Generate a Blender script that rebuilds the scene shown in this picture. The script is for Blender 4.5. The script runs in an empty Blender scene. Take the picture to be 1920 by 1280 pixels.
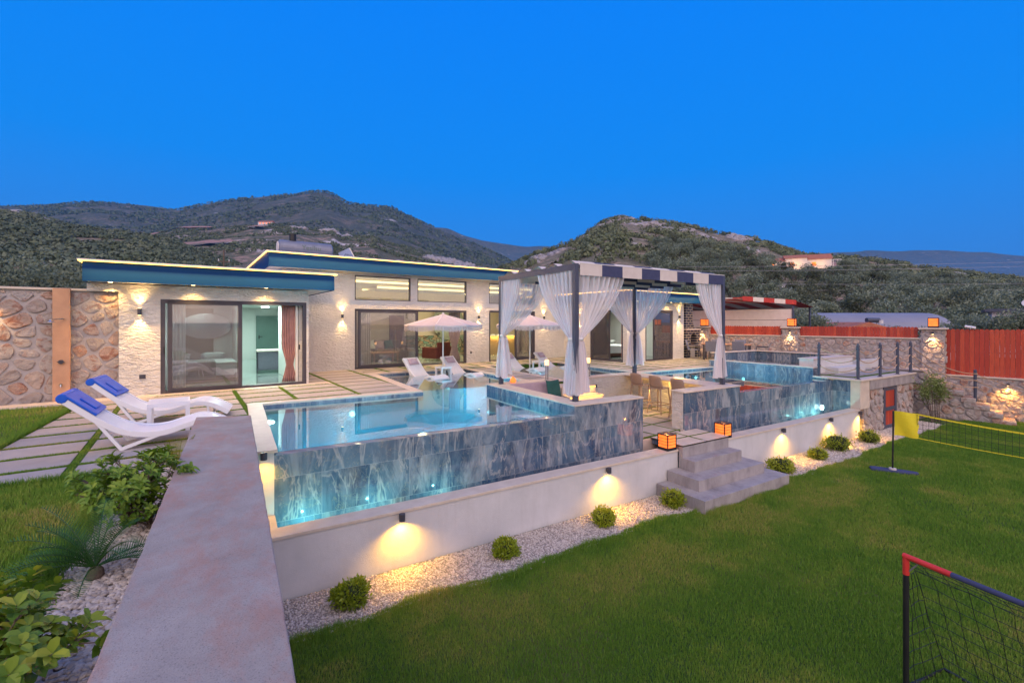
import bpy, bmesh, math, random
import numpy as np
from mathutils import Vector, Matrix, noise as mnoise
R = math.radians
sc = bpy.context.scene
C = sc.collection
# ---------------------------------------------------------------- camera, sky, sun, exposure
YAW = R(31.318)
cd = bpy.data.cameras.new("camera"); cam = bpy.data.objects.new("camera", cd); C.objects.link(cam)
cam.location = (0, 0, 1.75); cam.rotation_euler = (R(90), 0, -YAW)
cd.lens = 16; cd.sensor_width = 36; cd.shift_y = -0.01875; cd.clip_start = .05; cd.clip_end = 20000
sc.camera = cam
FW = (math.sin(YAW), math.cos(YAW))
sc.view_settings.view_transform = 'Standard'; sc.view_settings.look = 'None'
sc.view_settings.exposure = 1.0; sc.view_settings.gamma = 1.0
sc.cycles.use_denoising = True
sc.cycles.max_bounces = 8; sc.cycles.transparent_max_bounces = 24
sc.cycles.diffuse_bounces = 3; sc.cycles.glossy_bounces = 4; sc.cycles.transmission_bounces = 6
sc.cycles.caustics_reflective = False; sc.cycles.caustics_refractive = False
sc.cycles.sample_clamp_indirect = 4.0
W = bpy.data.worlds.new("World"); sc.world = W; W.use_nodes = True
wn = W.node_tree.nodes; wl = W.node_tree.links; wn.clear()
def wnode(t, **k):
    n = wn.new(t)
    for a, b in k.items(): setattr(n, a, b)
    return n
tc = wnode('ShaderNodeTexCoord'); sep = wnode('ShaderNodeSeparateXYZ'); wl.new(tc.outputs['Generated'], sep.inputs[0])
def ramp(nodes, pts):
    r = nodes.new('ShaderNodeValToRGB'); e = r.color_ramp.elements
    while len(e) < len(pts): e.new(.5)
    for i, (p, c) in enumerate(pts): e[i].position = p; e[i].color = (*c, 1) if len(c) == 3 else c
    return r
rf = ramp(wn, [(0.0, (.030, .112, .33)), (.10, (.014, .126, .41)), (.30, (.0, .130, .47)), (.6, (0.0, .112, .49)), (1, (.07, .12, .38))])
rb = ramp(wn, [(0.0, (.82, .60, .54)), (.12, (.84, .64, .60)), (.45, (.60, .52, .62)), (1, (.32, .34, .52))])
for r_ in (rf, rb): wl.new(sep.outputs['Z'], r_.inputs[0])
dot = wnode('ShaderNodeVectorMath', operation='DOT_PRODUCT'); wl.new(tc.outputs['Generated'], dot.inputs[0]); dot.inputs[1].default_value = (-FW[0], -FW[1], .35)
mr = wnode('ShaderNodeMapRange', interpolation_type='SMOOTHSTEP'); mr.inputs[1].default_value = -.05; mr.inputs[2].default_value = .75
wl.new(dot.outputs['Value'], mr.inputs[0])
mx = wnode('ShaderNodeMix', data_type='RGBA'); wl.new(mr.outputs[0], mx.inputs[0]); wl.new(rf.outputs[0], mx.inputs[6]); wl.new(rb.outputs[0], mx.inputs[7])
SUN_EL, SUN_AZ = R(38), R(205)
sky = wnode('ShaderNodeTexSky', sky_type='NISHITA', sun_disc=False, sun_elevation=R(1.5), sun_rotation=SUN_AZ)
bg1 = wnode('ShaderNodeBackground'); bg1.inputs[1].default_value = 1.0; wl.new(mx.outputs[2], bg1.inputs[0])
bg2 = wnode('ShaderNodeBackground'); bg2.inputs[1].default_value = .0015; wl.new(sky.outputs[0], bg2.inputs[0])
addw = wnode('ShaderNodeAddShader'); wl.new(bg1.outputs[0], addw.inputs[0]); wl.new(bg2.outputs[0], addw.inputs[1])
wo = wnode('ShaderNodeOutputWorld'); wl.new(addw.outputs[0], wo.inputs[0])
sd = bpy.data.lights.new("sun", 'SUN'); sun = bpy.data.objects.new("sun", sd); C.objects.link(sun)
sd.energy = 0.6; sd.angle = R(55); sd.color = (1, .80, .72)
sdir = Vector((math.sin(SUN_AZ) * math.cos(SUN_EL), math.cos(SUN_AZ) * math.cos(SUN_EL), math.sin(SUN_EL)))
sun.rotation_euler = sdir.to_track_quat('Z', 'Y').to_euler(); sun.location = (0, -5, 30)
rng = np.random.default_rng(7); random.seed(7)
# ---------------------------------------------------------------- frames
HR = R(4.315)
hc, hs = math.cos(HR), math.sin(HR)
def H2W(u, v): return (u * hc - v * hs, u * hs + v * hc)
def W2H(x, y): return (x * hc + y * hs, -x * hs + y * hc)
# ---------------------------------------------------------------- object helpers
def tag(o, label=None, cat=None, group=None, kind=None):
    if label: o['label'] = label
    if cat: o['category'] = cat
    if group: o['group'] = group
    if kind: o['kind'] = kind
    return o
def thing(name, label, cat, loc=(0, 0, 0), rz=0, group=None):
    o = bpy.data.objects.new(name, None); o.empty_display_size = .2; C.objects.link(o)
    o.location = loc; o.rotation_euler = (0, 0, rz)
    return tag(o, label, cat, group)
def hthing(name, label, cat, u, v, z=0, rz=0, group=None):
    x, y = H2W(u, v)
    return thing(name, label, cat, (x, y, z), HR + rz, group)
def copy_tree(o, parent=None, loc=None, rz=None, label=None):
    c = o.copy(); C.objects.link(c); c.parent = parent
    if loc is not None: c.location = loc
    if rz is not None: c.rotation_euler = (0, 0, rz)
    if label: c['label'] = label
    for ch in list(o.children): copy_tree(ch, c)
    return c
class MB:
    def __init__(s): s.v = []; s.f = []; s.m = None
    def add(s, vs, fs):
        n = len(s.v); s.v += [tuple(p) for p in vs]; s.f += [tuple(i + n for i in f) for f in fs]; return s
    def box(s, x0, x1, y0, y1, z0, z1):
        return s.add([(x0, y0, z0), (x1, y0, z0), (x1, y1, z0), (x0, y1, z0), (x0, y0, z1), (x1, y0, z1), (x1, y1, z1), (x0, y1, z1)],
                     [(0, 3, 2, 1), (4, 5, 6, 7), (0, 1, 5, 4), (1, 2, 6, 5), (2, 3, 7, 6), (3, 0, 4, 7)])
    def prism(s, pts, z0, z1):   # ccw polygon
        n = len(pts); a = [(p[0], p[1], z0) for p in pts] + [(p[0], p[1], z1) for p in pts]
        f = [tuple(range(n - 1, -1, -1)), tuple(range(n, 2 * n))] + [(i, (i + 1) % n, n + (i + 1) % n, n + i) for i in range(n)]
        return s.add(a, f)
    def extr(s, pts, axis, a0, a1):   # pts in the other two axes (profile), extruded along axis
        def P(p, a): return (a, p[0], p[1]) if axis == 'x' else (p[0], a, p[1])
        n = len(pts); vs = [P(p, a0) for p in pts] + [P(p, a1) for p in pts]
        return s.add(vs, [tuple(range(n)), tuple(range(2 * n - 1, n - 1, -1))] + [(i, n + i, n + (i + 1) % n, (i + 1) % n) for i in range(n)])
    def tube(s, path, r, n=8, cap=True, r2=None):
        path = [Vector(p) for p in path]; k = len(path); rs = [r if r2 is None else r + (r2 - r) * i / (k - 1) for i in range(k)]
        if isinstance(r, (list, tuple)): rs = r
        vs = []; up = Vector((0, 0, 1)); prev = None
        for i, p in enumerate(path):
            d = (path[min(i + 1, k - 1)] - path[max(i - 1, 0)]).normalized()
            if prev is None:
                a = d.cross(up)
                if a.length < .05: a = d.cross(Vector((1, 0, 0)))
            else: a = prev - d * prev.dot(d)
            a.normalize(); prev = a; b = d.cross(a)
            for j in range(n):
                t = 2 * math.pi * (j + .5) / n; vs.append(p + (a * math.cos(t) + b * math.sin(t)) * rs[i])
        fs = [(i * n + j, i * n + (j + 1) % n, (i + 1) * n + (j + 1) % n, (i + 1) * n + j) for i in range(k - 1) for j in range(n)]
        if cap: fs += [tuple(range(n - 1, -1, -1)), tuple((k - 1) * n + j for j in range(n))]
        return s.add(vs, fs)
    def lathe(s, prof, n=16, c=(0, 0, 0)):
        vs = [(c[0] + r * math.cos(2 * math.pi * j / n), c[1] + r * math.sin(2 * math.pi * j / n), c[2] + z) for r, z in prof for j in range(n)]
        k = len(prof)
        fs = [(i * n + j, i * n + (j + 1) % n, (i + 1) * n + (j + 1) % n, (i + 1) * n + j) for i in range(k - 1) for j in range(n)]
        fs += [tuple(range(n - 1, -1, -1)), tuple((k - 1) * n + j for j in range(n))]
        return s.add(vs, fs)
    def each(s, name, m, parent=None, off=(0, 0, 0), **k):
        out = []; cuts = getattr(s, 'cuts', [])
        comp = {}; par = list(range(len(s.v)))
        def find(i):
            while par[i] != i: par[i] = par[par[i]]; i = par[i]
            return i
        for f in s.f:
            r0 = find(f[0])
            for i in f[1:]: par[find(i)] = r0
        for f in s.f: comp.setdefault(find(f[0]), []).append(f)
        for fs in comp.values():
            q = MB(); ids = sorted({i for f in fs for i in f}); mp = {i: n for n, i in enumerate(ids)}; q.v = [s.v[i] for i in ids]; q.f = [tuple(mp[i] for i in f) for f in fs]; out.append(q.build(name, m, parent, off, **k))
        return out
    def build(s, name, m, parent=None, off=(0, 0, 0), smooth=False, bevel=0, rot=0):
        me = bpy.data.meshes.new(name)
        V = np.array(s.v, dtype=float) if s.v else np.zeros((0, 3))
        V = V + np.array(off)
        me.from_pydata(V.tolist(), [], s.f); me.update()
        bm = bmesh.new(); bm.from_mesh(me); bmesh.ops.recalc_face_normals(bm, faces=bm.faces); bm.to_mesh(me); bm.free()
        me.materials.append(m)
        if smooth: me.polygons.foreach_set('use_smooth', [True] * len(me.polygons))
        o = bpy.data.objects.new(name, me); C.objects.link(o); o.parent = parent
        if bevel:
            b = o.modifiers.new('bevel', 'BEVEL'); b.width = bevel; b.segments = 2; b.limit_method = 'ANGLE'; b.angle_limit = R(40)
        return o
def npmesh(name, V, F, m, parent=None, rnd=None, smooth=False):
    """fast mesh from numpy; F (n,k) same-size faces"""
    me = bpy.data.meshes.new(name); n, k = F.shape
    me.vertices.add(len(V)); me.vertices.foreach_set('co', V.astype(np.float32).ravel())
    me.loops.add(n * k); me.loops.foreach_set('vertex_index', F.astype(np.int32).ravel())
    me.polygons.add(n); me.polygons.foreach_set('loop_start', np.arange(n, dtype=np.int32) * k)
    if smooth: me.polygons.foreach_set('use_smooth', np.ones(n, bool))
    me.update(calc_edges=True)
    if rnd is not None:
        at = me.attributes.new('rnd', 'FLOAT', 'FACE'); at.data.foreach_set('value', rnd.astype(np.float32))
    me.materials.append(m)
    o = bpy.data.objects.new(name, me); C.objects.link(o); o.parent = parent
    return o
# ---------------------------------------------------------------- materials
class NT:
    def __init__(s, name):
        s.m = bpy.data.materials.new(name); s.m.use_nodes = True; s.t = s.m.node_tree; s.n = s.t.nodes; s.l = s.t.links
        s.p = s.n['Principled BSDF']; s.out = s.n['Material Output']
        s.tc = s.n.new('ShaderNodeTexCoord')
    def node(s, t, ins=None, **k):
        n = s.n.new(t)
        for a, b in k.items(): setattr(n, a, b)
        for i, v in (ins or {}).items():
            if hasattr(v, 'is_linked') or isinstance(v, bpy.types.NodeSocket): s.l.new(v, n.inputs[i])
            else: n.inputs[i].default_value = v
        return n
    def coord(s, scale=(1, 1, 1), rot=(0, 0, 0), loc=(0, 0, 0), src='Object'):
        return s.node('ShaderNodeMapping', {0: s.tc.outputs[src], 1: loc, 2: rot, 3: scale}).outputs[0]
    def noise(s, scale, detail=4, rough=.55, vec=None, dist=0.):
        return s.node('ShaderNodeTexNoise', {0: vec or s.tc.outputs['Object'], 2: scale, 3: detail, 4: rough, 8: dist}).outputs[0]
    def ramp(s, fac, pts):
        r = ramp(s.n, pts); s.l.new(fac, r.inputs[0]); return r.outputs[0]
    def mix(s, f, a, b, mode='MIX'):
        n = s.n.new('ShaderNodeMix'); n.data_type = 'RGBA'; n.blend_type = mode
        for i, v in ((0, f), (6, a), (7, b)):
            if isinstance(v, bpy.types.NodeSocket): s.l.new(v, n.inputs[i])
            else: n.inputs[i].default_value = (*v, 1) if isinstance(v, tuple) and len(v) == 3 else v
        return n.outputs[2]
    def math(s, op, a, b=0., c=0.):
        n = s.n.new('ShaderNodeMath'); n.operation = op
        for i, v in enumerate((a, b, c)):
            if isinstance(v, bpy.types.NodeSocket): s.l.new(v, n.inputs[i])
            else: n.inputs[i].default_value = v
        return n.outputs[0]
    def bump(s, h, strength=.5, dist=.01):
        b = s.node('ShaderNodeBump', {0: strength, 1: dist}); 
        s.l.new(h, b.inputs['Height']); s.l.new(b.outputs[0], s.p.inputs['Normal']); return b
    def col(s, v):
        if isinstance(v, bpy.types.NodeSocket): s.l.new(v, s.p.inputs['Base Color'])
        else: s.p.inputs['Base Color'].default_value = (*v, 1)
    def set(s, **k):
        for a, v in k.items():
            i = s.p.inputs[a.replace('_', ' ')]
            if isinstance(v, bpy.types.NodeSocket): s.l.new(v, i)
            else: i.default_value = v
def nmat(name, c1, c2, scale=3, rough=.6, bs=60, bst=.3, bd=.004, spec=.4, detail=5, metal=0.):
    t = NT(name); n = t.noise(scale, detail)
    t.col(t.ramp(n, [(.3, c1), (.7, c2)]))
    t.bump(t.noise(bs, 5), bst, bd); t.set(Roughness=rough, Metallic=metal); t.p.inputs['Specular IOR Level'].default_value = spec
    return t.m
def emat(name, c, s):
    t = NT(name); t.p.inputs['Base Color'].default_value = (*c, 1)
    t.p.inputs['Emission Color'].default_value = (*c, 1); t.p.inputs['Emission Strength'].default_value = s; return t.m
M = {}
t = NT('white_plaster')
pc = t.ramp(t.noise(2.0, 6, .6), [(.3, (.54, .53, .53)), (.7, (.63, .61, .61))])
sk = t.ramp(t.noise(1.0, 6, .7, t.coord((5, 5, .7))), [(.52, (0, 0, 0)), (.72, (1, 1, 1))])
pc = t.mix(t.math('MULTIPLY', sk, .22), pc, (.40, .37, .34)); t.col(t.mix(t.math('MULTIPLY', t.ramp(t.noise(9, 5, .7), [(.58, (0, 0, 0)), (.70, (1, 1, 1))]), .15), pc, (.42, .38, .34)))
t.bump(t.math('ADD', t.noise(90, 5, .7), t.math('MULTIPLY', t.noise(14, 4), .8)), .5, .006); t.set(Roughness=.88); M['plaster'] = t.m
M['coping'] = nmat('travertine_coping', (.58, .48, .39), (.68, .58, .48), 5, .45, 40, .15, .003)
M['whitemetal'] = nmat('white_resin', (.74, .74, .76), (.80, .80, .82), 2, .35, 20, .03, .001)
M['darkmetal'] = nmat('dark_metal', (.045, .045, .06), (.06, .06, .08), 4, .4, 60, .05, .001)
M['post'] = nmat('slate_painted_steel', (.055, .065, .10), (.07, .08, .12), 4, .4, 60, .05, .001)
M['frame'] = nmat('aluminium_frame', (.05, .045, .06), (.065, .06, .075), 4, .38, 60, .05, .001)
M['bluefascia'] = nmat('blue_fascia_paint', (.0004, .032, .125), (.0006, .037, .145), 1.2, .6, 30, .08, .002, spec=.15)
M['soffit'] = nmat('white_soffit', (.72, .70, .68), (.76, .74, .72), 2, .8, 40, .1, .002)
M['interior'] = nmat('interior_paint', (.66, .67, .64), (.70, .71, .68), 1, .8, 50, .05, .002)
M['cream'] = nmat('cream_paint', (.58, .53, .44), (.64, .59, .50), 1, .8, 50, .05, .002)
M['woodlight'] = nmat('pine_board', (.46, .25, .15), (.58, .33, .20), 3, .55, 40, .1, .003)
M['rope'] = nmat('hemp_rope', (.42, .27, .17), (.52, .35, .23), 30, .9, 120, .5, .004)
M['stoolplastic'] = nmat('taupe_plastic', (.30, .21, .165), (.34, .245, .195), 3, .45, 30, .05, .001)
M['yellow'] = nmat('yellow_tape', (.75, .62, .02), (.80, .68, .03), 8, .6, 60, .3, .004)
M['navyfabric'] = nmat('navy_fabric', (.045, .055, .12), (.06, .07, .15), 8, .85, 120, .3, .003)
M['beigefabric'] = nmat('beige_fabric', (.62, .55, .50), (.70, .63, .58), 5, .85, 120, .3, .003)
M['bluepillow'] = nmat('blue_pillow_fabric', (.004, .08, .50), (.008, .12, .62), 6, .6, 60, .3, .006)
M['pinkpillow'] = nmat('dusty_pink_pillow', (.42, .30, .34), (.50, .37, .40), 6, .8, 80, .3, .004)
M['greenpillow'] = nmat('dark_green_pillow', (.02, .09, .075), (.03, .12, .10), 6, .8, 80, .3, .004)
M['pinkcurtain'] = nmat('rose_curtain', (.40, .22, .21), (.50, .29, .27), 6, .85, 80, .3, .004)
M['greycurtain'] = nmat('grey_curtain', (.26, .20, .19), (.34, .27, .25), 6, .85, 80, .3, .004)
M['sheet'] = nmat('white_bedsheet', (.66, .72, .70), (.76, .80, .78), 3, .85, 12, .5, .02)
M['greythrow'] = nmat('grey_throw', (.20, .19, .19), (.26, .25, .25), 6, .9, 40, .4, .01)
M['brownwood'] = nmat('brown_wood', (.10, .05, .035), (.16, .085, .055), 5, .5, 40, .1, .003)
M['greendoor'] = nmat('green_door_paint', (.09, .15, .13), (.11, .18, .155), 2, .4, 40, .05, .002)
M['redfabric'] = nmat('dark_red_fabric', (.07, .012, .012), (.11, .02, .018), 4, .7, 60, .3, .004)
M['sofafabric'] = nmat('grey_sofa_fabric', (.11, .09, .085), (.15, .125, .12), 5, .9, 80, .3, .004)
M['black'] = nmat('black_plastic', (.012, .012, .014), (.02, .02, .022), 4, .45, 60, .05, .001)
M['goalred'] = nmat('red_goal_sleeve', (.62, .035, .03), (.70, .05, .04), 4, .5, 60, .1, .001)
M['chrome'] = nmat('brushed_steel', (.55, .55, .57), (.6, .6, .62), 6, .22, 60, .03, .001, metal=1.)
M['tank'] = nmat('galvanised_tank', (.20, .21, .26), (.26, .27, .32), 4, .4, 40, .05, .002, metal=.4)
M['grout'] = nmat('grey_mortar', (.38, .34, .33), (.48, .43, .42), 6, .95, 30, .9, .02)
M['greenhouse'] = nmat('greenhouse_film', (.22, .22, .27), (.27, .27, .32), .3, .6, 4, .2, .02)
M['farwhite'] = nmat('far_white_wall', (.55, .53, .55), (.62, .6, .62), 1, .8, 10, .1, .01)
M['terracotta'] = nmat('terracotta_roof', (.35, .12, .07), (.45, .17, .10), 2, .8, 10, .4, .02)
M['bark'] = nmat('olive_bark', (.10, .075, .06), (.17, .13, .10), 6, .95, 20, .8, .03)
M['led'] = emat('warm_led', (1, .50, .10), 2.6)
M['ledsoft'] = emat('amber_led', (1, .50, .08), 1.8)
M['lampbulb'] = emat('lamp_bulb', (1, .66, .30), 6)
M['cove'] = emat('cove_light', (1, .72, .28), 1.5)
M['poollamp'] = emat('pool_lamp', (.75, 1, .95), 2.5)
M['ceilinglamp'] = emat('ceiling_lamp', (.85, 1, .95), 4)
# lantern glass: orange, lit from within
t = NT('orange_lantern_glass'); t.col((.9, .35, .08)); t.p.inputs['Emission Color'].default_value = (1, .115, .006, 1)
t.set(Emission_Strength=t.math('MULTIPLY_ADD', t.noise(7, 2), 1.5, .05)); M['lantern'] = t.m
t = NT('bollard_glass'); t.p.inputs['Emission Color'].default_value = (1, .42, .07, 1); t.set(Emission_Strength=2.4); M['bollardglow'] = t.m
# carved stucco
t = NT('carved_white_stucco')
w = t.noise(2.2, 2, .5, t.coord((1, 1, 1)))
v1 = t.coord((5.5, 5.5, 15)); n1 = t.noise(1, 3, .6, v1, 1.2); n2 = t.noise(1, 4, .6, t.coord((16, 16, 38)), .4)
h = t.math('ADD', n1, t.math('MULTIPLY', n2, .4))
t.col(t.ramp(w, [(.3, (.72, .69, .65)), (.7, (.79, .76, .72))])); t.bump(h, 1.0, .11); t.set(Roughness=.85); M['stucco'] = t.m
# foreground concrete with reddish stains
t = NT('weathered_concrete')
base = t.ramp(t.noise(3.5, 6, .6), [(.3, (.30, .265, .235)), (.7, (.40, .36, .325))])
st = t.ramp(t.noise(1.5, 12, .74, t.coord((1.6, .8, 1), (0, 0, .6))), [(.47, (0, 0, 0)), (.66, (1, 1, 1))])
c_ = t.mix(t.math('MULTIPLY', st, .62), base, (.44, .19, .12))
sp = t.ramp(t.noise(140, 3, .7), [(.30, (.55, .55, .55)), (.46, (1, 1, 1))])
t.col(t.mix(1.0, c_, sp, 'MULTIPLY')); t.bump(t.math('ADD', t.noise(120, 5, .7), t.math('MULTIPLY', t.noise(22, 4), .9)), .7, .006); t.set(Roughness=.9); M['concrete'] = t.m
# micro cement steps
t = NT('microcement')
t.col(t.ramp(t.noise(4, 7, .65, t.coord((1, 1, .5))), [(.28, (.22, .195, .195)), (.5, (.34, .305, .30)), (.75, (.44, .40, .39))])); t.bump(t.noise(70, 4), .25, .003); t.set(Roughness=.55); M['cement'] = t.m
# tiled blue marble
def marble(name, dark=1.0, rough=.06):
    t = NT(name)
    s = t.node('ShaderNodeSeparateXYZ', {0: t.node('ShaderNodeNewGeometry').outputs['Position']})
    ux = t.math('ADD', s.outputs[0], t.math('ADD', s.outputs[1], -.12)); 
    cx = t.math('FLOOR', t.math('DIVIDE', t.math('SUBTRACT', ux, 8.0), 1.3)); cz = t.math('FLOOR', t.math('DIVIDE', t.math('ADD', s.outputs[2], .41), .6))
    off = t.node('ShaderNodeCombineXYZ', {0: t.math('MULTIPLY', cx, .17), 1: t.math('MULTIPLY', cz, .9), 2: t.math('MULTIPLY', t.math('ADD', cx, cz), .11)}).outputs[0]
    vv = t.node('ShaderNodeCombineXYZ', {0: ux, 1: 0., 2: s.outputs[2]}).outputs[0]
    v = t.node('ShaderNodeVectorMath', {0: vv, 1: off}, operation='ADD').outputs[0]
    vr = t.node('ShaderNodeMapping', {0: v, 2: (0, R(34), 0), 3: (1.05, 1, .30)}).outputs[0]
    a = t.noise(.8, 8, .64, vr, 1.1); b = t.noise(2.4, 8, .66, vr, 1.0)
    c1 = t.ramp(a, [(.28, (.016, .030, .065)), (.40, (.040, .095, .19)), (.49, (.14, .21, .29)), (.54, (.045, .085, .15)), (.62, (.30, .35, .40)), (.74, (.15, .09, .08))])
    c2 = t.ramp(b, [(.36, (.10, .13, .19)), (.50, (.03, .055, .11)), (.60, (.40, .40, .42)), (.7, (.10, .08, .10))])
    c = t.mix(.38, c1, c2)
    big = t.noise(.55, 3, .5, t.node('ShaderNodeMapping', {0: v, 2: (0, R(-20), 0), 3: (1.2, 1, .7)}).outputs[0], .8)
    c = t.mix(t.ramp(big, [(.42, (.0, .0, .0)), (.66, (.42, .42, .42))]), c, t.mix(t.ramp(b, [(.40, (0, 0, 0)), (.62, (1, 1, 1))]), (.13, .225, .30), (.36, .45, .49)))
    c = t.mix(t.ramp(t.noise(.7, 4, .6, t.node('ShaderNodeMapping', {0: v, 1: (5, 2, 7), 2: (0, R(-30), 0), 3: (1.6, 1, .6)}).outputs[0], 1.), [(.56, (0, 0, 0)), (.72, (.55, .55, .55))]), c, (.15, .10, .10))
    vein = t.math('ABSOLUTE', t.math('SUBTRACT', t.noise(1.3, 5, .6, vr, 1.2), .5)); vm = t.ramp(vein, [(.0, (1, 1, 1)), (.018, (0, 0, 0))])
    c = t.mix(t.math('MULTIPLY', vm, .55), c, (.50, .47, .45))
    v2 = t.math('ABSOLUTE', t.math('SUBTRACT', t.noise(2.1, 4, .6, t.node('ShaderNodeMapping', {0: v, 1: (4, 2, 9), 2: (0, R(35), 0), 3: (1.4, 1, 1.4)}).outputs[0], 1.5), .5)); vm2 = t.ramp(v2, [(.0, (1, 1, 1)), (.010, (0, 0, 0))])
    c = t.mix(t.math('MULTIPLY', vm2, .45), c, (.40, .34, .24))
    fx = t.math('FRACT', t.math('DIVIDE', t.math('SUBTRACT', ux, 8.0), 1.3)); fz = t.math('FRACT', t.math('DIVIDE', t.math('ADD', s.outputs[2], .41), .6))
    j = t.math('MAXIMUM', t.math('LESS_THAN', fx, .0045), t.math('LESS_THAN', fz, .009))
    c = t.mix(j, c, (.27, .29, .33)); t.col(c)
    t.set(Roughness=t.math('MULTIPLY_ADD', j, .5, rough)); t.p.inputs['Specular IOR Level'].default_value = .6
    return t.m
M['marble'] = marble('blue_marble_tile')
# pool interior
t = NT('pool_mosaic')
t.col(t.ramp(t.noise(1.2, 4), [(.3, (.06, .36, .50)), (.7, (.10, .48, .60))])); t.set(Roughness=.4); M['poolfloor'] = t.m
# water: clear tinted surface that mirrors at grazing angles
def water(name, tint, bs):
    t = NT(name); t.n.remove(t.p)
    tr = t.node('ShaderNodeBsdfTransparent', {0: (*tint, 1)}); gl = t.node('ShaderNodeBsdfGlossy', {0: (.97, .98, 1, 1), 1: .015})
    fr = t.node('ShaderNodeFresnel', {0: 1.34})
    b = t.node('ShaderNodeBump', {0: bs, 1: .02}); h = t.math('ADD', t.noise(1.1, 2, .5), t.math('MULTIPLY', t.noise(5.0, 2, .5), .12)); t.l.new(h, b.inputs['Height'])
    t.l.new(b.outputs[0], gl.inputs['Normal']); t.l.new(b.outputs[0], fr.inputs['Normal'])
    f = t.math('MINIMUM', t.math('MULTIPLY_ADD', fr.outputs[0], 1.45, .05), 1.0)
    mx = t.node('ShaderNodeMixShader', {0: f, 1: tr.outputs[0], 2: gl.outputs[0]}); t.l.new(mx.outputs[0], t.out.inputs[0]); return t.m
M['water'] = water('pool_water', (.36, .82, .92), .04)
def glass(name, tint=(.93, .96, .95), grey=0., gcol=(.2, .2, .22), boost=.05):
    t = NT(name); t.n.remove(t.p)
    tr = t.node('ShaderNodeBsdfTransparent', {0: (*tint, 1)}); gl = t.node('ShaderNodeBsdfGlossy', {0: (1, 1, 1, 1), 1: .01})
    fr = t.node('ShaderNodeFresnel', {0: 1.5}); f = t.math('MINIMUM', t.math('MULTIPLY_ADD', fr.outputs[0], 1.3, boost), 1.0)
    base = tr.outputs[0]
    if grey:
        df = t.node('ShaderNodeBsdfDiffuse', {0: (*gcol, 1)}); base = t.node('ShaderNodeMixShader', {0: grey, 1: tr.outputs[0], 2: df.outputs[0]}).outputs[0]
    mx = t.node('ShaderNodeMixShader', {0: f, 1: base, 2: gl.outputs[0]}); t.l.new(mx.outputs[0], t.out.inputs[0]); return t.m
M['glass'] = glass('window_glass'); M['screen'] = glass('screened_door_glass', (.82, .83, .83), .34, (.20, .19, .21), .06)
# sheer fabric
t = NT('sheer_curtain'); t.n.remove(t.p)
tr = t.node('ShaderNodeBsdfTransparent', {0: (.97, .96, .98, 1)}); df = t.node('ShaderNodeBsdfDiffuse', {0: (.94, .90, .92, 1)}); tl = t.node('ShaderNodeBsdfTranslucent', {0: (.94, .90, .92, 1)})
m1 = t.node('ShaderNodeMixShader', {0: .45, 1: df.outputs[0], 2: tl.outputs[0]})
uvn = t.node('ShaderNodeAttribute', attribute_name='rnd')
lw = t.node('ShaderNodeLayerWeight', {0: .35})
fac = t.math('MINIMUM', t.math('ADD', t.math('MULTIPLY_ADD', uvn.outputs['Fac'], .30, .40), t.math('MULTIPLY', lw.outputs['Facing'], .5)), 1.)
m2 = t.node('ShaderNodeMixShader', {0: fac, 1: tr.outputs[0], 2: m1.outputs[0]}); t.l.new(m2.outputs[0], t.out.inputs[0]); M['sheer'] = t.m
# leaves
def leafmat(name, pts, trans=.25, rough=.5):
    t = NT(name); a = t.node('ShaderNodeAttribute', attribute_name='rnd')
    oi = t.node('ShaderNodeObjectInfo')
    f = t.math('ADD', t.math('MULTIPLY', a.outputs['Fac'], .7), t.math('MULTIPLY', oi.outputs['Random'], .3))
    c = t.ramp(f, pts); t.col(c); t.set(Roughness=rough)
    tlc = t.node('ShaderNodeBsdfTranslucent'); t.l.new(c, tlc.inputs[0])
    mx = t.node('ShaderNodeMixShader', {0: trans, 1: t.p.outputs[0], 2: tlc.outputs[0]}); t.l.new(mx.outputs[0], t.out.inputs[0]); return t.m
M['grass'] = leafmat('grass_blade', [(0, (.060, .165, .014)), (.36, (.145, .30, .026)), (.66, (.26, .37, .045)), (.84, (.42, .39, .09)), (1, (.58, .44, .18))], .35, .75)
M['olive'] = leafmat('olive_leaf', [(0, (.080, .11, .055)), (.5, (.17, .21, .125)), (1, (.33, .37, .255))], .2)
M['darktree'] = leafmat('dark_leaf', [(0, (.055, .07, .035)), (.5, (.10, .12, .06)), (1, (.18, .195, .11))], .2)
M['shrubleaf'] = leafmat('glossy_shrub_leaf', [(0, (.03, .085, .010)), (.45, (.11, .22, .016)), (.75, (.28, .36, .025)), (1, (.60, .50, .04))], .3, .5)
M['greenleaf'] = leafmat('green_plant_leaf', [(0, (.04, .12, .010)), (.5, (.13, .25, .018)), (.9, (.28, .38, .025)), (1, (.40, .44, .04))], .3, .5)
M['ballleaf'] = leafmat('ball_shrub_leaf', [(0, (.08, .14, .006)), (.5, (.26, .34, .014)), (1, (.55, .54, .04))], .3, .5)
M['cycasleaf'] = leafmat('cycas_leaf', [(0, (.02, .08, .012)), (.7, (.055, .17, .02)), (1, (.12, .26, .03))], .15, .45)
M['climberleaf'] = leafmat('climber_leaf', [(0, (.09, .14, .03)), (.6, (.20, .27, .07)), (1, (.34, .38, .12))], .3, .5)
M['bamboo'] = leafmat('young_frond', [(0, (.14, .17, .01)), (1, (.42, .38, .03))], .3, .5)
# lawn ground
t = NT('lawn_soil'); big = t.noise(.55, 4, .6); fine = t.noise(35, 4, .7)
c = t.ramp(big, [(.35, (.05, .11, .014)), (.52, (.11, .16, .025)), (.66, (.19, .17, .05))])
t.col(t.mix(t.math('MULTIPLY', fine, .6), c, (.03, .06, .01))); t.bump(fine, 1., .03); t.set(Roughness=.95); M['lawn'] = t.m
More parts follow.
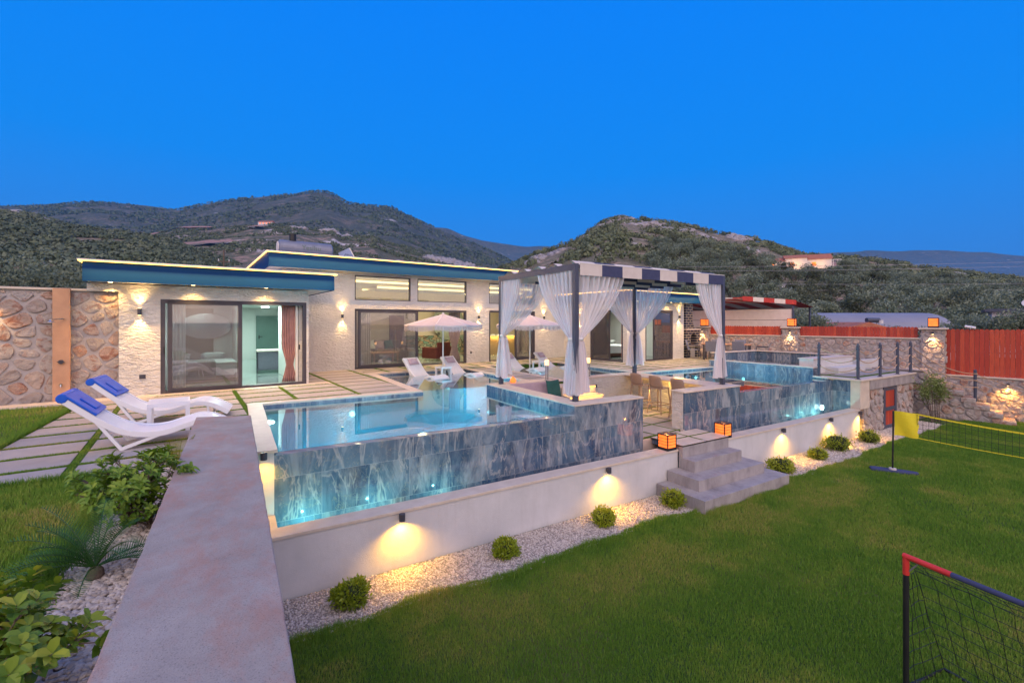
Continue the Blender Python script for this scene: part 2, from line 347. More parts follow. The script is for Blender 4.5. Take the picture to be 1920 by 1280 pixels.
# pebbles
def pebmat(name, pts):
    t = NT(name); a = t.node('ShaderNodeAttribute', attribute_name='rnd'); t.col(t.mix(t.math('MULTIPLY', t.noise(60, 3), .35), t.ramp(a.outputs['Fac'], pts), (.36, .31, .27))); t.set(Roughness=.75); return t.m
M['pebble'] = pebmat('white_pebble', [(0, (.40, .33, .28)), (.4, (.58, .50, .44)), (1, (.74, .66, .60))])
t = NT('pebble_bed'); vo = t.node('ShaderNodeTexVoronoi', {0: t.tc.outputs['Object'], 2: 55.0}); t.col(t.ramp(vo.outputs['Distance'], [(.0, (.54, .47, .42)), (.55, (.25, .21, .185))])); t.bump(vo.outputs['Distance'], -1., .012); t.set(Roughness=.9); M['pebblebed'] = t.m
# slabs
t = NT('paving_slab')
g = t.node('ShaderNodeAttribute', attribute_name='rnd')
t.col(t.mix(.5, t.ramp(t.noise(5, 6, .6), [(.3, (.34, .295, .265)), (.7, (.46, .40, .36))]), t.ramp(g.outputs['Fac'], [(0, (.33, .29, .26)), (1, (.48, .42, .38))]))); t.bump(t.noise(60, 4), .3, .004); t.set(Roughness=.75); M['slab'] = t.m
t = NT('artificial_turf'); t.col(t.ramp(t.noise(60, 4, .7), [(.3, (.035, .095, .002)), (.7, (.11, .21, .008))])); t.bump(t.noise(150, 3, .8), 1., .02); t.set(Roughness=.95); M['turf'] = t.m
# wall stones
t = NT('rubble_stone'); a = t.node('ShaderNodeAttribute', attribute_name='rnd')
c = t.ramp(a.outputs['Fac'], [(0, (.50, .43, .40)), (.3, (.70, .60, .55)), (.55, (.58, .54, .54)), (.8, (.76, .63, .54)), (1, (.68, .42, .31))])
st = t.ramp(t.noise(5.0, 6, .65, None, .6), [(.49, (0, 0, 0)), (.60, (1, 1, 1))])
st2 = t.math('MULTIPLY', st, t.math('MULTIPLY_ADD', a.outputs['Fac'], .75, .12))
c = t.mix(st2, c, (.40, .11, .045)); c = t.mix(t.math('MULTIPLY', t.noise(18, 7, .8), .42), c, (.28, .24, .22))
t.col(c); t.bump(t.math('ADD', t.noise(9, 7, .75), t.math('MULTIPLY', t.noise(40, 4, .7), .3)), 1.0, .11); t.set(Roughness=.85); M['rubble'] = t.m
# red fence boards
t = NT('red_stained_boards'); a = t.node('ShaderNodeAttribute', attribute_name='rnd')
gr = t.noise(6, 5, .6, t.coord((6, 6, .6)), .6)
c = t.mix(gr, t.ramp(a.outputs['Fac'], [(0, (.36, .034, .016)), (.6, (.58, .062, .026)), (1, (.80, .13, .045))]), (.26, .024, .014))
t.col(c); t.bump(gr, .3, .004); t.set(Roughness=.5); M['redboard'] = t.m
# navy brick cladding of the barbecue
t = NT('navy_brick'); br = t.node('ShaderNodeTexBrick', {0: t.coord((1, 1, 1), (R(90), 0, 0)), 1: (.006, .012, .045, 1), 2: (.012, .022, .07, 1), 3: (.50, .42, .26, 1), 4: 1.0, 5: .016, 6: .1, 7: 0., 8: .30, 9: .125})
t.l.new(br.outputs[0], t.p.inputs['Base Color']); t.set(Roughness=.3); t.bump(br.outputs['Fac'], -.6, .006); M['brick'] = t.m
# slatted wood panel
t = NT('slatted_wood'); wv = t.node('ShaderNodeTexWave', {0: t.tc.outputs['Object'], 1: 14.0}, bands_direction='X'); t.col(t.ramp(wv.outputs[1], [(.2, (.06, .045, .03)), (.6, (.30, .215, .13))])); t.set(Roughness=.6); M['slat'] = t.m
t = NT('ribbed_wood_wall'); wv = t.node('ShaderNodeTexWave', {0: t.tc.outputs['Object'], 1: 5.0}, bands_direction='X'); t.col(t.ramp(wv.outputs[1], [(.15, (.20, .14, .08)), (.6, (.42, .31, .19))])); t.set(Roughness=.6); M['ribwood'] = t.m
# glossy grey-green floor tile
t = NT('polished_floor'); v = t.noise(2.0, 6, .65, None, 1.5); br = t.node('ShaderNodeTexBrick', {0: t.tc.outputs['Object'], 4: 1.0, 5: .006, 8: 1.2, 9: .6}); c = t.ramp(v, [(.35, (.16, .21, .20)), (.6, (.34, .40, .38))]); t.col(t.mix(br.outputs['Fac'], c, (.4, .42, .4))); t.set(Roughness=.08); M['floor'] = t.m
# disc paintings
t = NT('planet_art'); n = t.noise(2.4, 6, .6, None, .8); s = t.node('ShaderNodeSeparateXYZ', {0: t.tc.outputs['Object']})
c = t.mix(t.ramp(s.outputs[2], [(.0, (0, 0, 0)), (.35, (1, 1, 1))]), t.ramp(n, [(.35, (.01, .06, .16)), (.6, (.05, .25, .38)), (.72, (.35, .45, .42))]), t.ramp(n, [(.3, (.45, .28, .03)), (.6, (.62, .48, .08)), (.8, (.12, .25, .12))])); t.col(c); t.set(Roughness=.4); M['planet'] = t.m
t = NT('moon_art'); n = t.noise(3, 6, .6); vo = t.node('ShaderNodeTexVoronoi', {0: t.tc.outputs['Object'], 2: 2.6}); c = t.mix(t.ramp(vo.outputs['Distance'], [(.18, (1, 1, 1)), (.3, (0, 0, 0))]), t.ramp(n, [(.3, (.20, .24, .20)), (.7, (.36, .40, .33))]), (.05, .06, .05)); t.col(c); t.set(Roughness=.5); M['moon'] = t.m
t = NT('rock_mural'); vo = t.node('ShaderNodeTexVoronoi', {0: t.coord((2.6, 1, 5.2), (0, .3, 0)), 2: 1.8, 8: 1.}); ed = t.node('ShaderNodeTexVoronoi', {0: t.coord((2.6, 1, 5.2), (0, .3, 0)), 2: 1.8}, feature='DISTANCE_TO_EDGE')
c = t.mix(t.ramp(ed.outputs['Distance'], [(.02, (1, 1, 1)), (.10, (0, 0, 0))]), t.ramp(t.node('ShaderNodeSeparateColor', {0: vo.outputs['Color']}).outputs[0], [(0, (.10, .20, .17)), (.4, (.30, .37, .30)), (.7, (.36, .24, .14)), (1, (.14, .27, .22))]), (.03, .022, .015)); t.col(c); t.set(Roughness=.6); M['mural'] = t.m
# hillsides
def hillmat(name, soil, veg, rock, sv, sr, rockamt, sb=None):
    t = NT(name)
    g = t.ramp(t.noise(sv, 6, .7), [(.40, soil), (.50, veg), (.75, tuple(v * .7 for v in veg))])
    r_ = t.ramp(t.noise(sr, 5, .65, t.coord((1, 1, 2.5))), [(rockamt, (0, 0, 0)), (rockamt + .05, (1, 1, 1))])
    c = t.mix(r_, g, rock)
    c = t.mix(t.ramp(t.noise(sv * 3.2, 4, .75), [(.50, (0, 0, 0)), (.60, (.8, .8, .8))]), c, tuple(v * .55 for v in veg))
    t.col(c); t.bump(t.noise(sv * 1.3, 5, .7), 1., (sb or 1.5)); t.set(Roughness=1.); t.p.inputs['Specular IOR Level'].default_value = .1; return t.m
M['hillnear'] = hillmat('scrub_hillside', (.38, .27, .21), (.20, .18, .12), (.66, .61, .60), .20, .035, .60, .5)
M['hillmid'] = hillmat('rocky_hillside', (.36, .25, .20), (.14, .14, .095), (.62, .54, .51), .09, .018, .56, 2.)
M['mountain'] = hillmat('mountain_side', (.18, .155, .12), (.10, .11, .085), (.48, .45, .44), .03, .008, .64, 9.)
M['earth'] = nmat('dry_earth', (.13, .10, .07), (.22, .16, .12), .3, .95, 3, .6, .1)
M['redearth'] = nmat('red_earth_cut', (.30, .16, .12), (.42, .25, .20), .2, .95, 3, .6, .1)
M['scrub'] = leafmat('scrub_leaf', [(0, (.065, .085, .035)), (.5, (.13, .155, .070)), (1, (.25, .26, .155))], .1, .9)
M['scrubfar'] = leafmat('dark_scrub_leaf', [(0, (.055, .080, .042)), (.5, (.10, .13, .070)), (1, (.18, .20, .12))], .1, .9)
# ---------------------------------------------------------------- lamps
def light(kind, name, loc, e, col, parent=None, **k):
    d = bpy.data.lights.new(name, kind); d.energy = e; d.color = col
    dirv = k.pop('dir', None)
    for a, b in k.items(): setattr(d, a, b)
    o = bpy.data.objects.new(name, d); C.objects.link(o); o.location = loc; o.parent = parent
    if dirv: o.rotation_euler = (-Vector(dirv)).to_track_quat('Z', 'Y').to_euler()
    return o
WARM = (1, .55, .19)
def spot(name, loc, dr, e, parent=None, ang=70, blend=.8, col=WARM, r=.0): return light('SPOT', name, loc, e, col, parent, dir=dr, spot_size=R(ang), spot_blend=blend, shadow_soft_size=r)
GZ = -1.72      # lower garden level
WZ = -.08       # pool water level
# ================================================================ GROUND, TERRACE
def struct(o): o['kind'] = 'structure'; return o
def lawn_mesh(name, pts, z, step=.25, amp=.03):
    pass
x0, x1, y0, y1 = -400, 900, -300, 900
mb = MB(); mb.add([(-7000, -3000, -2.6), (9000, -3000, -2.6), (9000, 9000, -2.6), (-7000, 9000, -2.6)], [(0, 1, 2, 3)])
struct(mb.build('ground', M['earth']))
mb = MB(); mb.box(.15, 40, -20, 6.35, GZ - .5, GZ); struct(mb.build('lower_lawn', M['lawn']))
mb = MB(); mb.box(-30, -1.12, -20, 6.95, -.6, -.01); mb.box(-30, -2.75, 6.95, 13.1, -.6, -.01); struct(mb.build('upper_lawn', M['lawn']))
mb = MB(); mb.box(-1.12, -.46, -6, 6.93, -.6, -.03); struct(mb.build('pebble_strip', M['pebblebed']))
def edge_y(x): return 5.42 + .05 * math.sin(x * 1.3) + .035 * math.sin(x * 3.1 + 1) + .05 * math.sin(x * .45)
pts = [(.2, 6.3)] + [(x, edge_y(x) - .05) for x in np.arange(.2, 20.6, .2)] + [(20.5, 6.3)]
mb = MB(); mb.prism(pts, GZ - .1, GZ + .006); struct(mb.build('lower_pebble_strip', M['pebblebed']))
# turf base under the paving + slabs clipped to regions
def clip(poly, region):
    out = poly
    n = len(region)
    for i in range(n):
        ax, ay = region[i]; bx, by = region[(i + 1) % n]; nx, ny = -(by - ay), bx - ax
        inp = out; out = []
        for j in range(len(inp)):
            p, q = inp[j], inp[(j + 1) % len(inp)]
            dp = (p[0] - ax) * nx + (p[1] - ay) * ny; dq = (q[0] - ax) * nx + (q[1] - ay) * ny
            if dp >= 0: out.append(p)
            if dp * dq < 0: s_ = dp / (dp - dq); out.append((p[0] + s_ * (q[0] - p[0]), p[1] + s_ * (q[1] - p[1])))
        if len(out) < 3: return []
    return out
def rect(a, b, c, d): return [(a, c), (b, c), (b, d), (a, d)]
REG = [rect(-2.75, -.47, 6.97, 14.6), rect(-.47, .24, 7.72, 14.6), rect(.24, 3.84, 11.36, 18.5), rect(3.84, 12.2, 15.91, 20), rect(7.62, 8.38, 10.8, 15.91), rect(12.2, 24, 11.42, 20), rect(16.7, 24, 11.42, 12)]
REG = REG[:6]
turf = MB(); slabs = MB(); srnd = []
for rg in REG: turf.prism(rg, -.5, -.007)
US = [-6.5, -5.0, -3.6, -2.3, -1.12, 1.0, 2.06, 3.45, 4.82, 6.1, 7.4, 8.7, 10.0, 11.3, 12.6, 13.9, 15.15, 16.4, 17.7, 19.0, 20.3, 21.6, 23, 24.3]
def lay(rg, us, vs, gap=.05, grot=True, z0=-.03, z1=.0):
    for i in range(len(us) - 1):
        for j in range(len(vs) - 1):
            q = [(us[i] + gap, vs[j] + gap), (us[i + 1] - gap, vs[j] + gap), (us[i + 1] - gap, vs[j + 1] - gap), (us[i] + gap, vs[j + 1] - gap)]
            if grot: q = [H2W(*p) for p in q]
            q = clip(q, rg)
            if q:
                n0 = len(slabs.f); slabs.prism(q, z0, z1); rv = random.random(); srnd.extend([rv] * (len(slabs.f) - n0))
vs = list(np.arange(5.0, 21, .40 * 1.0)); 
for k, rg in enumerate(REG):
    if k == 4: lay(rg, [7.5, 8.5], list(np.arange(10.7, 16.2, .62)), .05, False)
    elif k == 5: lay(rg, list(np.arange(11, 27, 1.0)), list(np.arange(9.0, 21, .62)), .075)
    elif k == 3: lay(rg, list(np.arange(3.0, 18, .95)), list(np.arange(13.0, 21, .62)), .075)
    else: lay(rg, US, list(np.arange(5.45, 21, .74)), .052)
struct(turf.build('turf_joints', M['turf']))
o = slabs.build('paving', M['slab']); struct(o)
at = o.data.attributes.new('rnd', 'FLOAT', 'FACE'); at.data.foreach_set('value', srnd)
# kerb strip by the stone wall on the far left
mb = MB(); q = [H2W(-9, 13.45), H2W(-.6, 13.45), H2W(-.6, 13.95), H2W(-9, 13.95)]; mb.prism(q, -.3, .012); struct(mb.build('kerb_strip', M['coping']))
mb = MB(); q = [H2W(-1.2, 13.6), H2W(3.4, 13.6), H2W(3.4, 13.96), H2W(-1.2, 13.96)]; mb.prism(q, -.02, .006); struct(mb.build('threshold_strip', M['coping']))
# ================================================================ FOREGROUND WALL
def rough_wall():
    bm = bmesh.new(); bmesh.ops.create_cube(bm, size=1)
    for v in bm.verts: v.co.x = -.467 if v.co.x < 0 else .194; v.co.y = -1.5 if v.co.y < 0 else (7.76 if v.co.x < 0 else 7.53); v.co.z = GZ - .3 if v.co.z < 0 else .42
    bmesh.ops.subdivide_edges(bm, edges=[e for e in bm.edges if abs(e.verts[0].co.y - e.verts[1].co.y) > 3], cuts=90)
    bmesh.ops.subdivide_edges(bm, edges=[e for e in bm.edges if abs(e.verts[0].co.x - e.verts[1].co.x) > .3], cuts=8)
    for v in bm.verts:
        k = 1 if v.co.z > .3 else 0
        n = mnoise.noise(Vector((v.co.x * 3, v.co.y * 2.2, 0)))
        if k: v.co.z += .008 * n
        if k and (v.co.x > .19 or v.co.x < -.46): v.co.x += .006 * mnoise.noise(Vector((0, v.co.y * 6, 3)))
    me = bpy.data.meshes.new('retaining_wall'); bmesh.ops.recalc_face_normals(bm, faces=bm.faces); bm.to_mesh(me); bm.free(); me.materials.append(M['concrete'])
    o = bpy.data.objects.new('retaining_wall', me); C.objects.link(o)
    bv = o.modifiers.new('bevel', 'BEVEL'); bv.width = .008; bv.segments = 2; bv.limit_method = 'ANGLE'; bv.angle_limit = R(50)
    return o
tag(rough_wall(), 'broad grey concrete wall top with reddish stains running away in the foreground', 'wall')
# ================================================================ GARDEN WALL with overflow channel
GW = thing('garden_wall', 'long low white rendered wall with beige coping beside the lawn and pebbles', 'wall', (4, 6.45, GZ))
off = (-4, -6.45, -GZ); zc = -.90
mb = MB(); mb.box(.20, 7.9, 6.32, 6.56, GZ - .3, zc - .04); mb.box(9.45, 16.2, 6.32, 6.56, GZ - .3, zc - .04); mb.box(.20, .26, 6.56, 7.05, GZ, zc - .04); mb.build('wall', M['plaster'], GW, off, bevel=.004)
mb = MB(); mb.box(.20, 7.9, 6.30, 6.60, zc - .04, zc); mb.box(9.45, 16.2, 6.30, 6.60, zc - .04, zc); mb.box(.20, .47, 6.60, 7.05, zc - .04, zc); mb.build('coping', M['coping'], GW, off, bevel=.003)
mb = MB(); mb.box(.26, 16.2, 6.56, 7.05, -1.45, -1.38); mb.build('channel_floor', M['poolfloor'], GW, off)
mb = MB(); mb.add([(.26, 6.56, -1.12), (16.2, 6.56, -1.12), (16.2, 7.05, -1.12), (.26, 7.05, -1.12)], [(0, 1, 2, 3)]); mb.build('channel_water', M['water'], GW, off)
# ================================================================ POOLS
def pool(name, label, poly, segs_tile, loc, depth=-1.5, ledge=None):
    T = thing(name, label, 'pool', (loc[0], loc[1], -1.6)); of = (-loc[0], -loc[1], 1.6)
    mb = MB(); n = len(poly)
    mb.add([(p[0], p[1], depth) for p in poly], [tuple(range(n))])
    mb.build('basin_floor', M['poolfloor'], T, of)
    wl_ = MB(); top = MB()
    for i in range(n):
        a, b = poly[i], poly[(i + 1) % n]
        wl_.add([(a[0], a[1], depth), (b[0], b[1], depth), (b[0], b[1], -.24), (a[0], a[1], -.24)], [(0, 1, 2, 3)])
        if i in segs_tile: top.add([(a[0], a[1], -.24), (b[0], b[1], -.24), (b[0], b[1], -.03), (a[0], a[1], -.03)], [(0, 1, 2, 3)])
    wl_.build('basin_wall', M['poolfloor'], T, of); top.build('waterline_tiles', M['marble'], T, of)
    if ledge: mb = MB(); mb.box(*ledge, depth, -.36); mb.build('shallow_ledge', M['poolfloor'], T, of)
    wp = MB(); wp.add([(p[0], p[1], WZ) for p in poly], [tuple(range(n))]); wp.build('water', M['water'], T, of)
    return T, of
LP = [(.5, 7.25), (5.78, 7.25), (5.78, 10.75), (7.4, 10.75), (7.4, 15.65), (4.1, 15.65), (4.1, 11.1), (.5, 11.1)]
LT, lo = pool('infinity_pool', 'large turquoise infinity pool with marble overflow wall nearest the foreground wall', LP, (3, 4, 5, 6, 7), (3, 9), ledge=(4.1, 7.4, 13.3, 15.65))
mb = MB(); mb.box(.46, 5.76, 7.05, 7.25, -1.45, WZ - .004); mb.build('overflow_wall', M['marble'], LT, lo)
mb = MB(); mb.box(.22, .46, 7.05, 11.10, -1.45, -.04); mb.build('side_wall', M['plaster'], LT, lo)
mb = MB(); mb.box(.22, .50, 7.02, 11.10, -.04, 0.004); mb.box(.22, 4.1, 11.10, 11.36, -.04, .004); mb.box(3.84, 4.1, 11.36, 15.9, -.04, .004); mb.box(4.1, 7.4, 15.65, 15.9, -.04, .004); mb.box(7.4, 7.62, 10.75, 15.9, -.04, .004)
mb.build('coping', M['coping'], LT, lo, bevel=.003)
RP = [(11.22, 7.25), (16.2, 7.25), (16.2, 11.2), (12.0, 11.2), (12.0, 16.2), (8.6, 16.2), (8.6, 10.75), (11.22, 10.75)]
RT, ro = pool('far_pool', 'second turquoise pool between the canopy lounge and the raised marble tub', RP, (2, 3, 4, 5), (13, 10), ledge=(8.6, 12.0, 13.6, 16.2))
mb = MB(); mb.box(11.2, 16.2, 7.05, 7.25, -1.45, WZ - .004); mb.build('overflow_wall', M['marble'], RT, ro)
mb = MB(); mb.box(12.0, 16.2, 11.2, 11.42, -.04, .004); mb.box(12.0, 12.2, 11.42, 16.4, -.04, .004); mb.box(8.6, 12.0, 16.2, 16.4, -.04, .004); mb.box(8.38, 8.6, 10.75, 16.4, -.04, .004); mb.build('coping', M['coping'], RT, ro, bevel=.003)
for x, y, z, px, T in [(1.2, 8.4, -1.0, 1, LT), (3.2, 8.4, -1.0, 1, LT), (2.4, 9.6, -.9, 0, LT), (5.1, 8.6, -1., 1, LT), (5.2, 11.8, -.9, 1, LT), (6.6, 12.6, -.6, 1, LT), (6.2, 14.4, -.28, 1, LT)]:
    light('POINT', 'pool_light', (x - 3, y - 9, z + 1.6), 32 if z < -.3 else 2., (.16, .85, 1), T, shadow_soft_size=.0)
for x, y, z in [(12.6, 8.8, -.8), (14.6, 9.4, -.8), (14.2, 8.2, -.8), (13.2, 9.8, -.8), (10.2, 12.3, -.8), (10.6, 15., -.28), (9.6, 14.0, -.28)]:
    light('POINT', 'pool_light', (x - 13, y - 10, z + 1.6), 40 if z < -.3 else 2., (.16, .85, 1), RT, shadow_soft_size=.0)
def poollamp(x, y, z, nx, ny, parent, of):
    mb = MB(); a = Vector((x, y, z)); b = a + Vector((nx, ny, 0)) * .03; mb.tube([a, b], .06, 16); mb.build('lamp_lens', M['poollamp'], parent, of)
for x, y, nx, ny in [(2.35, 11.09, 0, -1), (5.6, 15.64, 0, -1), (4.12, 12.4, 1, 0)]: poollamp(x, y, -.40 if y < 15 else -.2, nx, ny, LT, lo)
for x, y, nx, ny in [(15.0, 11.19, 0, -1), (16.19, 10.0, -1, 0), (10.3, 16.19, 0, -1), (12.9, 11.19, 0, -1), (11.99, 14.0, -1, 0)]: poollamp(x, y, -.36 if y < 15 and x != 11.99 else -.2, nx, ny, RT, ro)
# lights low in the overflow channel
for x, e in [(.85, 7), (1.8, 5), (2.9, 3), (15.0, 8), (14.2, 4)]:
    light('POINT', 'channel_light', (x - 4, 6.72 - 6.45, -1.05 - GZ), e, (.28, 1, .90), GW, shadow_soft_size=.0)
for x in (15.35,): mb = MB(); mb.tube([(x, 6.99, -.86), (x, 6.95, -.86)], .075, 14); mb.build('lamp_lens', M['poollamp'], GW, off)
# ================================================================ SUNKEN LOUNGE
SL = thing('sunken_lounge', 'sunken lounge box between the pools clad in blue marble with pink stone top', 'lounge', (8.5, 8.9, -.78)); so = (-8.5, -8.9, .78)
ZT = .11; FZ = -.78
mb = MB()
mb.box(5.75, 7.66, 7.05, 7.09, -1.45, ZT - .03); mb.box(5.75, 5.79, 7.09, 10.75, -1.45, ZT - .03); mb.box(9.05, 11.25, 7.05, 7.09, -1.45, ZT - .03); mb.box(11.21, 11.25, 7.09, 10.75, -1.45, ZT - .03)
mb.each('tile_cladding', M['marble'], SL, so)
mb = MB()
mb.box(5.79, 7.655, 7.09, 7.42, -1.45, ZT - .03); mb.box(5.79, 6.12, 7.42, 10.75, -1.45, ZT - .03); mb.box(9.055, 11.21, 7.09, 7.42, -1.45, ZT - .03); mb.box(10.85, 11.21, 7.42, 10.75, -1.45, ZT - .03)
mb.box(6.12, 7.72, 10.4, 10.75, -1.45, ZT - .03); mb.box(8.97, 10.85, 10.4, 10.75, -1.45, ZT - .03)
mb.each('inner_wall', M['stucco'], SL, so)
mb = MB()
mb.box(5.73, 7.68, 7.03, 7.45, ZT - .03, ZT); mb.box(5.73, 6.15, 7.45, 10.37, ZT - .03, ZT); mb.box(9.03, 11.27, 7.03, 7.45, ZT - .03, ZT); mb.box(10.45, 11.27, 7.45, 10.37, ZT - .03, ZT)
mb.box(5.73, 7.75, 10.37, 10.8, ZT - .03, ZT); mb.box(8.95, 11.27, 10.37, 10.8, ZT - .03, ZT)
mb.each('stone_top', M['coping'], SL, so, bevel=.004)
mb = MB(); mb.box(6.12, 10.85, 7.42, 10.4, -1.45, FZ - .05); mb.box(7.66, 9.05, 7.05, 7.42, -1.45, FZ - .05); mb.build('floor_base', M['coping'], SL, so)
mb = MB(); mb.box(6.12, 10.85, 7.42, 10.4, FZ - .049, FZ - .008); mb.box(7.70, 9.02, 7.08, 7.42, FZ - .049, FZ - .008); mb.build('floor_turf', M['turf'], SL, so)
mb = MB(); xs = np.arange(6.12, 10.8, .78); ys = np.arange(6.25, 10.3, .74)
_s, slabs = slabs, MB(); _r, srnd = srnd, []
lay(rect(6.12, 10.85, 7.42, 10.4), list(np.arange(5.4, 13, .8)), list(np.arange(5.0, 11, .72)), .04, True, FZ - .03, FZ)
lay(rect(7.66, 9.05, 7.05, 7.42), list(np.arange(5.4, 13, .8)), list(np.arange(5.0, 11, .72)), .04, True, FZ - .03, FZ)
o = slabs.build('floor_slabs', M['slab'], SL, so); at = o.data.attributes.new('rnd', 'FLOAT', 'FACE'); at.data.foreach_set('value', srnd)
slabs, srnd = _s, _r
mb = MB(); LED = MB()
for k, (yy, zz) in enumerate([(10.04, -.07), (9.72, -.28), (9.42, -.46), (9.12, -.62)]):
    mb.box(7.74, 8.96, yy, 10.8 if k == 0 else [10.04, 9.72, 9.42][k - 1], FZ, zz)
    LED.box(7.76, 8.94, yy - .014, yy - .002, zz - .045, zz - .02)
mb.build('steps', M['coping'], SL, so, bevel=.003); LED.build('step_lights', M['ledsoft'], SL, so)
for k, (yy, zz) in enumerate([(10.04, -.07), (9.72, -.28), (9.42, -.46)]):
    light('AREA', 'step_glow', (8.35 - 8.5, yy - .05 - 8.9, zz - .03 + .78), 2.2, (1, .55, .12), SL, dir=(0, -.5, -1), shape='RECTANGLE', size=1.1, size_y=.03)
mb = MB(); mb.box(10.80, 10.845, 7.5, 10.3, ZT - .075, ZT - .045); mb.build('counter_light', M['ledsoft'], SL, so)
light('AREA', 'counter_glow', (10.72 - 8.5, 8.9 - 8.9, ZT - .05 + .78), 12, (1, .58, .13), SL, dir=(.25, 0, -1), shape='RECTANGLE', size=.05, size_y=2.8)
mb = MB(); mb.box(6.15, 7.7, 9.75, 10.38, FZ, -.42); mb.box(6.15, 6.85, 7.45, 9.75, FZ, -.42); mb.build('bench', M['stucco'], SL, so)
mb = MB(); mb.box(6.17, 7.68, 9.76, 10.36, -.42, -.30); mb.box(6.17, 6.84, 7.47, 9.74, -.42, -.30); mb.build('seat_cushion', M['beigefabric'], SL, so, bevel=.03)
mb = MB(); mb.add([(6.2, 10.1, -.3), (7.6, 10.1, -.3), (7.6, 10.34, -.3), (6.2, 10.34, -.3), (6.2, 10.28, .10), (7.6, 10.28, .10), (7.6, 10.365, .10), (6.2, 10.365, .10)], [(0, 3, 2, 1), (4, 5, 6, 7), (0, 1, 5, 4), (1, 2, 6, 5), (2, 3, 7, 6), (3, 0, 4, 7)])
mb.build('back_cushion', M['pinkpillow'], SL, so, bevel=.03)
mb = MB(); mb.box(9.22, 9.32, 10.385, 10.402, -.22, -.12); mb.build('socket', M['darkmetal'], SL, so)
def pillow_mesh(w, h, d, n=8):
    V = []; F = []
    for side in (1, -1):
        for i in range(n + 1):
            for j in range(n + 1):
                a, b = i / n * 2 - 1, j / n * 2 - 1
                k = max(0, (1 - a ** 4)) * max(0, (1 - b ** 4))
                pin = 1 - .10 * (1 - abs(a)) * (abs(b) > .99) - .0; pin2 = 1 - .08 * (1 - a * a) * abs(b) ** 3; pin1 = 1 - .08 * (1 - b * b) * abs(a) ** 3
                V.append((a * w / 2 * pin1, side * d / 2 * k ** .5, b * h / 2 * pin2))
    o_ = (n + 1) ** 2
    for s_ in (0, 1):
        for i in range(n):
            for j in range(n):
                q = [s_ * o_ + i * (n + 1) + j, s_ * o_ + (i + 1) * (n + 1) + j, s_ * o_ + (i + 1) * (n + 1) + j + 1, s_ * o_ + i * (n + 1) + j + 1]
                F.append(tuple(q))
    return V, F
def pillow(name, label, cat, w, h, d, m, loc, rot, parent=None, group=None):
    mb = MB(); mb.add(*pillow_mesh(w, h, d)); o = mb.build(name, m, parent, smooth=True); o.location = loc; o.rotation_euler = rot
    if label: tag(o, label, cat, group)
    return o
pillow('cushion', 'dark green square cushion leaning in the corner of the sunken lounge', 'cushion', .5, .5, .16, M['greenpillow'], (7.4, 9.98, -.06), (R(-14), 0, R(8)))
# ================================================================ STEPS + LANDING
ST = thing('garden_steps', 'grey cement garden steps widening down to the lawn below the lantern landing', 'steps', (8.65, 5.9, GZ)); sf = (-8.65, -5.9, -GZ)
mb = MB(); LZ = -.80
mb.box(7.9, 9.46, 6.2, 6.3, GZ - .2, LZ - .002); 
mb.box(7.88, 9.48, 5.90, 6.198, GZ - .2, -1.05)
mb.box(7.55, 9.74, 5.55, 5.90, GZ - .2, -1.27); mb.box(7.55, 7.88, 5.90, 6.299, GZ - .2, -1.27); mb.box(9.48, 9.74, 5.90, 6.299, GZ - .2, -1.27)
mb.box(7.24, 10.06, 5.2, 5.55, GZ - .2, -1.48); mb.box(7.24, 7.55, 5.55, 6.299, GZ - .2, -1.48); mb.box(9.74, 10.06, 5.55, 6.299, GZ - .2, -1.48)
mb.build('treads', M['cement'], ST, sf, bevel=.004)
mb = MB(); mb.box(7.93, 9.46, 6.3, 7.04, LZ - .14, LZ - .03); mb.build('bridge_slab', M['marble'], ST, sf)
_s, slabs = slabs, MB(); _r, srnd = srnd, []
lay(rect(7.9, 9.46, 6.2, 7.04), [7.85, 8.68, 9.51], [6.1, 6.66, 7.22], .035, True if False else False, LZ - .03, LZ)
mb = MB(); mb.box(7.9, 9.46, 6.2, 7.045, LZ - .03, LZ - .006); mb.build('turf_joint', M['turf'], ST, sf)
o = slabs.build('landing_slabs', M['coping'], ST, sf); slabs, srnd = _s, _r
# ================================================================ LANTERNS
def lantern(loc, rz, s, label, group):
    T = thing('lantern', label, 'lantern', loc, rz, group)
    a = s / 2; p = s * .07
    mb = MB(); mb.box(-a, a, -a, a, 0, s * .16); mb.box(-a, a, -a, a, s * .93, s)
    for sx in (-1, 1):
        for sy in (-1, 1): mb.box(min(sx * a, sx * (a - p)), max(sx * a, sx * (a - p)), min(sy * a, sy * (a - p)), max(sy * a, sy * (a - p)), s * .16, s * .93)
    mb.build('casing', M['black'], T, bevel=.002)
    g = a - p * .6; mb = MB(); mb.box(-g, g, -g, g, s * .165, s * .925); mb.build('glass', M['lantern'], T)
    mb = MB(); e = g + .003; w_ = s * .012
    for z in (.36, .55, .74):
        mb.box(-e, e, -e - .003, -e, s * z - w_, s * z + w_); mb.box(-e, e, e, e + .003, s * z - w_, s * z + w_); mb.box(-e - .003, -e, -e, e, s * z - w_, s * z + w_); mb.box(e, e + .003, -e, e, s * z - w_, s * z + w_)
    mb.build('grille', M['black'], T)
    T.scale = (1, 1, 1.22)
    light('POINT', 'glow', (0, 0, s * 1.25), 2.2 * (s / .28) ** 2, (1, .30, .06), T, shadow_soft_size=.0)
    return T
lantern((7.72, 6.45, zc), 0, .27, 'glowing orange box lantern on the coping left of the garden steps', 'orange box lanterns')
lantern((9.66, 6.47, zc), 0, .27, 'glowing orange box lantern on the coping right of the garden steps', 'orange box lanterns')
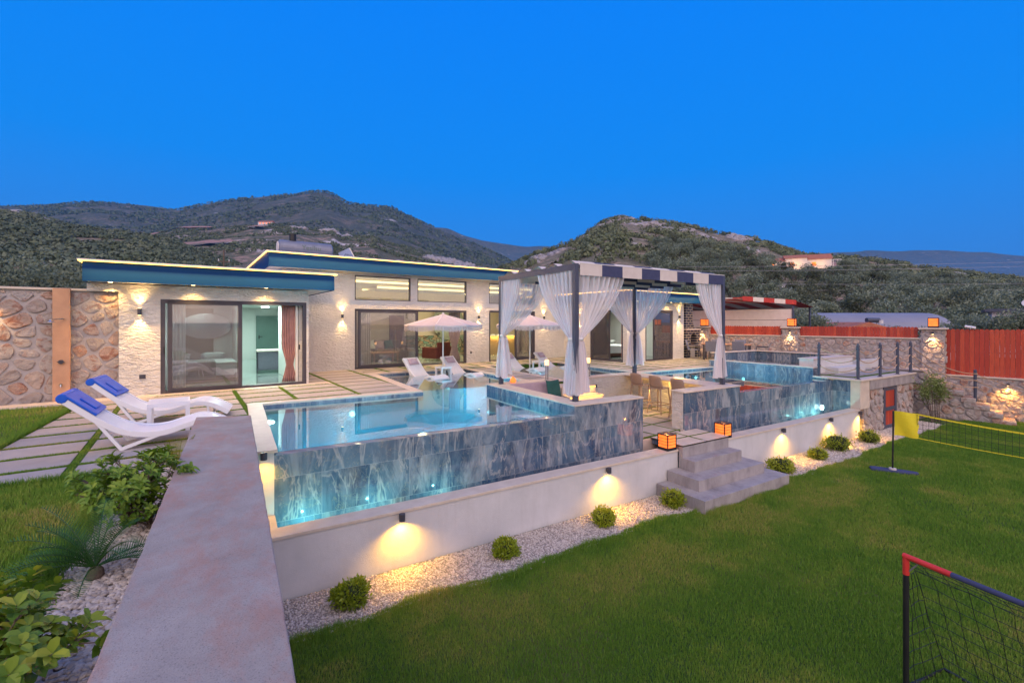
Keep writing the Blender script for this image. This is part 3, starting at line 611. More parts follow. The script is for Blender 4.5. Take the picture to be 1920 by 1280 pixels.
# ================================================================ WALL LAMPS
def down_lamp(x, y, z, label, e=9):
    T = thing('wall_lamp', label, 'wall lamp', (x, y, z), 0, 'downlights on the garden wall')
    mb = MB(); mb.tube([(0, -.055, -.05), (0, -.055, .05)], .042, 12); mb.box(-.03, .03, -.03, 0, -.03, .03); mb.build('housing', M['darkmetal'], T)
    mb = MB(); mb.tube([(0, -.055, -.052), (0, -.055, -.046)], .03, 12); mb.build('lens', M['lampbulb'], T)
    spot('beam', (0, -.11, -.06), (0, .05, -1), e, T, 138, 1.0, (1, .50, .04), .0)
for k, (x, lb) in enumerate([(2.0, 'black downlight on the garden wall nearest the foreground'), (5.9, 'black downlight on the garden wall just left of the garden steps'), (11.85, 'black downlight on the garden wall just right of the garden steps'), (14.3, 'black downlight on the garden wall, middle one right of the steps'), (16.1, 'black downlight at the far right end of the garden wall')]):
    down_lamp(x, 6.30, -.98, lb, 50)
down_lamp(.33, 7.02, -.05, 'black downlight on the pool side wall beside the foreground concrete', 14)
def updown(u, v, z, label, rz=0, e=26):
    T = hthing('wall_lamp', label, 'wall lamp', u, v, z, rz, 'up and down lamps on the villa')
    mb = MB(); mb.tube([(0, -.06, -.08), (0, -.06, .08)], .042, 12); mb.box(-.025, .025, -.03, 0, -.03, .03); mb.build('housing', M['darkmetal'], T)
    mb = MB(); mb.tube([(0, -.06, -.084), (0, -.06, -.078)], .032, 12); mb.tube([(0, -.06, .078), (0, -.06, .084)], .032, 12); mb.build('lens', M['lampbulb'], T)
    for s_ in (1, -1): spot('beam', (0, -.075, .095 * s_), (0, .06, s_), e, T, 84, 1.0, (1, .60, .20), .0)
# ================================================================ VILLA
VB = (7.0, 17.0)
V = hthing('villa', 'low white stucco villa with blue roof edges and glowing light lines', 'house', VB[0], VB[1], 0)
vo = (-VB[0], -VB[1], 0)
def wall_with_holes(mb, u0, u1, v0, v1, z0, z1, holes):
    """front wall along u with rectangular openings (ua,ub,za,zb)"""
    us = sorted(set([u0, u1] + [h[0] for h in holes] + [h[1] for h in holes])); zs = sorted(set([z0, z1] + [h[2] for h in holes] + [h[3] for h in holes]))
    for i in range(len(us) - 1):
        run = None
        for j in range(len(zs) - 1):
            uc, zc_ = (us[i] + us[i + 1]) / 2, (zs[j] + zs[j + 1]) / 2
            hole = any(h[0] < uc < h[1] and h[2] < zc_ < h[3] for h in holes)
            if not hole and run is None: run = zs[j]
            if hole and run is not None: mb.box(us[i], us[i + 1], v0, v1, run, zs[j]); run = None
        if run is not None: mb.box(us[i], us[i + 1], v0, v1, run, z1)
def sidewall(mb, u0, u1, v0, v1, z0, z1, holes):
    m2 = MB(); wall_with_holes(m2, v0, v1, u0, u1, z0, z1, holes); mb.add([(p[1], p[0], p[2]) for p in m2.v], [tuple(reversed(f)) for f in m2.f])
w = MB()
WF, MF, RF = 13.97, 17.1, 13.1
wall_with_holes(w, -1.27, 2.86, WF, WF + .22, 0, 2.64, [(-.5, 2.80, 0, 2.31)])
w.box(-1.82, -1.27, WF, WF + .3, 2.46, 2.64)
w.box(-1.27, -1.05, WF + .22, 24.5, 0, 2.64); w.box(2.64, 2.86, WF + .22, MF, 0, 2.64)
d1 = (5.09, 9.85, 0, 2.25); d2 = (11.0, 13.62, 0, 2.27)
wall_with_holes(w, 2.64, 15.5, MF, MF + .22, 0, 3.57, [d1, d2, (5.09, 7.29, 2.58, 3.50), (7.58, 9.85, 2.58, 3.50), (11.0, 13.62, 2.58, 3.50)])
w.box(2.64, 2.86, MF + .22, 24.5, 2.6, 3.57); w.box(15.3, 15.5, MF + .22, 24.5, 0, 3.57); w.box(-1.05, 15.5, 24.5, 24.7, 0, 3.57)
sidewall(w, 15.5, 15.72, RF + .22, MF, 0, 2.64, [(13.32, 15.3, 0, 2.30)])
wall_with_holes(w, 15.5, 19.65, RF, RF + .22, 0, 2.64, [(15.72, 16.0, 0, .0), (16.75, 18.8, 0, 2.30)])
w.box(19.43, 19.65, RF + .22, 19, 0, 2.64); w.box(15.5, 19.65, 19, 19.2, 0, 2.64)
w.build('outer_wall', M['stucco'], V, vo)
# roofs
def roof(u0, u1, v0, v1, z0, z1, open_back=True):
    T = MB(); T.box(u0, u1, v0, v1, z0 + .02, z1 - .06); 
    f = MB(); f.box(u0 - .02, u1 + .02, v0 - .02, v0, z0, z1); f.box(u0 - .02, u0, v0, v1, z0, z1); f.box(u1, u1 + .02, v0, v1, z0, z1)
    l = MB(); e = .085; l.box(u0 - e, u1 + e, v0 - e, v0 - e + .02, z1 + .012, z1 + .035); l.box(u0 - e, u0 - e + .02, v0 - e + .02, v1, z1 + .012, z1 + .035); l.box(u1 + e - .02, u1 + e, v0 - e + .02, v1, z1 + .012, z1 + .035)
    c = MB(); c.box(u0 - .10, u1 + .10, v0 - .10, v1, z1 + .036, z1 + .06)
    r = T.build('roof', M['soffit'], V, vo); f.build('fascia', M['bluefascia'], r); l.build('light_strip', M['led'], r); c.build('cap', M['soffit'], r)
    for q in r.children: q.data.transform(Matrix.Translation(vo))
    return r
roof(-1.81, 3.42, 13.5, 19.6, 2.65, 3.07); roof(2.2, 16.2, 16.6, 25.0, 3.57, 4.02); roof(14.95, 20.25, 12.62, 19.4, 2.65, 3.06)
# glow along the light strips (linear lamps under the cap)
for (u0, u1, v, z) in [(-1.9, 3.5, 13.40, 3.07), (2.1, 14.5, 16.5, 4.03), (14.9, 20.3, 12.52, 3.06)]:
    light('AREA', 'strip_glow', ((u0 + u1) / 2 - VB[0], v - VB[1] - .10, z - .05), 14.0 * (u1 - u0), (1, .56, .16), V, dir=(0, -.45, -1), shape='RECTANGLE', size=u1 - u0, size_y=.03)
# window and door frames
def win(u0, u1, z0, z1, v, kinds=(), fw=.05, name='window', side=False):
    """frame ring plus panes. kinds: list of (ua,ub,material,depth offset,own frame width)"""
    def Q(mb):
        if side: mb.v = [(p[1], p[0], p[2]) for p in mb.v]
        return mb
    mb = MB(); mb.box(u0, u0 + fw, v + .02, v + .14, z0, z1); mb.box(u1 - fw, u1, v + .02, v + .14, z0, z1); mb.box(u0 + fw, u1 - fw, v + .02, v + .14, z1 - fw, z1); mb.box(u0 + fw, u1 - fw, v + .02, v + .14, z0, z0 + fw * .7)
    if name == 'window':
        T = Q(mb).build(name, M['frame'], V, vo)
    else: T = Q(mb).build(name, M['frame'], V, vo)
    for (a, b, m, dv, pf) in kinds:
        if pf:
            f = MB(); y0_, y1_ = v + .05 + dv, v + .09 + dv
            f.box(a, a + pf, y0_, y1_, z0 + .03, z1 - .03); f.box(b - pf, b, y0_, y1_, z0 + .03, z1 - .03); f.box(a + pf, b - pf, y0_, y1_, z1 - .03 - pf, z1 - .03); f.box(a + pf, b - pf, y0_, y1_, z0 + .03, z0 + .03 + pf)
            fo = Q(f).build('sash', M['frame'], T, vo)
        g = MB(); g.box(a + pf, b - pf, v + .065 + dv, v + .072 + dv, z0 + .03 + pf, z1 - .03 - pf); Q(g).build('pane', m, T, vo)
    return T
T = win(-.5, 2.80, .0, 2.31, WF, [(-.36, 1.22, M['screen'], -.03, .09)], .09, 'sliding_door')
mb = MB(); mb.box(-.44, -.41, WF - .01, WF + .02, .98, 1.16); mb.box(2.60, 2.63, WF + .0, WF + .03, .98, 1.12); mb.each('handle', M['black'], T, vo)
T = win(5.09, 9.85, .0, 2.25, MF, [(5.2, 7.62, M['screen'], -.03, .11)], .08, 'sliding_door')
T = win(11.0, 13.62, 0, 2.27, MF, [(12.45, 13.54, M['screen'], -.02, .10)], .08, 'sliding_door')
T = win(16.75, 18.8, 0, 2.30, RF, [(17.35, 18.72, M['screen'], -.03, .09)], .09, 'sliding_door')
mb = MB(); mb.box(17.38, 17.41, RF - .02, RF + .01, .95, 1.15); mb.build('handle', M['black'], T, vo)
T = win(13.32, 15.3, 0, 2.30, 15.5, [(14.1, 15.22, M['screen'], -.02, .08)], .08, 'sliding_door', side=True)
win(5.09, 7.29, 2.58, 3.50, MF, [(5.13, 7.25, M['glass'], 0, 0.0)], .04); win(7.58, 9.85, 2.58, 3.50, MF, [(7.62, 9.81, M['glass'], 0, 0.0)], .04); win(11.0, 13.62, 2.58, 3.50, MF, [(11.04, 13.58, M['glass'], 0, 0.0)], .04)
mb = MB(); mb.box(-.90, -.78, WF - .012, WF, .40, .50); mb.box(10.02, 10.11, MF - .012, MF, .40, .48); mb.each('wall_socket', M['darkmetal'], V, vo)
# interiors: floors, ceilings, inner faces
mb = MB(); mb.box(-1.05, 2.64, WF + .2, 24.4, 0.0, .03); mb.box(2.64, 15.3, MF + .2, 24.4, 0.0, .03); mb.box(15.72, 19.43, RF + .2, 19, 0.0, .03); mb.build('floor', M['floor'], V, vo)
mb = MB(); mb.box(-1.05, 2.64, WF + .22, 24.4, 2.42, 2.5); mb.box(2.64, 4.15, MF + .22, 24.4, 2.42, 2.5); mb.box(15.72, 19.43, RF + .22, 19, 2.42, 2.5); mb.each('ceiling', M['interior'], V, vo)
mb = MB(); mb.box(-1.04, -1.0, WF + .22, 18.2, .03, 2.42); mb.box(2.56, 2.62, WF + .22, MF + .1, .03, 2.42); mb.box(-1.0, 1.28, 18.2, 18.3, .03, 2.42); mb.box(1.28, 1.36, 16.0, 24.3, .03, 2.42); mb.box(1.36, 4.1, 24.3, 24.38, .03, 2.42); mb.box(3.95, 4.02, MF + .3, 24.3, .03, 2.42); mb.box(2.62, 3.95, MF + .24, MF + .3, .03, 2.42); mb.box(-1.0, 2.56, WF + .23, WF + .25, 2.33, 2.42)
mb.box(15.73, 15.76, 15.4, 18.9, .03, 2.42); mb.box(19.38, 19.42, RF + .23, 18.9, .03, 2.42); mb.each('bedroom_wall', M['interior'], V, vo)
mb = MB(); mb.box(4.05, 4.1, MF + .22, 22.3, .03, 3.5); mb.box(4.1, 15.3, 22.3, 22.4, .03, 3.5); mb.box(15.24, 15.3, MF + .22, 22.3, .03, 3.5); mb.each('living_wall', M['cream'], V, vo)
mb = MB(); mb.box(4.1, 15.24, MF + .22, 22.3, 3.46, 3.5); mb.box(4.6, 14.2, MF + .9, 21.6, 3.30, 3.33); mb.box(6.6, 14.2, 18.9, 20.8, 3.18, 3.2); mb.build('coffered_ceiling', M['soffit'], V, vo)
mb = MB(); mb.box(4.55, 14.25, MF + .86, MF + .9, 3.33, 3.40); mb.box(4.55, 4.6, MF + .9, 21.6, 3.33, 3.40); mb.box(4.55, 14.2, 21.6, 21.65, 3.33, 3.40); mb.box(6.55, 14.2, 18.84, 18.9, 3.2, 3.26); mb.box(6.55, 14.2, 20.8, 20.86, 3.2, 3.26); mb.each('cove_light', M['cove'], V, vo)
mb = MB(); mb.box(-.95, .75, 18.1, 18.19, .3, 2.2); mb.box(1.26, 1.38, 15.86, 15.99, .05, 2.40); mb.each('slat_panel', M['slat'], V, vo)
mb = MB(); mb.box(16.0, 19.3, 18.85, 18.95, .05, 2.3); mb.box(15.78, 15.84, 15.5, 18.8, .05, 2.3); mb.each('wood_panel', M['ribwood'], V, vo)
mb = MB(); mb.box(2.67, 3.62, 24.2, 24.29, .05, 2.05); d = mb.build('inner_door', M['greendoor'], V, vo)
mb = MB(); mb.box(2.76, 2.80, 24.13, 24.2, .98, 1.14); mb.box(2.80, 2.92, 24.13, 24.16, 1.06, 1.09); mb.build('handle', M['black'], d, vo)
mb = MB(); mb.box(8.35, 9.1, 22.2, 22.3, .05, 2.1); d = mb.build('inner_door', M['brownwood'], V, vo); mb = MB(); mb.box(8.42, 8.46, 22.14, 22.2, 1., 1.14); mb.build('handle', M['black'], d, vo)
CL = (1, .80, .45)
for (u, v, z, e, col) in [(.3, 15.6, 2.3, 45, (.72, 1, .92)), (2.0, 17.2, 2.3, 42, (.72, 1, .92)), (2.7, 21.5, 2.3, 55, (.72, 1, .92)), (5.6, 19.2, 3.1, 60, CL), (8.6, 19.2, 3.1, 60, CL), (12.3, 19.2, 3.0, 60, CL), (17.5, 15.6, 2.3, 30, (.95, .95, .85))]:
    light('AREA', 'ceiling_light', (u - VB[0], v - VB[1], z), e, col, V, dir=(0, 0, -1), shape='DISK', size=.7)
mb = MB()
for (u, v, z) in [(.3, 15.6, 2.36), (2.0, 17.2, 2.36), (2.7, 21.5, 2.36), (17.5, 15.6, 2.36)]: mb.tube([(u, v, z), (u, v, z + .05)], .14, 16)
mb.each('ceiling_lamp', M['ceilinglamp'], V, vo)
# soffit downlights
mb = MB()
for (u, v) in [(-1.4, 13.80), (.15, 13.72), (1.75, 13.72), (15.9, 12.85), (17.0, 12.85), (18.3, 12.85), (2.98, 15.2)]:
    mb.tube([(u, v, 2.66), (u, v, 2.668)], .04, 10)
    spot('soffit_beam', (u - VB[0], v - VB[1], 2.60), (0, .16, -1), 20, V, 120, .9, (1, .58, .17), .0)
mb.each('soffit_lamp', M['lampbulb'], V, vo)
updown(-.89, WF, 2.0, 'up and down lamp left of the bedroom sliding door on the near wing')
updown(4.63, MF, 1.97, 'up and down lamp between the near wing and the wide living room door')
updown(10.44, MF, 1.97, 'up and down lamp between the two main sliding doors, behind the first parasol')
updown(14.14, MF, 1.97, 'up and down lamp above the second parasol')
updown(19.24, RF, 2.0, 'up and down lamp on the far wing beside the brick barbecue')
updown(15.5, 15.95, 1.97, 'up and down lamp on the side wall of the far wing behind the sheer curtain', R(-90))
# ---- furniture inside
def bed(name_label, u, v, rz, thr=None, wood='brownwood'):
    T = hthing('bed', name_label, 'bed', u, v, .03, rz)
    mb = MB(); mb.box(-.95, .95, -1.05, 1.05, 0.05, .26); mb.build('base', M[wood], T, bevel=.02)
    mb = MB(); mb.box(-.9, .9, -1.02, 1.0, .26, .52); mb.build('mattress', M['sheet'], T, bevel=.07)
    mb = MB(); mb.box(-.97, .97, -1.08, .45, .50, .575); mb.box(-.97, -.92, -1.08, .45, .25, .50); mb.box(.92, .97, -1.08, .45, .25, .50); mb.box(-.92, .92, -1.08, -1.03, .2, .50); mb.build('duvet', M['sheet'], T, bevel=.025)
    for s_ in (-.45, .45): pillow('pillow', None, None, .65, .42, .18, M['sheet'], (s_, .72, .64), (R(62), 0, 0), T)
    if thr: mb = MB(); mb.box(-.45, .45, -1.1, .1, .58, .60); mb.box(-.45, .45, -1.115, -1.085, .12, .60); mb.build('throw', M['greythrow'], T, bevel=.008)
    return T
bed('double bed with a grey throw behind the near wing sliding door', .25, 16.6, 0, True)
bed('double bed with white bedding in the far wing bedroom', 17.7, 16.2, R(-18))
mb = MB(); n = 28
ring = [(.52 * math.cos(2 * math.pi * i / n) * 1.35, 0, .52 * math.sin(2 * math.pi * i / n) * .8) for i in range(n)]
mb.add(ring + [(p[0], .03, p[2]) for p in ring], [tuple(range(n)), tuple(range(2 * n - 1, n - 1, -1))] + [(i, (i + 1) % n, n + (i + 1) % n, n + i) for i in range(n)])
o = mb.build('oval_mirror', M['chrome']); x, y = H2W(.55, 18.05); o.location = (x, y, 1.62); o.rotation_euler = (0, 0, HR); tag(o, 'oval wall mirror on the slatted panel above the near bed', 'mirror')
# crib
T = hthing('travel_cot', 'grey mesh travel cot on castors standing on the polished floor', 'cot', 2.36, 17.72, .03, R(-6))
M['cotmesh'] = nmat('grey_cot_mesh', (.17, .18, .24), (.21, .22, .28), 20, .9, 200, .2, .002)
mb = MB(); mb.box(-.36, .36, -.36, .36, .10, .72); mb.build('side_panels', M['cotmesh'], T, bevel=.02)
mb = MB(); mb.box(-.40, .40, -.40, .40, .72, .78); mb.build('rim', M['beigefabric'], T, bevel=.015)
for sx in (-1, 1):
    for sy in (-1, 1):
        mb = MB(); mb.tube([(sx * .37, sy * .37, .06), (sx * .37, sy * .37, .74)], .022, 8); mb.build('leg', M['darkmetal'], T)
        mb = MB(); mb.tube([(sx * .37 - .015, sy * .37, .035), (sx * .37 + .015, sy * .37, .035)], .035, 10); mb.build('castor', M['darkmetal'], T)
def drape(name, label, m, u, v, z0, z1, w, h_group=None, pl=7, amp=.035, tie=None, rz=0, parent=None):
    """hanging pleated curtain, optional pinch"""
    nz, nx = 14, pl * 6; V_ = []; F_ = []
    for i in range(nz + 1):
        z = z1 + (z0 - z1) * i / nz
        ws = 1.
        if tie: d_ = abs(z - tie); ws = .45 + .55 * min(1, (d_ / .5)) ** 1.2
        for j in range(nx + 1):
            a = j / nx; V_.append(((a - .5) * w * ws, amp * math.sin(a * pl * 2 * math.pi) * (1 + .3 * math.sin(3 * a + z)), z))
    F_ = [(i * (nx + 1) + j, i * (nx + 1) + j + 1, (i + 1) * (nx + 1) + j + 1, (i + 1) * (nx + 1) + j) for i in range(nz) for j in range(nx)]
    mb = MB(); mb.add(V_, F_); o = mb.build(name, m, smooth=True); x, y = H2W(u, v); o.location = (x, y, 0); o.rotation_euler = (0, 0, HR + rz)
    s_ = o.modifiers.new('s', 'SOLIDIFY'); s_.thickness = .004
    tag(o, label, 'curtain'); return o
drape('curtain', 'rose pink curtain tied back at the open side of the near wing door', M['pinkcurtain'], 2.42, WF + .33, .05, 2.3, .42, tie=.55)
drape('curtain', 'grey curtain hanging at the right end of the wide living room door', M['greycurtain'], 9.45, MF + .35, .05, 2.3, .55, tie=.7)
drape('curtain', 'rose pink curtain seen through the side door of the far wing', M['pinkcurtain'], 15.95, 13.6, .05, 2.3, .4, rz=R(90))
o = drape('curtain', 'white sheer curtain hanging inside behind the near wing glass', M['sheer'], -.25, WF + .32, .05, 2.3, .5); at = o.data.attributes.new('rnd', 'FLOAT', 'FACE'); at.data.foreach_set('value', [1.] * len(o.data.polygons))
o = drape('curtain', 'white sheer curtain hanging inside at the left of the living room glass', M['sheer'], 5.5, MF + .35, .05, 2.3, .6); at = o.data.attributes.new('rnd', 'FLOAT', 'FACE'); at.data.foreach_set('value', [1.] * len(o.data.polygons))
o = drape('curtain', 'white sheer curtain at the corner between the far wing doors', M['sheer'], 16.3, RF + .3, .05, 2.3, .7); at = o.data.attributes.new('rnd', 'FLOAT', 'FACE'); at.data.foreach_set('value', [1.] * len(o.data.polygons))
def disc(name, label, m, u, v, z, r):
    n = 36; rg = [(r * math.cos(2 * math.pi * i / n), 0, r * math.sin(2 * math.pi * i / n)) for i in range(n)]
    mb = MB(); mb.add(rg + [(p[0], .04, p[2]) for p in rg], [tuple(range(n)), tuple(range(2 * n - 1, n - 1, -1))] + [(i, (i + 1) % n, n + (i + 1) % n, n + i) for i in range(n)])
    o = mb.build(name, m); x, y = H2W(u, v); o.location = (x, y, z); o.rotation_euler = (0, 0, HR); tag(o, label, 'wall art'); return o
disc('round_wall_art', 'yellow and blue planet disc on the living room back wall', M['planet'], 6.0, 22.2, 1.75, .95)
disc('round_wall_art', 'grey cratered moon disc on the living room wall by the curtain', M['moon'], 11.6, 22.1, 1.75, .95)
mb = MB(); mb.box(-1.9, 1.9, 0, .05, 0, 1.0); o = mb.build('rock_mural', M['mural']); x, y = H2W(10.9, 22.15); o.location = (x, y, .05); o.rotation_euler = (0, 0, HR); tag(o, 'painted mural of stacked green and brown rocks low on the living room wall', 'mural')
T = hthing('sofa', 'long dark grey sofa with patterned cushions along the living room wall', 'sofa', 7.0, 21.0, .03)
mb = MB(); mb.box(-1.6, 1.6, -.4, .45, .08, .42); mb.build('seat', M['sofafabric'], T, bevel=.03); mb = MB(); mb.box(-1.6, 1.6, .45, .7, .08, .85); mb.build('backrest', M['sofafabric'], T, bevel=.03)
for s_ in (-1, 1): mb = MB(); mb.box(min(s_ * 1.6, s_ * 1.8), max(s_ * 1.6, s_ * 1.8), -.4, .7, .08, .62); mb.build('armrest', M['sofafabric'], T, bevel=.03)
for k, m in enumerate(['sheet', 'greenpillow', 'greythrow', 'sheet', 'pinkpillow', 'greenpillow']): pillow('cushion', ['white scatter cushion at the left end of the living room sofa', 'dark green scatter cushion second from the left on the sofa', 'grey scatter cushion third from the left on the sofa', 'white scatter cushion fourth from the left on the sofa', 'dusty pink scatter cushion near the right of the sofa', 'dark green scatter cushion at the right end of the sofa'][k], 'cushion', .45, .45, .14, M[m], (*H2W(5.7 + k * .45, 21.3), .68), (R(-18), R(8 * (-1) ** k), HR), group='scatter cushions on the sofa')
T = hthing('coffee_table', 'low pale wooden coffee table in front of the grey sofa', 'coffee table', 7.1, 19.6, .03)
mb = MB(); mb.box(-.6, .6, -.35, .35, .36, .41); mb.build('tabletop', M['woodlight'], T, bevel=.01)
for sx in (-1, 1):
    for sy in (-1, 1): mb = MB(); mb.box(sx * .52 - .03, sx * .52 + .03, sy * .28 - .03, sy * .28 + .03, 0, .36); mb.build('leg', M['woodlight'], T)
T = hthing('armchair', 'dark red armchair behind the first parasol pole', 'armchair', 9.3, 18.9, .03, R(20))
mb = MB(); mb.box(-.4, .4, -.4, .4, .1, .42); mb.build('seat', M['redfabric'], T, bevel=.04); mb = MB(); mb.box(-.4, .4, -.5, -.38, .1, .82); mb.build('backrest', M['redfabric'], T, bevel=.03)
for s_ in (-1, 1): mb = MB(); mb.box(min(s_ * .4, s_ * .52), max(s_ * .4, s_ * .52), -.5, .4, .1, .6); mb.build('armrest', M['redfabric'], T, bevel=.03)
mb = MB()
T = hthing('kitchen_bar', 'kitchen bar with an amber lit front inside the second sliding door', 'bar counter', 13.4, 20.4, .03)
mb = MB(); mb.box(-1.3, 1.3, -.25, .35, 0, 1.0); mb.build('counter_body', M['ribwood'], T); mb = MB(); mb.box(-1.4, 1.4, -.4, .4, 1.0, 1.05); mb.build('countertop', M['sheet'], T)
mb = MB(); mb.box(-1.3, 1.3, -.30, -.28, .95, .98); mb.build('light_strip', M['ledsoft'], T); light('AREA', 'bar_glow', (0, -.34, .94), 8, (1, .6, .15), T, dir=(0, .3, -1), shape='RECTANGLE', size=2.5, size_y=.05)
for k in range(2):
    T = hthing('pendant_lamp', ['small glass pendant lamp nearest the left edge of the kitchen door', 'small glass pendant lamp seen through the sheer curtain over the kitchen bar'][k], 'pendant lamp', 12.6 + k * 1.3, 20.0, 1.85)
    mb = MB(); mb.tube([(0, 0, .2), (0, 0, 1.6)], .006, 6); mb.build('cord', M['black'], T); mb = MB(); mb.lathe([(.02, .22), (.06, .18), (.11, .02), (.10, 0)], 14); mb.build('shade', M['darkmetal'], T); mb = MB(); mb.lathe([(.0, -.02), (.04, 0), (.04, .05), (.0, .07)], 10); mb.build('bulb', M['lampbulb'], T)
# ================================================================ SOLAR TANK ON THE ROOF
T = hthing('water_tank', 'grey cylindrical solar water tank lying on the main roof', 'water tank', 3.7, 18.6, 4.3)
mb = MB(); mb.tube([(-.95, 0, .22), (-.9, 0, .22), (.9, 0, .22), (.95, 0, .22)], [.20, .27, .27, .20], 24); mb.build('drum', M['tank'], T, smooth=False)
mb = MB(); mb.tube([(-.98, 0, .22), (-.95, 0, .22)], .2, 20); mb.build('end_cap', M['beigefabric'], T)
for s_ in (-.6, .6): mb = MB(); mb.box(s_ - .03, s_ + .03, -.22, .22, -.26, .05); mb.build('leg', M['chrome'], T)
mb = MB(); mb.tube([(-.45, 0, .48), (-.45, 0, .74)], .12, 14); mb.build('expansion_tank', M['black'], T)
cu = bpy.data.curves.new('lettering', 'FONT'); cu.body = 'Yesilsu'; cu.size = .24; cu.extrude = .002; cu.align_x = 'CENTER'
to = bpy.data.objects.new('lettering', cu); C.objects.link(to); bpy.context.view_layer.update()
me = bpy.data.meshes.new_from_object(to.evaluated_get(bpy.context.evaluated_depsgraph_get())); bpy.data.objects.remove(to)
to = bpy.data.objects.new('lettering', me); C.objects.link(to); to.parent = T; to.location = (.15, -.275, .16); to.rotation_euler = (R(90), 0, 0); me.materials.clear(); me.materials.append(M['greendoor'])
for s_, lb in ((5.35, 'slim grey solar panel edge standing on the main roof'),):
    T = hthing('solar_panel', lb, 'solar panel', s_, 18.4, 4.04); mb = MB(); mb.add([(-.1, 0, .65), (.25, 0, 0), (.29, 0, 0), (-.06, 0, .65), (-.1, 1.6, .65), (.25, 1.6, 0), (.29, 1.6, 0), (-.06, 1.6, .65)], [(0, 1, 2, 3), (4, 7, 6, 5), (0, 3, 7, 4), (1, 5, 6, 2), (0, 4, 5, 1), (3, 2, 6, 7)]); mb.build('panel', M['chrome'], T)
    mb = MB(); mb.tube([(-.02, .8, .5), (-.3, .8, 0)], .02, 6); mb.build('strut', M['chrome'], T)
# ================================================================ RUBBLE STONE FACES
def stones(width, height, sx, sz, seed, profile=None, depth=.05, gap=.022, keep=None):
    """irregular fitted stones on a plane: local x along the wall, z up, relief towards -y. returns MB, rnd list"""
    rs = random.Random(seed); nx, nz = int(width / sx) + 3, int(height / sz) + 3; S = {}
    for i in range(-1, nx):
        for j in range(-1, nz):
            S[i, j] = ((i + .5 * (j % 2) + rs.uniform(.08, .92)) * sx * 1.0, (j + rs.uniform(.12, .88)) * sz)
    mb = MB(); rn = []
    box = [(0.01, 0.01), (width - .01, .01), (width - .01, height - .01), (.01, height - .01)]
    for (i, j), (cx, cy) in S.items():
        if not (-.3 < cx < width + .3 and -.3 < cy < height + .3): continue
        poly = box
        for di in (-2, -1, 0, 1, 2):
            for dj in (-2, -1, 0, 1, 2):
                q = S.get((i + di, j + dj))
                if q is None or (di == 0 and dj == 0): continue
                mx_, my_ = (cx + q[0]) / 2, (cy + q[1]) / 2; dx, dy = q[0] - cx, q[1] - cy
                out = []; n = len(poly)
                for k in range(n):
                    p, r_ = poly[k], poly[(k + 1) % n]
                    a = (p[0] - mx_) * dx + (p[1] - my_) * dy; b = (r_[0] - mx_) * dx + (r_[1] - my_) * dy
                    if a <= 0: out.append(p)
                    if a * b < 0: t_ = a / (a - b); out.append((p[0] + t_ * (r_[0] - p[0]), p[1] + t_ * (r_[1] - p[1])))
                poly = out
                if len(poly) < 3: break
            if len(poly) < 3: break
        if len(poly) < 3: continue
        gx = sum(p[0] for p in poly) / len(poly); gy = sum(p[1] for p in poly) / len(poly)
        if keep and not keep(gx, gy): continue
        size = math.sqrt(abs(sum(poly[k][0] * poly[(k + 1) % len(poly)][1] - poly[(k + 1) % len(poly)][0] * poly[k][1] for k in range(len(poly)))) / 2)
        if size < .05: continue
        g = gap * rs.uniform(.5, 1.5); sc_ = max(.3, 1 - 2.2 * g / size)
        poly = [(gx + (p[0] - gx) * sc_, gy + (p[1] - gy) * sc_) for p in poly]
        for _ in range(rs.choice((1, 2, 2))):
            o_ = []
            for k in range(len(poly)):
                p, q = poly[k], poly[(k + 1) % len(poly)]
                o_ += [(.78 * p[0] + .22 * q[0], .78 * p[1] + .22 * q[1]), (.22 * p[0] + .78 * q[0], .22 * p[1] + .78 * q[1])]
            poly = o_
        n = len(poly); d = depth * rs.uniform(.5, 1.15); V_ = []; tx, tz = rs.uniform(-.25, .25), rs.uniform(-.25, .25)
        for (s_, dd) in ((1, 0), (.97, .72), (.90, .96), (.55, 1.0)):
            for p in poly:
                x, z = gx + (p[0] - gx) * s_, gy + (p[1] - gy) * s_
                y = -d * dd * (1 + tx * (x - gx) / size * 2 + tz * (z - gy) / size * 2) + (.008 * mnoise.noise(Vector((x * 9, z * 9, seed))) if dd else .01) - (.022 * mnoise.noise(Vector((x * 8, z * 8, seed + 3.))) if dd > .7 else 0)
                V_.append((x, y, z))
        V_.append((gx, -d * 1.05, gy)); F_ = [(r_ * n + k, r_ * n + (k + 1) % n, (r_ + 1) * n + (k + 1) % n, (r_ + 1) * n + k) for r_ in range(3) for k in range(n)] + [(3 * n + k, 3 * n + (k + 1) % n, 4 * n) for k in range(n)]
        mb.add(V_, F_); rn += [rs.random()] * len(F_)
    return mb, rn
def stone_part(parent, width, height, loc, rz, seed, sx=.42, sz=.27, **k):
    mb, rn = stones(width, height, sx, sz, seed, **k)
    o = mb.build('stonework', M['rubble'], parent, smooth=False); o.location = loc; o.rotation_euler = (0, 0, rz)
    at = o.data.attributes.new('rnd', 'FLOAT', 'FACE'); at.data.foreach_set('value', rn); return o
def lines_wall(T, L, h, th, z0=0, seed=1, sx=.42, sz=.27, stone_h=None, coping=True, **k):
    """wall body from local origin along +x, face at y=0 looking -y"""
    mb = MB(); mb.box(0, L, 0, th, z0, h); mb.build('mortar', M['grout'], T)
    if coping: mb = MB(); mb.box(-.03, L + .03, -.06, th + .04, h, h + .05); mb.build('coping', M['coping'], T, bevel=.005)
    return stone_part(T, L, (h - z0), (0, 0, z0), 0, seed, sx, sz, **k)
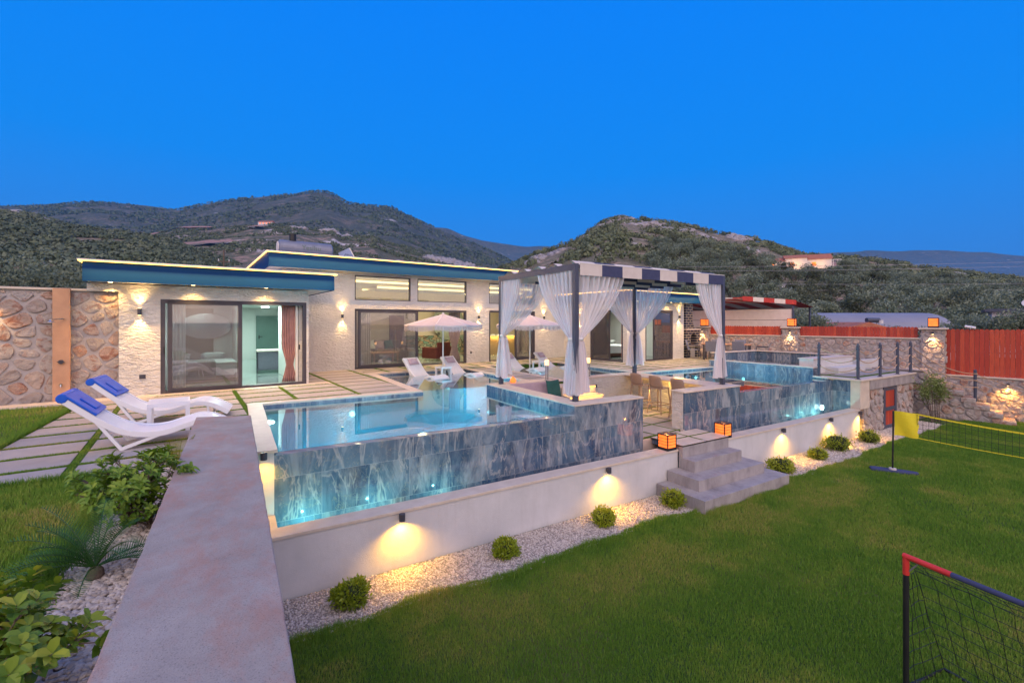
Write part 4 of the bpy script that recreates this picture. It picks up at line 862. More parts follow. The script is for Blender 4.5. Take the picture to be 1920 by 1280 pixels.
# left stone wall (house frame)
T = hthing('stone_wall', 'rough beige and rust stone wall at the far left behind the loungers', 'wall', -9.0, 14.12, 0)
lines_wall(T, 7.74, 2.46, .3, -.3, 11, .42, .25, depth=.035)
spot('wall_glow', (5.55, -.30, 2.3), (0, .30, -1), 30, T, 100, .8, (1, .62, .25))
# outdoor shower: pine post
T = hthing('outdoor_shower', 'tall pine board outdoor shower against the left stone wall', 'shower', -2.23, 13.93, 0)
mb = MB(); mb.box(-.14, .14, 0, .10, 0, 2.50); mb.build('board', M['woodlight'], T, bevel=.006)
mb = MB(); mb.tube([(.04, 0, 1.82), (.04, -.10, 1.83), (-.12, -.26, 1.80)], .014, 8); mb.build('arm', M['chrome'], T)
mb = MB(); mb.lathe([(.015, .06), (.03, .04), (.075, .01), (.075, 0)], 16, (-.12, -.26, 1.75)); mb.build('shower_head', M['chrome'], T)
mb = MB(); mb.tube([(0, 0, .88), (0, -.05, .88)], .045, 14); mb.box(-.06, .06, -.06, -.045, .87, .89); mb.build('tap', M['darkmetal'], T)
mb = MB(); mb.tube([(0, 0, .38), (0, -.06, .38)], .022, 10); mb.tube([(0, -.05, .38), (0, -.06, .33)], .012, 8); mb.build('foot_tap', M['chrome'], T)
# right boundary wall: polyline A -> B
WA, WB_ = Vector((20.80, 15.05)), Vector((23.65, 1.8))
wd = (WB_ - WA).normalized(); WRZ = math.atan2(wd.y, wd.x)     # local x runs towards the camera side, -y faces the pools?
def Wp(s_, off=0., z=0.): n_ = Vector((wd.y, -wd.x)); p = WA + wd * s_ + n_ * off; return (p.x, p.y, z)
def wall_s(x, y): return (Vector((x, y)) - WA).dot(wd)
# with local +x along wd the face towards the pools is -y (n = (wd.y,-wd.x))
s1, s2 = wall_s(21.73, 10.8), wall_s(22.72, 6.13)
T = thing('boundary_wall', 'long beige rubble stone wall with coping behind the dining table and platform', 'wall', Wp(.35), WRZ)
e0 = .35
mb = MB(); mb.box(0, s1 - .60 - e0, 0, .32, -.1, 1.10); mb.box(s1 - .05 - e0, s2 - .60 - e0, 0, .32, -1.9, 1.10); mb.build('mortar', M['grout'], T)
mb = MB(); mb.box(0, s1 - .65 - e0, -.06, .36, 1.10, 1.15); mb.box(s1 - .01 - e0, s2 - .67 - e0, -.06, .36, 1.10, 1.15); mb.build('coping', M['coping'], T, bevel=.004)
stone_part(T, s1 - .63 - e0, 1.14, (0, 0, -.05), 0, 21, .30, .20)
stone_part(T, s2 - s1 - .62, 2.89, (s1 - .03 - e0, 0, -1.8), 0, 22, .30, .20)
T = thing('boundary_wall', 'lower stretch of rubble stone wall under the tall red fence beside the stone stairs', 'wall', Wp(s2 - .02), WRZ)
L2 = (WB_ - WA).length - s2 - .3 + 4
mb = MB(); mb.box(0, L2, 0, .32, -2.0, -.24); mb.build('mortar', M['grout'], T); mb = MB(); mb.box(0, L2, -.06, .36, -.24, -.19); mb.build('coping', M['coping'], T, bevel=.004)
stone_part(T, L2, 1.55, (0, 0, -1.8), 0, 23, .32, .21)
def pillar(s_, z0, label, seed, lant, w_=.62, beam=16):
    T = thing('stone_pillar', label, 'pillar', Wp(s_), WRZ, 'stone pillars along the boundary wall')
    a = w_ / 2; mb = MB(); mb.box(-a, a, -.10, .42, z0, 1.48); mb.build('mortar', M['grout'], T)
    mb = MB(); mb.box(-a - .08, a + .08, -.20, .50, 1.48, 1.54); mb.build('cap', M['coping'], T, bevel=.005)
    stone_part(T, w_, 1.48 - z0, (-a, -.10, z0), 0, seed, .30, .20); stone_part(T, .52, 1.48 - z0, (-a, .42, z0), R(-90), seed + 1, .30, .20); stone_part(T, .52, 1.48 - z0, (a, -.10, z0), R(90), seed + 2, .30, .20)
    mb = MB(); mb.tube([(0, -.17, 1.30), (0, -.17, 1.39)], .04, 12); mb.box(-.02, .02, -.15, -.10, 1.32, 1.37); mb.build('lamp_housing', M['darkmetal'], T)
    mb = MB(); mb.tube([(0, -.17, 1.294), (0, -.17, 1.299)], .03, 12); mb.build('lamp_lens', M['lampbulb'], T)
    spot('pillar_beam', (0, -.24, 1.28), (0, .12, -1), beam * 2.4, T, 96, 1.)
    lantern(Wp(s_, -.15, 1.54), WRZ, .31, lant, 'orange box lanterns')
pillar(.0, -.05, 'lit stone pillar beside the brick barbecue, farthest along the wall', 31, 'orange lantern on the farthest pillar beside the brick barbecue')
pillar(s1 - .33, -1.8, 'lit stone pillar between the two low red fences', 34, 'orange lantern on the pillar between the two low red fences')
pillar(s2 - .33, -1.8, 'lit stone pillar where the low and tall red fences meet', 37, 'orange lantern on the pillar beside the tall red fence', .66)
def fence(s0, L, z0, z1, label, seed, w_=.105):
    T = thing('board_fence', label, 'fence', Wp(s0, -.02), WRZ); rs = random.Random(seed); mb = MB(); rn = []
    n = int(L / w_)
    for i in range(n):
        x0_, x1_ = i * w_ + .003, (i + 1) * w_ - .003; xm = (x0_ + x1_) / 2; h = z1 + rs.uniform(-.008, .008); r_ = (x1_ - x0_) / 2
        prof = [(x0_, z0), (x1_, z0), (x1_, h - r_ * .7), (x1_ - r_ * .35, h - r_ * .18), (xm, h), (x0_ + r_ * .35, h - r_ * .18), (x0_, h - r_ * .7)]
        y0_ = rs.uniform(-.004, .004); n0 = len(mb.f); mb.extr(prof, 'y', y0_ + .05, y0_ + .075); rn += [rs.random()] * (len(mb.f) - n0)
    o = mb.build('boards', M['redboard'], T); at = o.data.attributes.new('rnd', 'FLOAT', 'FACE'); at.data.foreach_set('value', rn)
    rl = MB(); zs = [z0 + .08, (z0 + z1) / 2, z1 - .12] if z1 - z0 > 1 else [z0 + .08, z1 - .12]
    for z in zs: rl.box(0, L, .08, .12, z - .03, z + .03)
    rl.build('rail', M['redboard'], T)
    mb = MB()
    for z in zs:
        for i in range(n): x = (i + .5) * w_; mb.box(x - .006, x + .006, .042, .046, z - .006, z + .006)
    mb.build('screws', M['chrome'], T)
fence(.35, s1 - 1.05, 1.15, 1.57, 'short low red board fence behind the dining table', 41)
fence(s1 + .01, s2 - s1 - .75, 1.15, 1.57, 'long low red board fence between the two lit pillars', 42)
fence(s2 + .02, L2, -.19, 1.50, 'tall red board fence at the right edge above the stone stairs', 43, .125)
p = Wp(wall_s(23.06, 4.57), .10, -.42)
T = thing('wall_lamp', 'black downlight glowing on the stone wall above the stone stairs at the right edge', 'wall lamp', p, WRZ)
mb = MB(); mb.tube([(0, 0, -.04), (0, 0, .05)], .04, 12); mb.box(-.02, .02, 0, .11, -.02, .02); mb.build('housing', M['darkmetal'], T); mb = MB(); mb.tube([(0, 0, -.045), (0, 0, -.04)], .03, 12); mb.build('lens', M['lampbulb'], T)
spot('beam', (0, -.10, -.06), (0, .12, -1), 55, T, 130, 1., (1, .50, .10))
# stone stairs down along the wall
T = thing('stone_stairs', 'rough stone stairs descending along the boundary wall to the lawn', 'stairs', (21.6, 5.0, GZ)); tf = (-21.6, -5.0, -GZ)
mb = MB(); rs = random.Random(5); base = MB(); sN = 9; SW = 1.0
def qd(s0, s1_, o0, o1): return [Wp(s0, o0)[:2], Wp(s0, o1)[:2], Wp(s1_, o1)[:2], Wp(s1_, o0)[:2]]
base.prism(qd(6.7, 8.65, .01, SW - .06), GZ - .2, -.06); mb.prism(qd(6.7, 8.66, .0, SW + .03), -.06, -.005)
for k in range(1, sN):
    sA = 8.65 + .31 * (k - 1); zt2 = -.02 - k * .22 + .0
    base.prism(qd(sA, sA + .315, .01, SW - .05), GZ - .2, zt2 - .10)
    cut = rs.uniform(.42, .6)
    for (o0, o1) in ((.0, cut - .01), (cut + .01, SW + .03)): mb.prism(qd(sA + .01 + rs.uniform(-.02, .02), sA + .37 + rs.uniform(0, .03), o0, o1), zt2 - .15, zt2 + rs.uniform(-.012, .012))
base.build('core', M['grout'], T, tf); o = mb.build('treads', M['rubble'], T, tf, bevel=.02); at = o.data.attributes.new('rnd', 'FLOAT', 'FACE'); at.data.foreach_set('value', [rs.random() * .4 + .55 for _ in o.data.polygons])
pa = Wp(6.7, SW - .05)
def stepped(gx, gy): return gy < (-.12 - GZ - max(0, (gx + 6.7 - 8.55)) * .70)
mbs, rn = stones(4.6, 1.65, .36, .24, 61, depth=.06, keep=stepped); o = mbs.build('stonework', M['rubble'], T, smooth=False); o.location = (pa[0] - 21.6, pa[1] - 5.0, 0); o.rotation_euler = (0, 0, WRZ); at = o.data.attributes.new('rnd', 'FLOAT', 'FACE'); at.data.foreach_set('value', rn)
# ================================================================ PLATFORM with rope posts
PX, PY = 16.2, 6.3
endp = Wp(wall_s(22.6, 6.3), 1.7); PXR = 20.35
T = thing('raised_platform', 'raised paved platform with stone front and small red door below it', 'platform', (18.3, 7, GZ)); pf = (-18.3, -7, -GZ)
mb = MB(); mb.box(PX + .04, PXR, PY + .3, 11.2, GZ - .3, -.06); mb.build('core', M['grout'], T, pf)
mb = MB(); mb.box(PX, PX + .04, PY + .26, 7.6, -1.45, -.05); mb.build('side_tiles', M['marble'], T, pf)
mb = MB(); mb.box(PX, PX + .62, PY, PY + .26, zc + .002, -.05); mb.build('corner_pier', M['coping'], T, pf)
mb = MB(); mb.box(PX + .62, PXR + .0, PY - .02, PY + .28, -.34, -.05); mb.build('beam', M['cement'], T, pf)
mb = MB(); mb.box(PX - .04, PXR + .03, PY - .05, 7.62, -.05, 0); mb.build('edge_slabs', M['coping'], T, pf, bevel=.004)
DX0, DX1 = 17.95, 18.95
mb = MB(); mb.box(PX + .3, DX0, PY + .06, PY + .3, GZ - .2, -.34); mb.box(DX1, PXR, PY + .06, PY + .3, GZ - .2, -.34); mb.build('mortar', M['grout'], T, pf)
stone_part(T, DX0 - PX - .25, -.34 - GZ, (PX + .25 - 18.3, PY + .06 - 7, 0), 0, 51, .34, .27); stone_part(T, PXR - DX1, -.34 - GZ, (DX1 - 18.3, PY + .06 - 7, 0), 0, 52, .34, .27)
stone_part(T, 1.3, -.05 - GZ, (PXR - 18.3, PY - .0 - 7, 0), R(90), 53, .34, .27)
d = MB(); d.box(DX0, DX0 + .14, PY + .03, PY + .1, GZ, -.34); d.box(DX1 - .14, DX1, PY + .03, PY + .1, GZ, -.34); d.box(DX0 + .14, DX1 - .14, PY + .03, PY + .1, -.48, -.34); d.box(DX0 + .14, DX1 - .14, PY + .03, PY + .1, -1.14, -1.02); d.box(DX0 + .14, DX1 - .14, PY + .03, PY + .1, GZ, GZ + .12)
D = d.build('door', M['post'], T, pf)
mb = MB(); rn = []
for (za, zb) in ((GZ + .12, -1.14), (-1.02, -.48)):
    for k in range(7): w_ = (DX1 - DX0 - .28) / 7; mb.box(DX0 + .14 + k * w_ + .003, DX0 + .14 + (k + 1) * w_ - .003, PY + .05, PY + .08, za, zb); rn += [random.random()] * 6
o = mb.build('door_boards', M['redboard'], D, pf); at = o.data.attributes.new('rnd', 'FLOAT', 'FACE'); at.data.foreach_set('value', rn)
mb = MB(); mb.box(PX + .4, PXR - .3, PY + .3, 7.9, .0, .012); struct(mb.build('platform_turf', M['turf']))
mb = MB()
for i in range(4):
    for j in range(2): mb.box(PX + .55 + i * .93, PX + .55 + i * .93 + .8, PY + .42 + j * .75, PY + .42 + j * .75 + .62, .012, .026)
struct(mb.build('platform_paving', M['slab'])); 
ppos = [(PX + .12, 7.5), (PX + .15, 6.42), (17.75, 6.36), (19.1, 6.36), (20.2, 6.36)]
plab = ['slate rope post at the back corner above the marble side of the platform', 'slate rope post at the front left corner of the platform', 'slate rope post on the platform edge above the small red door', 'slate rope post on the platform edge right of the small red door', 'slate rope post at the right end of the platform by the stone stairs']
def post_thing(x, y, z, lb, h=1.0):
    T = thing('rope_post', lb, 'post', (x, y, z), 0, 'slate rope posts'); mb = MB(); mb.box(-.06, .06, -.06, .06, 0, .012); mb.tube([(0, 0, .01), (0, 0, h)], .042, 14); mb.build('shaft', M['post'], T)
    mb = MB(); mb.lathe([(.047, h), (.047, h + .02), (.03, h + .05), (.034, h + .07), (.0, h + .10)], 14); mb.build('finial', M['post'], T, smooth=True)
    for z_ in (.35, .64, .92): mb = MB(); mb.tube([(0, 0, z_ - .02), (0, 0, z_ + .02)], .052, 14); mb.build('collar', M['post'], T)
for (x, y), lb in zip(ppos, plab): post_thing(x, y, 0, lb)
sp2 = Wp(9.93, .90); sp2 = (sp2[0], sp2[1], -1.0)
T = thing('rope_post', 'short rope-wrapped slate post on the stone stairs before the tall red fence', 'post', sp2, 0, 'slate rope posts')
mb = MB(); mb.box(-.07, .07, -.07, .07, 0, .012); mb.tube([(0, 0, .01), (0, 0, 1.05)], .045, 14); mb.build('shaft', M['post'], T); mb = MB(); mb.lathe([(.05, 1.05), (.05, 1.08), (.0, 1.12)], 12); mb.build('finial', M['post'], T)
for z_ in (.48, .72, .95): mb = MB(); mb.tube([(.055 * math.cos(a), .055 * math.sin(a), z_ + .01 * a / 6.28) for a in np.linspace(0, 12.5, 24)], .012, 6); mb.build('rope_wrap', M['rope'], T)
def rope(a, b, sag, label):
    pts = [(a[0] + (b[0] - a[0]) * t_, a[1] + (b[1] - a[1]) * t_, a[2] + (b[2] - a[2]) * t_ - sag * 4 * t_ * (1 - t_)) for t_ in np.linspace(0, 1, 15)]
    mb = MB(); mb.tube(pts, .014, 7); o = mb.build('rope', M['rope'], smooth=True); tag(o, label, 'rope', 'ropes strung between the slate posts')
seg = ['between the two left platform posts', 'above the corner pier of the platform', 'above the small red door', 'right of the small red door']
lev = ['lowest', 'middle', 'top']
for i in range(4):
    for k, z_ in enumerate((.35, .64, .92)): rope((*ppos[i], z_), (*ppos[i + 1], z_), .17, '%s hemp rope sagging %s' % (lev[k], seg[i]))
e3 = Wp(12.4, .9); 
for k, z_ in enumerate((.35, .64, .92)):
    rope((*ppos[4], z_), (sp2[0], sp2[1], sp2[2] + [.48, .72, .95][k]), .22, '%s hemp rope from the last platform post down to the stair post' % lev[k])
    rope((sp2[0], sp2[1], sp2[2] + [.48, .72, .95][k]), (e3[0], e3[1], -1.62 + [.35, .62, .88][k]), .12, '%s hemp rope from the stair post towards the right edge' % lev[k])
# ================================================================ RAISED TUB (jacuzzi)
T = thing('raised_tub', 'raised hot tub clad in blue marble between the far pool and the stone wall', 'hot tub', (17.5, 9.8, -.1)); tf = (-17.5, -9.8, .1)
mb = MB(); mb.box(16.2, 16.5, 7.62, 11.45, -1.4, .24); mb.box(16.5, 19.3, 11.2, 11.45, -.2, .52); mb.box(19.1, 19.3, 8.2, 11.2, -.2, .52); mb.box(16.5, 16.62, 8.2, 11.2, -.2, .30); mb.build('tile_body', M['marble'], T, tf)
mb = MB(); mb.box(16.30, 19.34, 11.16, 11.49, .52, .55); mb.box(19.04, 19.34, 8.2, 11.16, .52, .55); mb.box(16.18, 16.52, 7.6, 8.45, .24, .27); mb.box(16.18, 16.5, 8.45, 11.45, .242, .262); mb.build('rim', M['coping'], T, tf)
mb = MB(); mb.box(16.62, 19.1, 8.2, 11.2, .05, .1); mb.build('tub_floor', M['poolfloor'], T, tf)
mb = MB(); mb.add([(16.62, 8.2, .29), (19.1, 8.2, .29), (19.1, 11.2, .29), (16.62, 11.2, .29)], [(0, 1, 2, 3)]); mb.build('water', M['water'], T, tf)
mb = MB(); mb.box(16.5, 19.3, 7.75, 8.2, -.2, .50); mb.box(17.3, 19.3, 7.35, 7.75, -.0, .22); mb.build('white_step_wall', M['plaster'], T, tf, bevel=.004)
mb = MB(); mb.box(16.47, 19.34, 7.72, 8.24, .50, .53); mb.build('step_coping', M['coping'], T, tf)
for x, y in ((17.4, 9.6), (18.4, 10.3)): light('POINT', 'tub_light', (x - 17.5, y - 9.8, .30), 5, (.5, .95, 1), T, shadow_soft_size=.0)
mb = MB(); mb.box(20.0, 22.3, 7.9, 8.1, -.1, .30); tag(mb.build('low_white_wall', M['plaster']), 'low white rendered wall behind the rope posts on the platform', 'wall')
# ================================================================ BARBECUE
T = hthing('brick_barbecue', 'navy brick barbecue with arched oven mouth and cream shelves beside the far wing', 'barbecue', 20.35, 13.35, 0); 
mb = MB(); mb.box(-.40, .02, -.15, .55, 0, 2.66); mb.box(.02, .72, .40, .55, 0, 1.36); mb.box(.56, .80, -.15, .40, 0, 1.36); mb.add([(.02, -.15, 1.36), (.42, -.15, 1.36), (.20, -.15, 1.75), (.20, -.15, 2.66), (.02, -.15, 2.66), (.02, .55, 1.36), (.42, .55, 1.36), (.20, .55, 1.75), (.20, .55, 2.66), (.02, .55, 2.66)], [(0, 1, 2, 3, 4), (9, 8, 7, 6, 5), (0, 5, 6, 1), (1, 6, 7, 2), (2, 7, 8, 3), (3, 8, 9, 4)])
mb.build('brickwork', M['brick'], T)
arch = [(.04, .62), (.54, .62), (.54, .95)] + [(.29 + .25 * math.cos(a), .95 + .25 * math.sin(a)) for a in np.linspace(.15, math.pi - .15, 9)] + [(.04, .95)]
mb = MB(); fr_ = [(.02, .62), (.04, .62), (.04, .95)] + [(.29 - .25 * math.cos(a), .95 + .25 * math.sin(a)) for a in np.linspace(.15, math.pi - .15, 9)] + [(.54, .95), (.54, .62), (.56, .62), (.56, 1.36), (.02, 1.36)]; mb.extr(fr_, 'y', -.15, -.05); mb.build('arch_front', M['brick'], T)
mb = MB(); mb.box(.02, .56, -.04, .40, .0, .62); mb.box(.02, .56, .34, .40, .62, 1.36); mb.build('oven_inside', M['cream'], T)
mb = MB(); mb.box(-.42, .84, -.22, .58, 1.36, 1.43); mb.box(-.42, .84, -.22, .40, .56, .625); mb.build('shelf', M['coping'], T, bevel=.006)
mb = MB(); mb.box(.10, .48, -.05, .3, .66, .70); mb.build('grill', M['brownwood'], T)
# ================================================================ AWNING (red/white) with beige side screen
aw = thing('striped_awning', 'red and white striped awning with beige side screen beyond the low red fence', 'awning', (24.0, 13.0, -.2))
def A_(s_, off, z): p = Wp(s_, off, z); return (p[0] - 24.0, p[1] - 13.0, p[2] + .2)
aO = -1.2
ps = [A_(-3.3, aO, 0), A_(2.95, aO, 0)]
mb = MB()
sE = wall_s(21.6, 11.35)
for s_, o_ in ((sE, aO), (-4.5, aO), (sE, aO - 2.9)): a = A_(s_, o_, -.2); mb.tube([(a[0], a[1], 0), (a[0], a[1], 2.72)], .05, 4)
mb.each('post', M['post'], aw)
mb = MB(); a, b = A_(-4.5, aO, 1.3), A_(sE, aO, 1.3); mb.add([(a[0], a[1], 1.55), (b[0], b[1], 1.55), (b[0], b[1], 2.60), (a[0], a[1], 2.60), (a[0] + .03, a[1] + .02, 1.55), (b[0] + .03, b[1] + .02, 1.55), (b[0] + .03, b[1] + .02, 2.60), (a[0] + .03, a[1] + .02, 2.60)], [(0, 1, 2, 3), (7, 6, 5, 4), (0, 4, 5, 1), (3, 2, 6, 7)]); mb.build('side_screen', M['beigefabric'], aw)
mb = MB(); mb.add([(a[0], a[1] - .01, 2.05), (b[0], b[1] - .01, 2.05), (b[0], b[1] - .01, 2.07), (a[0], a[1] - .01, 2.07)], [(0, 1, 2, 3)]); mb.tube([(a[0], a[1], 1.55), (b[0], b[1], 1.55)], .02, 6); mb.tube([(a[0], a[1], 2.62), (b[0], b[1], 2.62)], .03, 6); mb.build('screen_rail', M['darkmetal'], aw)
M['awningred'] = nmat('red_awning_cloth', (.42, .04, .035), (.50, .055, .045), 4, .8, 80, .2, .003)
ns = 15; red = MB(); wht = MB(); FS0, FS1, BS1 = -5.2, 1.9, sE + .12
def aw_pt(u, v):      # u along the eaves, v from the front edge to the back
    s0 = FS0 + (FS1 - FS0) * u; s1_ = FS0 + (BS1 - FS0) * u; off_ = -.1 + (-1.3 + .1) * min(1, v) - 3.0 * max(0, v - 1); z_ = 2.98 + (2.76 - 2.98) * min(1, v) - .22 * max(0, v - 1)
    return A_(s0 + (s1_ - s0) * min(1, v), off_, z_ + .0)
for k in range(ns):
    m_ = wht if k % 2 else red; u0, u1 = k / ns, (k + 1) / ns
    for v0, v1 in ((0, .5), (.5, 1), (1, 1.5), (1.5, 2)):
        P4 = [aw_pt(u0, v0), aw_pt(u1, v0), aw_pt(u1, v1), aw_pt(u0, v1)]; m_.add(P4 + [(p_[0], p_[1], p_[2] - .02) for p_ in P4], [(0, 1, 2, 3), (7, 6, 5, 4)])
    a, b = aw_pt(u0, 0), aw_pt(u1, 0); m_.add([a, b, (b[0], b[1], b[2] - .06), (a[0], a[1], a[2] - .06)], [(0, 1, 2, 3)])
for k in range(5):
    m_ = wht if k % 2 else red; a, b = aw_pt(1, k / 5), aw_pt(1, (k + 1) / 5); q = [(a[0], a[1], a[2] + .05), (b[0], b[1], b[2] + .05), (b[0], b[1], b[2] - .17), (a[0], a[1], a[2] - .17)]; m_.add(q + [(p_[0] + .02, p_[1] + .01, p_[2]) for p_ in q], [(0, 1, 2, 3), (7, 6, 5, 4)])
red.build('red_stripes', M['awningred'], aw); wht.build('white_stripes', M['beigefabric'], aw)
# ================================================================ DINING TABLE AND CHAIRS
T = thing('dining_table', 'wooden outdoor dining table in front of the stone wall', 'table', (19.7, 13.0, 0), R(-62))
mb = MB(); mb.box(-1.05, 1.05, -.45, .45, .70, .75); mb.build('tabletop', M['woodlight'], T, bevel=.01)
for sx in (-1, 1):
    for sy in (-1, 1): mb = MB(); mb.box(sx * .95 - .035, sx * .95 + .035, sy * .37 - .035, sy * .37 + .035, 0, .70); mb.build('leg', M['darkmetal'], T)
def patio_chair(loc, rz, lb):
    T = thing('patio_chair', lb, 'chair', loc, rz, 'grey patio chairs around the dining table')
    mb = MB(); mb.box(-.24, .24, -.23, .23, .41, .44); mb.build('seat', M['cotmesh'], T); mb = MB(); mb.add([(-.24, .22, .44), (.24, .22, .44), (.24, .36, .90), (-.24, .36, .90), (-.24, .24, .44), (.24, .24, .44), (.24, .38, .90), (-.24, .38, .90)], [(0, 1, 2, 3), (7, 6, 5, 4), (0, 4, 5, 1), (1, 5, 6, 2), (2, 6, 7, 3), (3, 7, 4, 0)]); mb.build('backrest', M['cotmesh'], T)
    for s_ in (-1, 1):
        for y_ in (-.24, .24): mb = MB(); mb.tube([(s_ * .26, y_, .42), (s_ * .27, y_ * 1.15, 0)], .014, 6); mb.build('leg', M['darkmetal'], T)
        mb = MB(); mb.tube([(s_ * .26, -.24, .42), (s_ * .26, -.22, .64), (s_ * .26, .26, .64)], .014, 6); mb.build('armrest', M['darkmetal'], T)
tt = Vector((19.7, 13.0)); tx_ = Vector((math.cos(R(-62)), math.sin(R(-62)))); ty_ = Vector((-tx_.y, tx_.x))
for (a, b, rz, lb) in [(-.55, -.72, -62 + 180, 'grey patio chair at the near side of the dining table, left one'), (.55, -.72, -62 + 180, 'grey patio chair at the near side of the dining table, right one'), (-.55, .72, -62, 'grey patio chair between the dining table and stone wall, left one'), (.5, .72, -62, 'grey patio chair between the dining table and stone wall, right one'), (1.45, 0, -62 - 90, 'grey patio chair at the right end of the dining table'), (-1.45, 0, -62 + 90, 'grey patio chair at the left end of the dining table by the barbecue')]:
    p = tt + tx_ * a + ty_ * b; patio_chair((p.x, p.y, 0), R(rz), lb)
# ================================================================ PERGOLA with striped canopy
PB = (8.55, 8.95); PZ = 2.97
pg = thing('canopy_pergola', 'slate steel pergola with navy and beige striped canopy over the sunken lounge', 'pergola', (PB[0], PB[1], ZT)); pof = (-PB[0], -PB[1], -ZT)
PC = [(6.05, 7.40), (11.02, 7.40), (11.02, 10.50), (6.05, 10.50)]
for x, y in PC: mb = MB(); mb.box(x - .05, x + .05, y - .05, y + .05, ZT + .008, PZ); mb.build('post', M['post'], pg, pof, bevel=.004); mb = MB(); mb.box(x - .09, x + .09, y - .09, y + .09, ZT, ZT + .008); mb.build('base_plate', M['chrome'], pg, pof)
for (a, b, c, d) in [(6.0, 11.07, 7.36, 7.44), (6.0, 11.07, 10.46, 10.54)]: mb = MB(); mb.box(a + .1, b - .1, c, d, PZ - .10 - .0, PZ - .02); mb.build('beam', M['post'], pg, pof)
for x in (6.05, 11.02): mb = MB(); mb.box(x - .045, x + .045, 7.45, 10.45, PZ - .13, PZ); mb.build('beam', M['post'], pg, pof)
nst = 8
cA = MB(); cB = MB(); xs0, xs1 = 6.12, 10.96
def zc_(y): return PZ - .02 + .13 * abs(math.sin(math.pi * (y - 7.42) / (10.5 - 7.42) * 5))
for k in range(nst):
    xa, xb = xs0 + (xs1 - xs0) * k / nst, xs0 + (xs1 - xs0) * (k + 1) / nst; m_ = cB if k % 2 else cA; ny = 50
    ys_ = [7.42 + (10.5 - 7.42) * j / ny for j in range(ny + 1)]
    V_ = [(x, y, zc_(y)) for y in ys_ for x in (xa, xb)]; V_ += [(p_[0], p_[1], p_[2] - .008) for p_ in V_]; n_ = 2 * (ny + 1)
    m_.add(V_, [(2 * j, 2 * j + 1, 2 * j + 3, 2 * j + 2) for j in range(ny)] + [(n_ + 2 * j, n_ + 2 * j + 2, n_ + 2 * j + 3, n_ + 2 * j + 1) for j in range(ny)])
    for yv, dy in ((7.335, .006),): m_.box(xa, xb, yv, yv + dy, PZ - .24, PZ + .01)
    for j in range(1, 5): yv = 7.42 + (10.5 - 7.42) * j / 5; m_.box(xa, xb, yv - .003, yv + .003, PZ - .22, PZ - .02)
cA.build('beige_stripes', M['beigefabric'], pg, pof); cB.build('navy_stripes', M['navyfabric'], pg, pof)
mb = MB(); mb.box(6.05, 11.02, 7.33, 7.345, PZ + .005, PZ + .02); mb.build('trim', M['soffit'], pg, pof)
def tied(name, label, top_a, top_b, tie, bot_z, z_top, spread, seed, pl=9, grp='sheer curtains tied to the pergola posts', zt=1.40, flare=.34):
    """sheer panel: top edge a->b, gathered at tie (x,y), falling to bot_z. """
    rs = random.Random(seed); nz, nx = 34, pl * 8; a, b, t_ = Vector((*top_a, 0)), Vector((*top_b, 0)), Vector((*tie, 0))
    d = (b - a).normalized(); nrm = Vector((-d.y, d.x, 0)); V_ = []; R_ = []
    ph = [rs.uniform(0, 6.28) for _ in range(4)]
    for i in range(nz + 1):
        if i <= 20: u = i / 20; z = z_top + (zt - z_top) * u; k = u ** 1.15; kk = 0
        else: u = 1; w_ = (i - 20) / (nz - 20); z = zt + (bot_z - zt) * w_; k = 1; kk = w_
        for j in range(nx + 1):
            s_ = j / nx; p_ = a + (b - a) * s_
            gather = .055
            tgt = t_ + d * (s_ - .5) * gather * 2
            q = p_.lerp(tgt, k if i <= 20 else 1)
            # curve inwards like hanging cloth
            if i <= 20: q = p_.lerp(tgt, (1 - math.cos(min(1, k) * math.pi / 2)) * .55 + k * .45)
            if kk: q = t_ + d * (s_ - .5) * (gather * 2 + flare * (kk ** .6))
            am = (.030 * (1 - k) + .016) if i <= 20 else .018 + .035 * kk ** .7
            q = q + nrm * am * (math.sin(s_ * pl * 2 * math.pi + ph[0]) + .5 * math.sin(s_ * pl * 3.7 * math.pi + ph[1] + z))
            zz = z
            if i == nz: zz += .02 * math.sin(s_ * 9 + ph[2])
            V_.append((q.x, q.y, zz))
    F_ = [(i * (nx + 1) + j, i * (nx + 1) + j + 1, (i + 1) * (nx + 1) + j + 1, (i + 1) * (nx + 1) + j) for i in range(nz) for j in range(nx)]
    rn = [min(1, max(0, .5 + .5 * math.sin(j * .55 + ph[3]) * math.sin(j * .17) + (0 if i < 8 else (i - 8) * .03))) for i in range(nz) for j in range(nx)]
    o = npmesh(name, np.array(V_), np.array(F_), M['sheer'], None, np.array(rn), True); tag(o, label, 'curtain', grp)
    T_ = MB(); T_.lathe([(.05, -.03), (.065, 0), (.05, .03)], 14, (t_.x, t_.y, zt)); tb = T_.build('tie_band', M['soffit'], o, smooth=True)
c0, c1, c2, c3 = PC
tied('sheer_curtain', 'white sheer panel on the left side of the nearest pergola post', (6.05, 8.75), (6.05, 7.47), (6.02, 7.52), .22, PZ - .14, .3, 71)
tied('sheer_curtain', 'white sheer panel on the right side of the nearest pergola post', (6.14, 7.40), (7.45, 7.40), (6.16, 7.38), .26, PZ - .22, .3, 72)
tied('sheer_curtain', 'white sheer panel on the near side of the left pergola post', (6.05, 9.55), (6.05, 10.43), (6.02, 10.40), .30, PZ - .14, .3, 73)
tied('sheer_curtain', 'white sheer panel on the back side of the left pergola post', (6.14, 10.50), (7.6, 10.50), (6.16, 10.52), .34, PZ - .11, .3, 74)
tied('sheer_curtain', 'white sheer panel left of the back pergola post near the stools', (10.93, 10.50), (9.5, 10.50), (10.92, 10.52), .36, PZ - .11, .3, 75)
tied('sheer_curtain', 'white sheer panel right of the back pergola post near the stools', (11.02, 10.43), (11.02, 9.0), (11.05, 10.40), .40, PZ - .14, .3, 76)
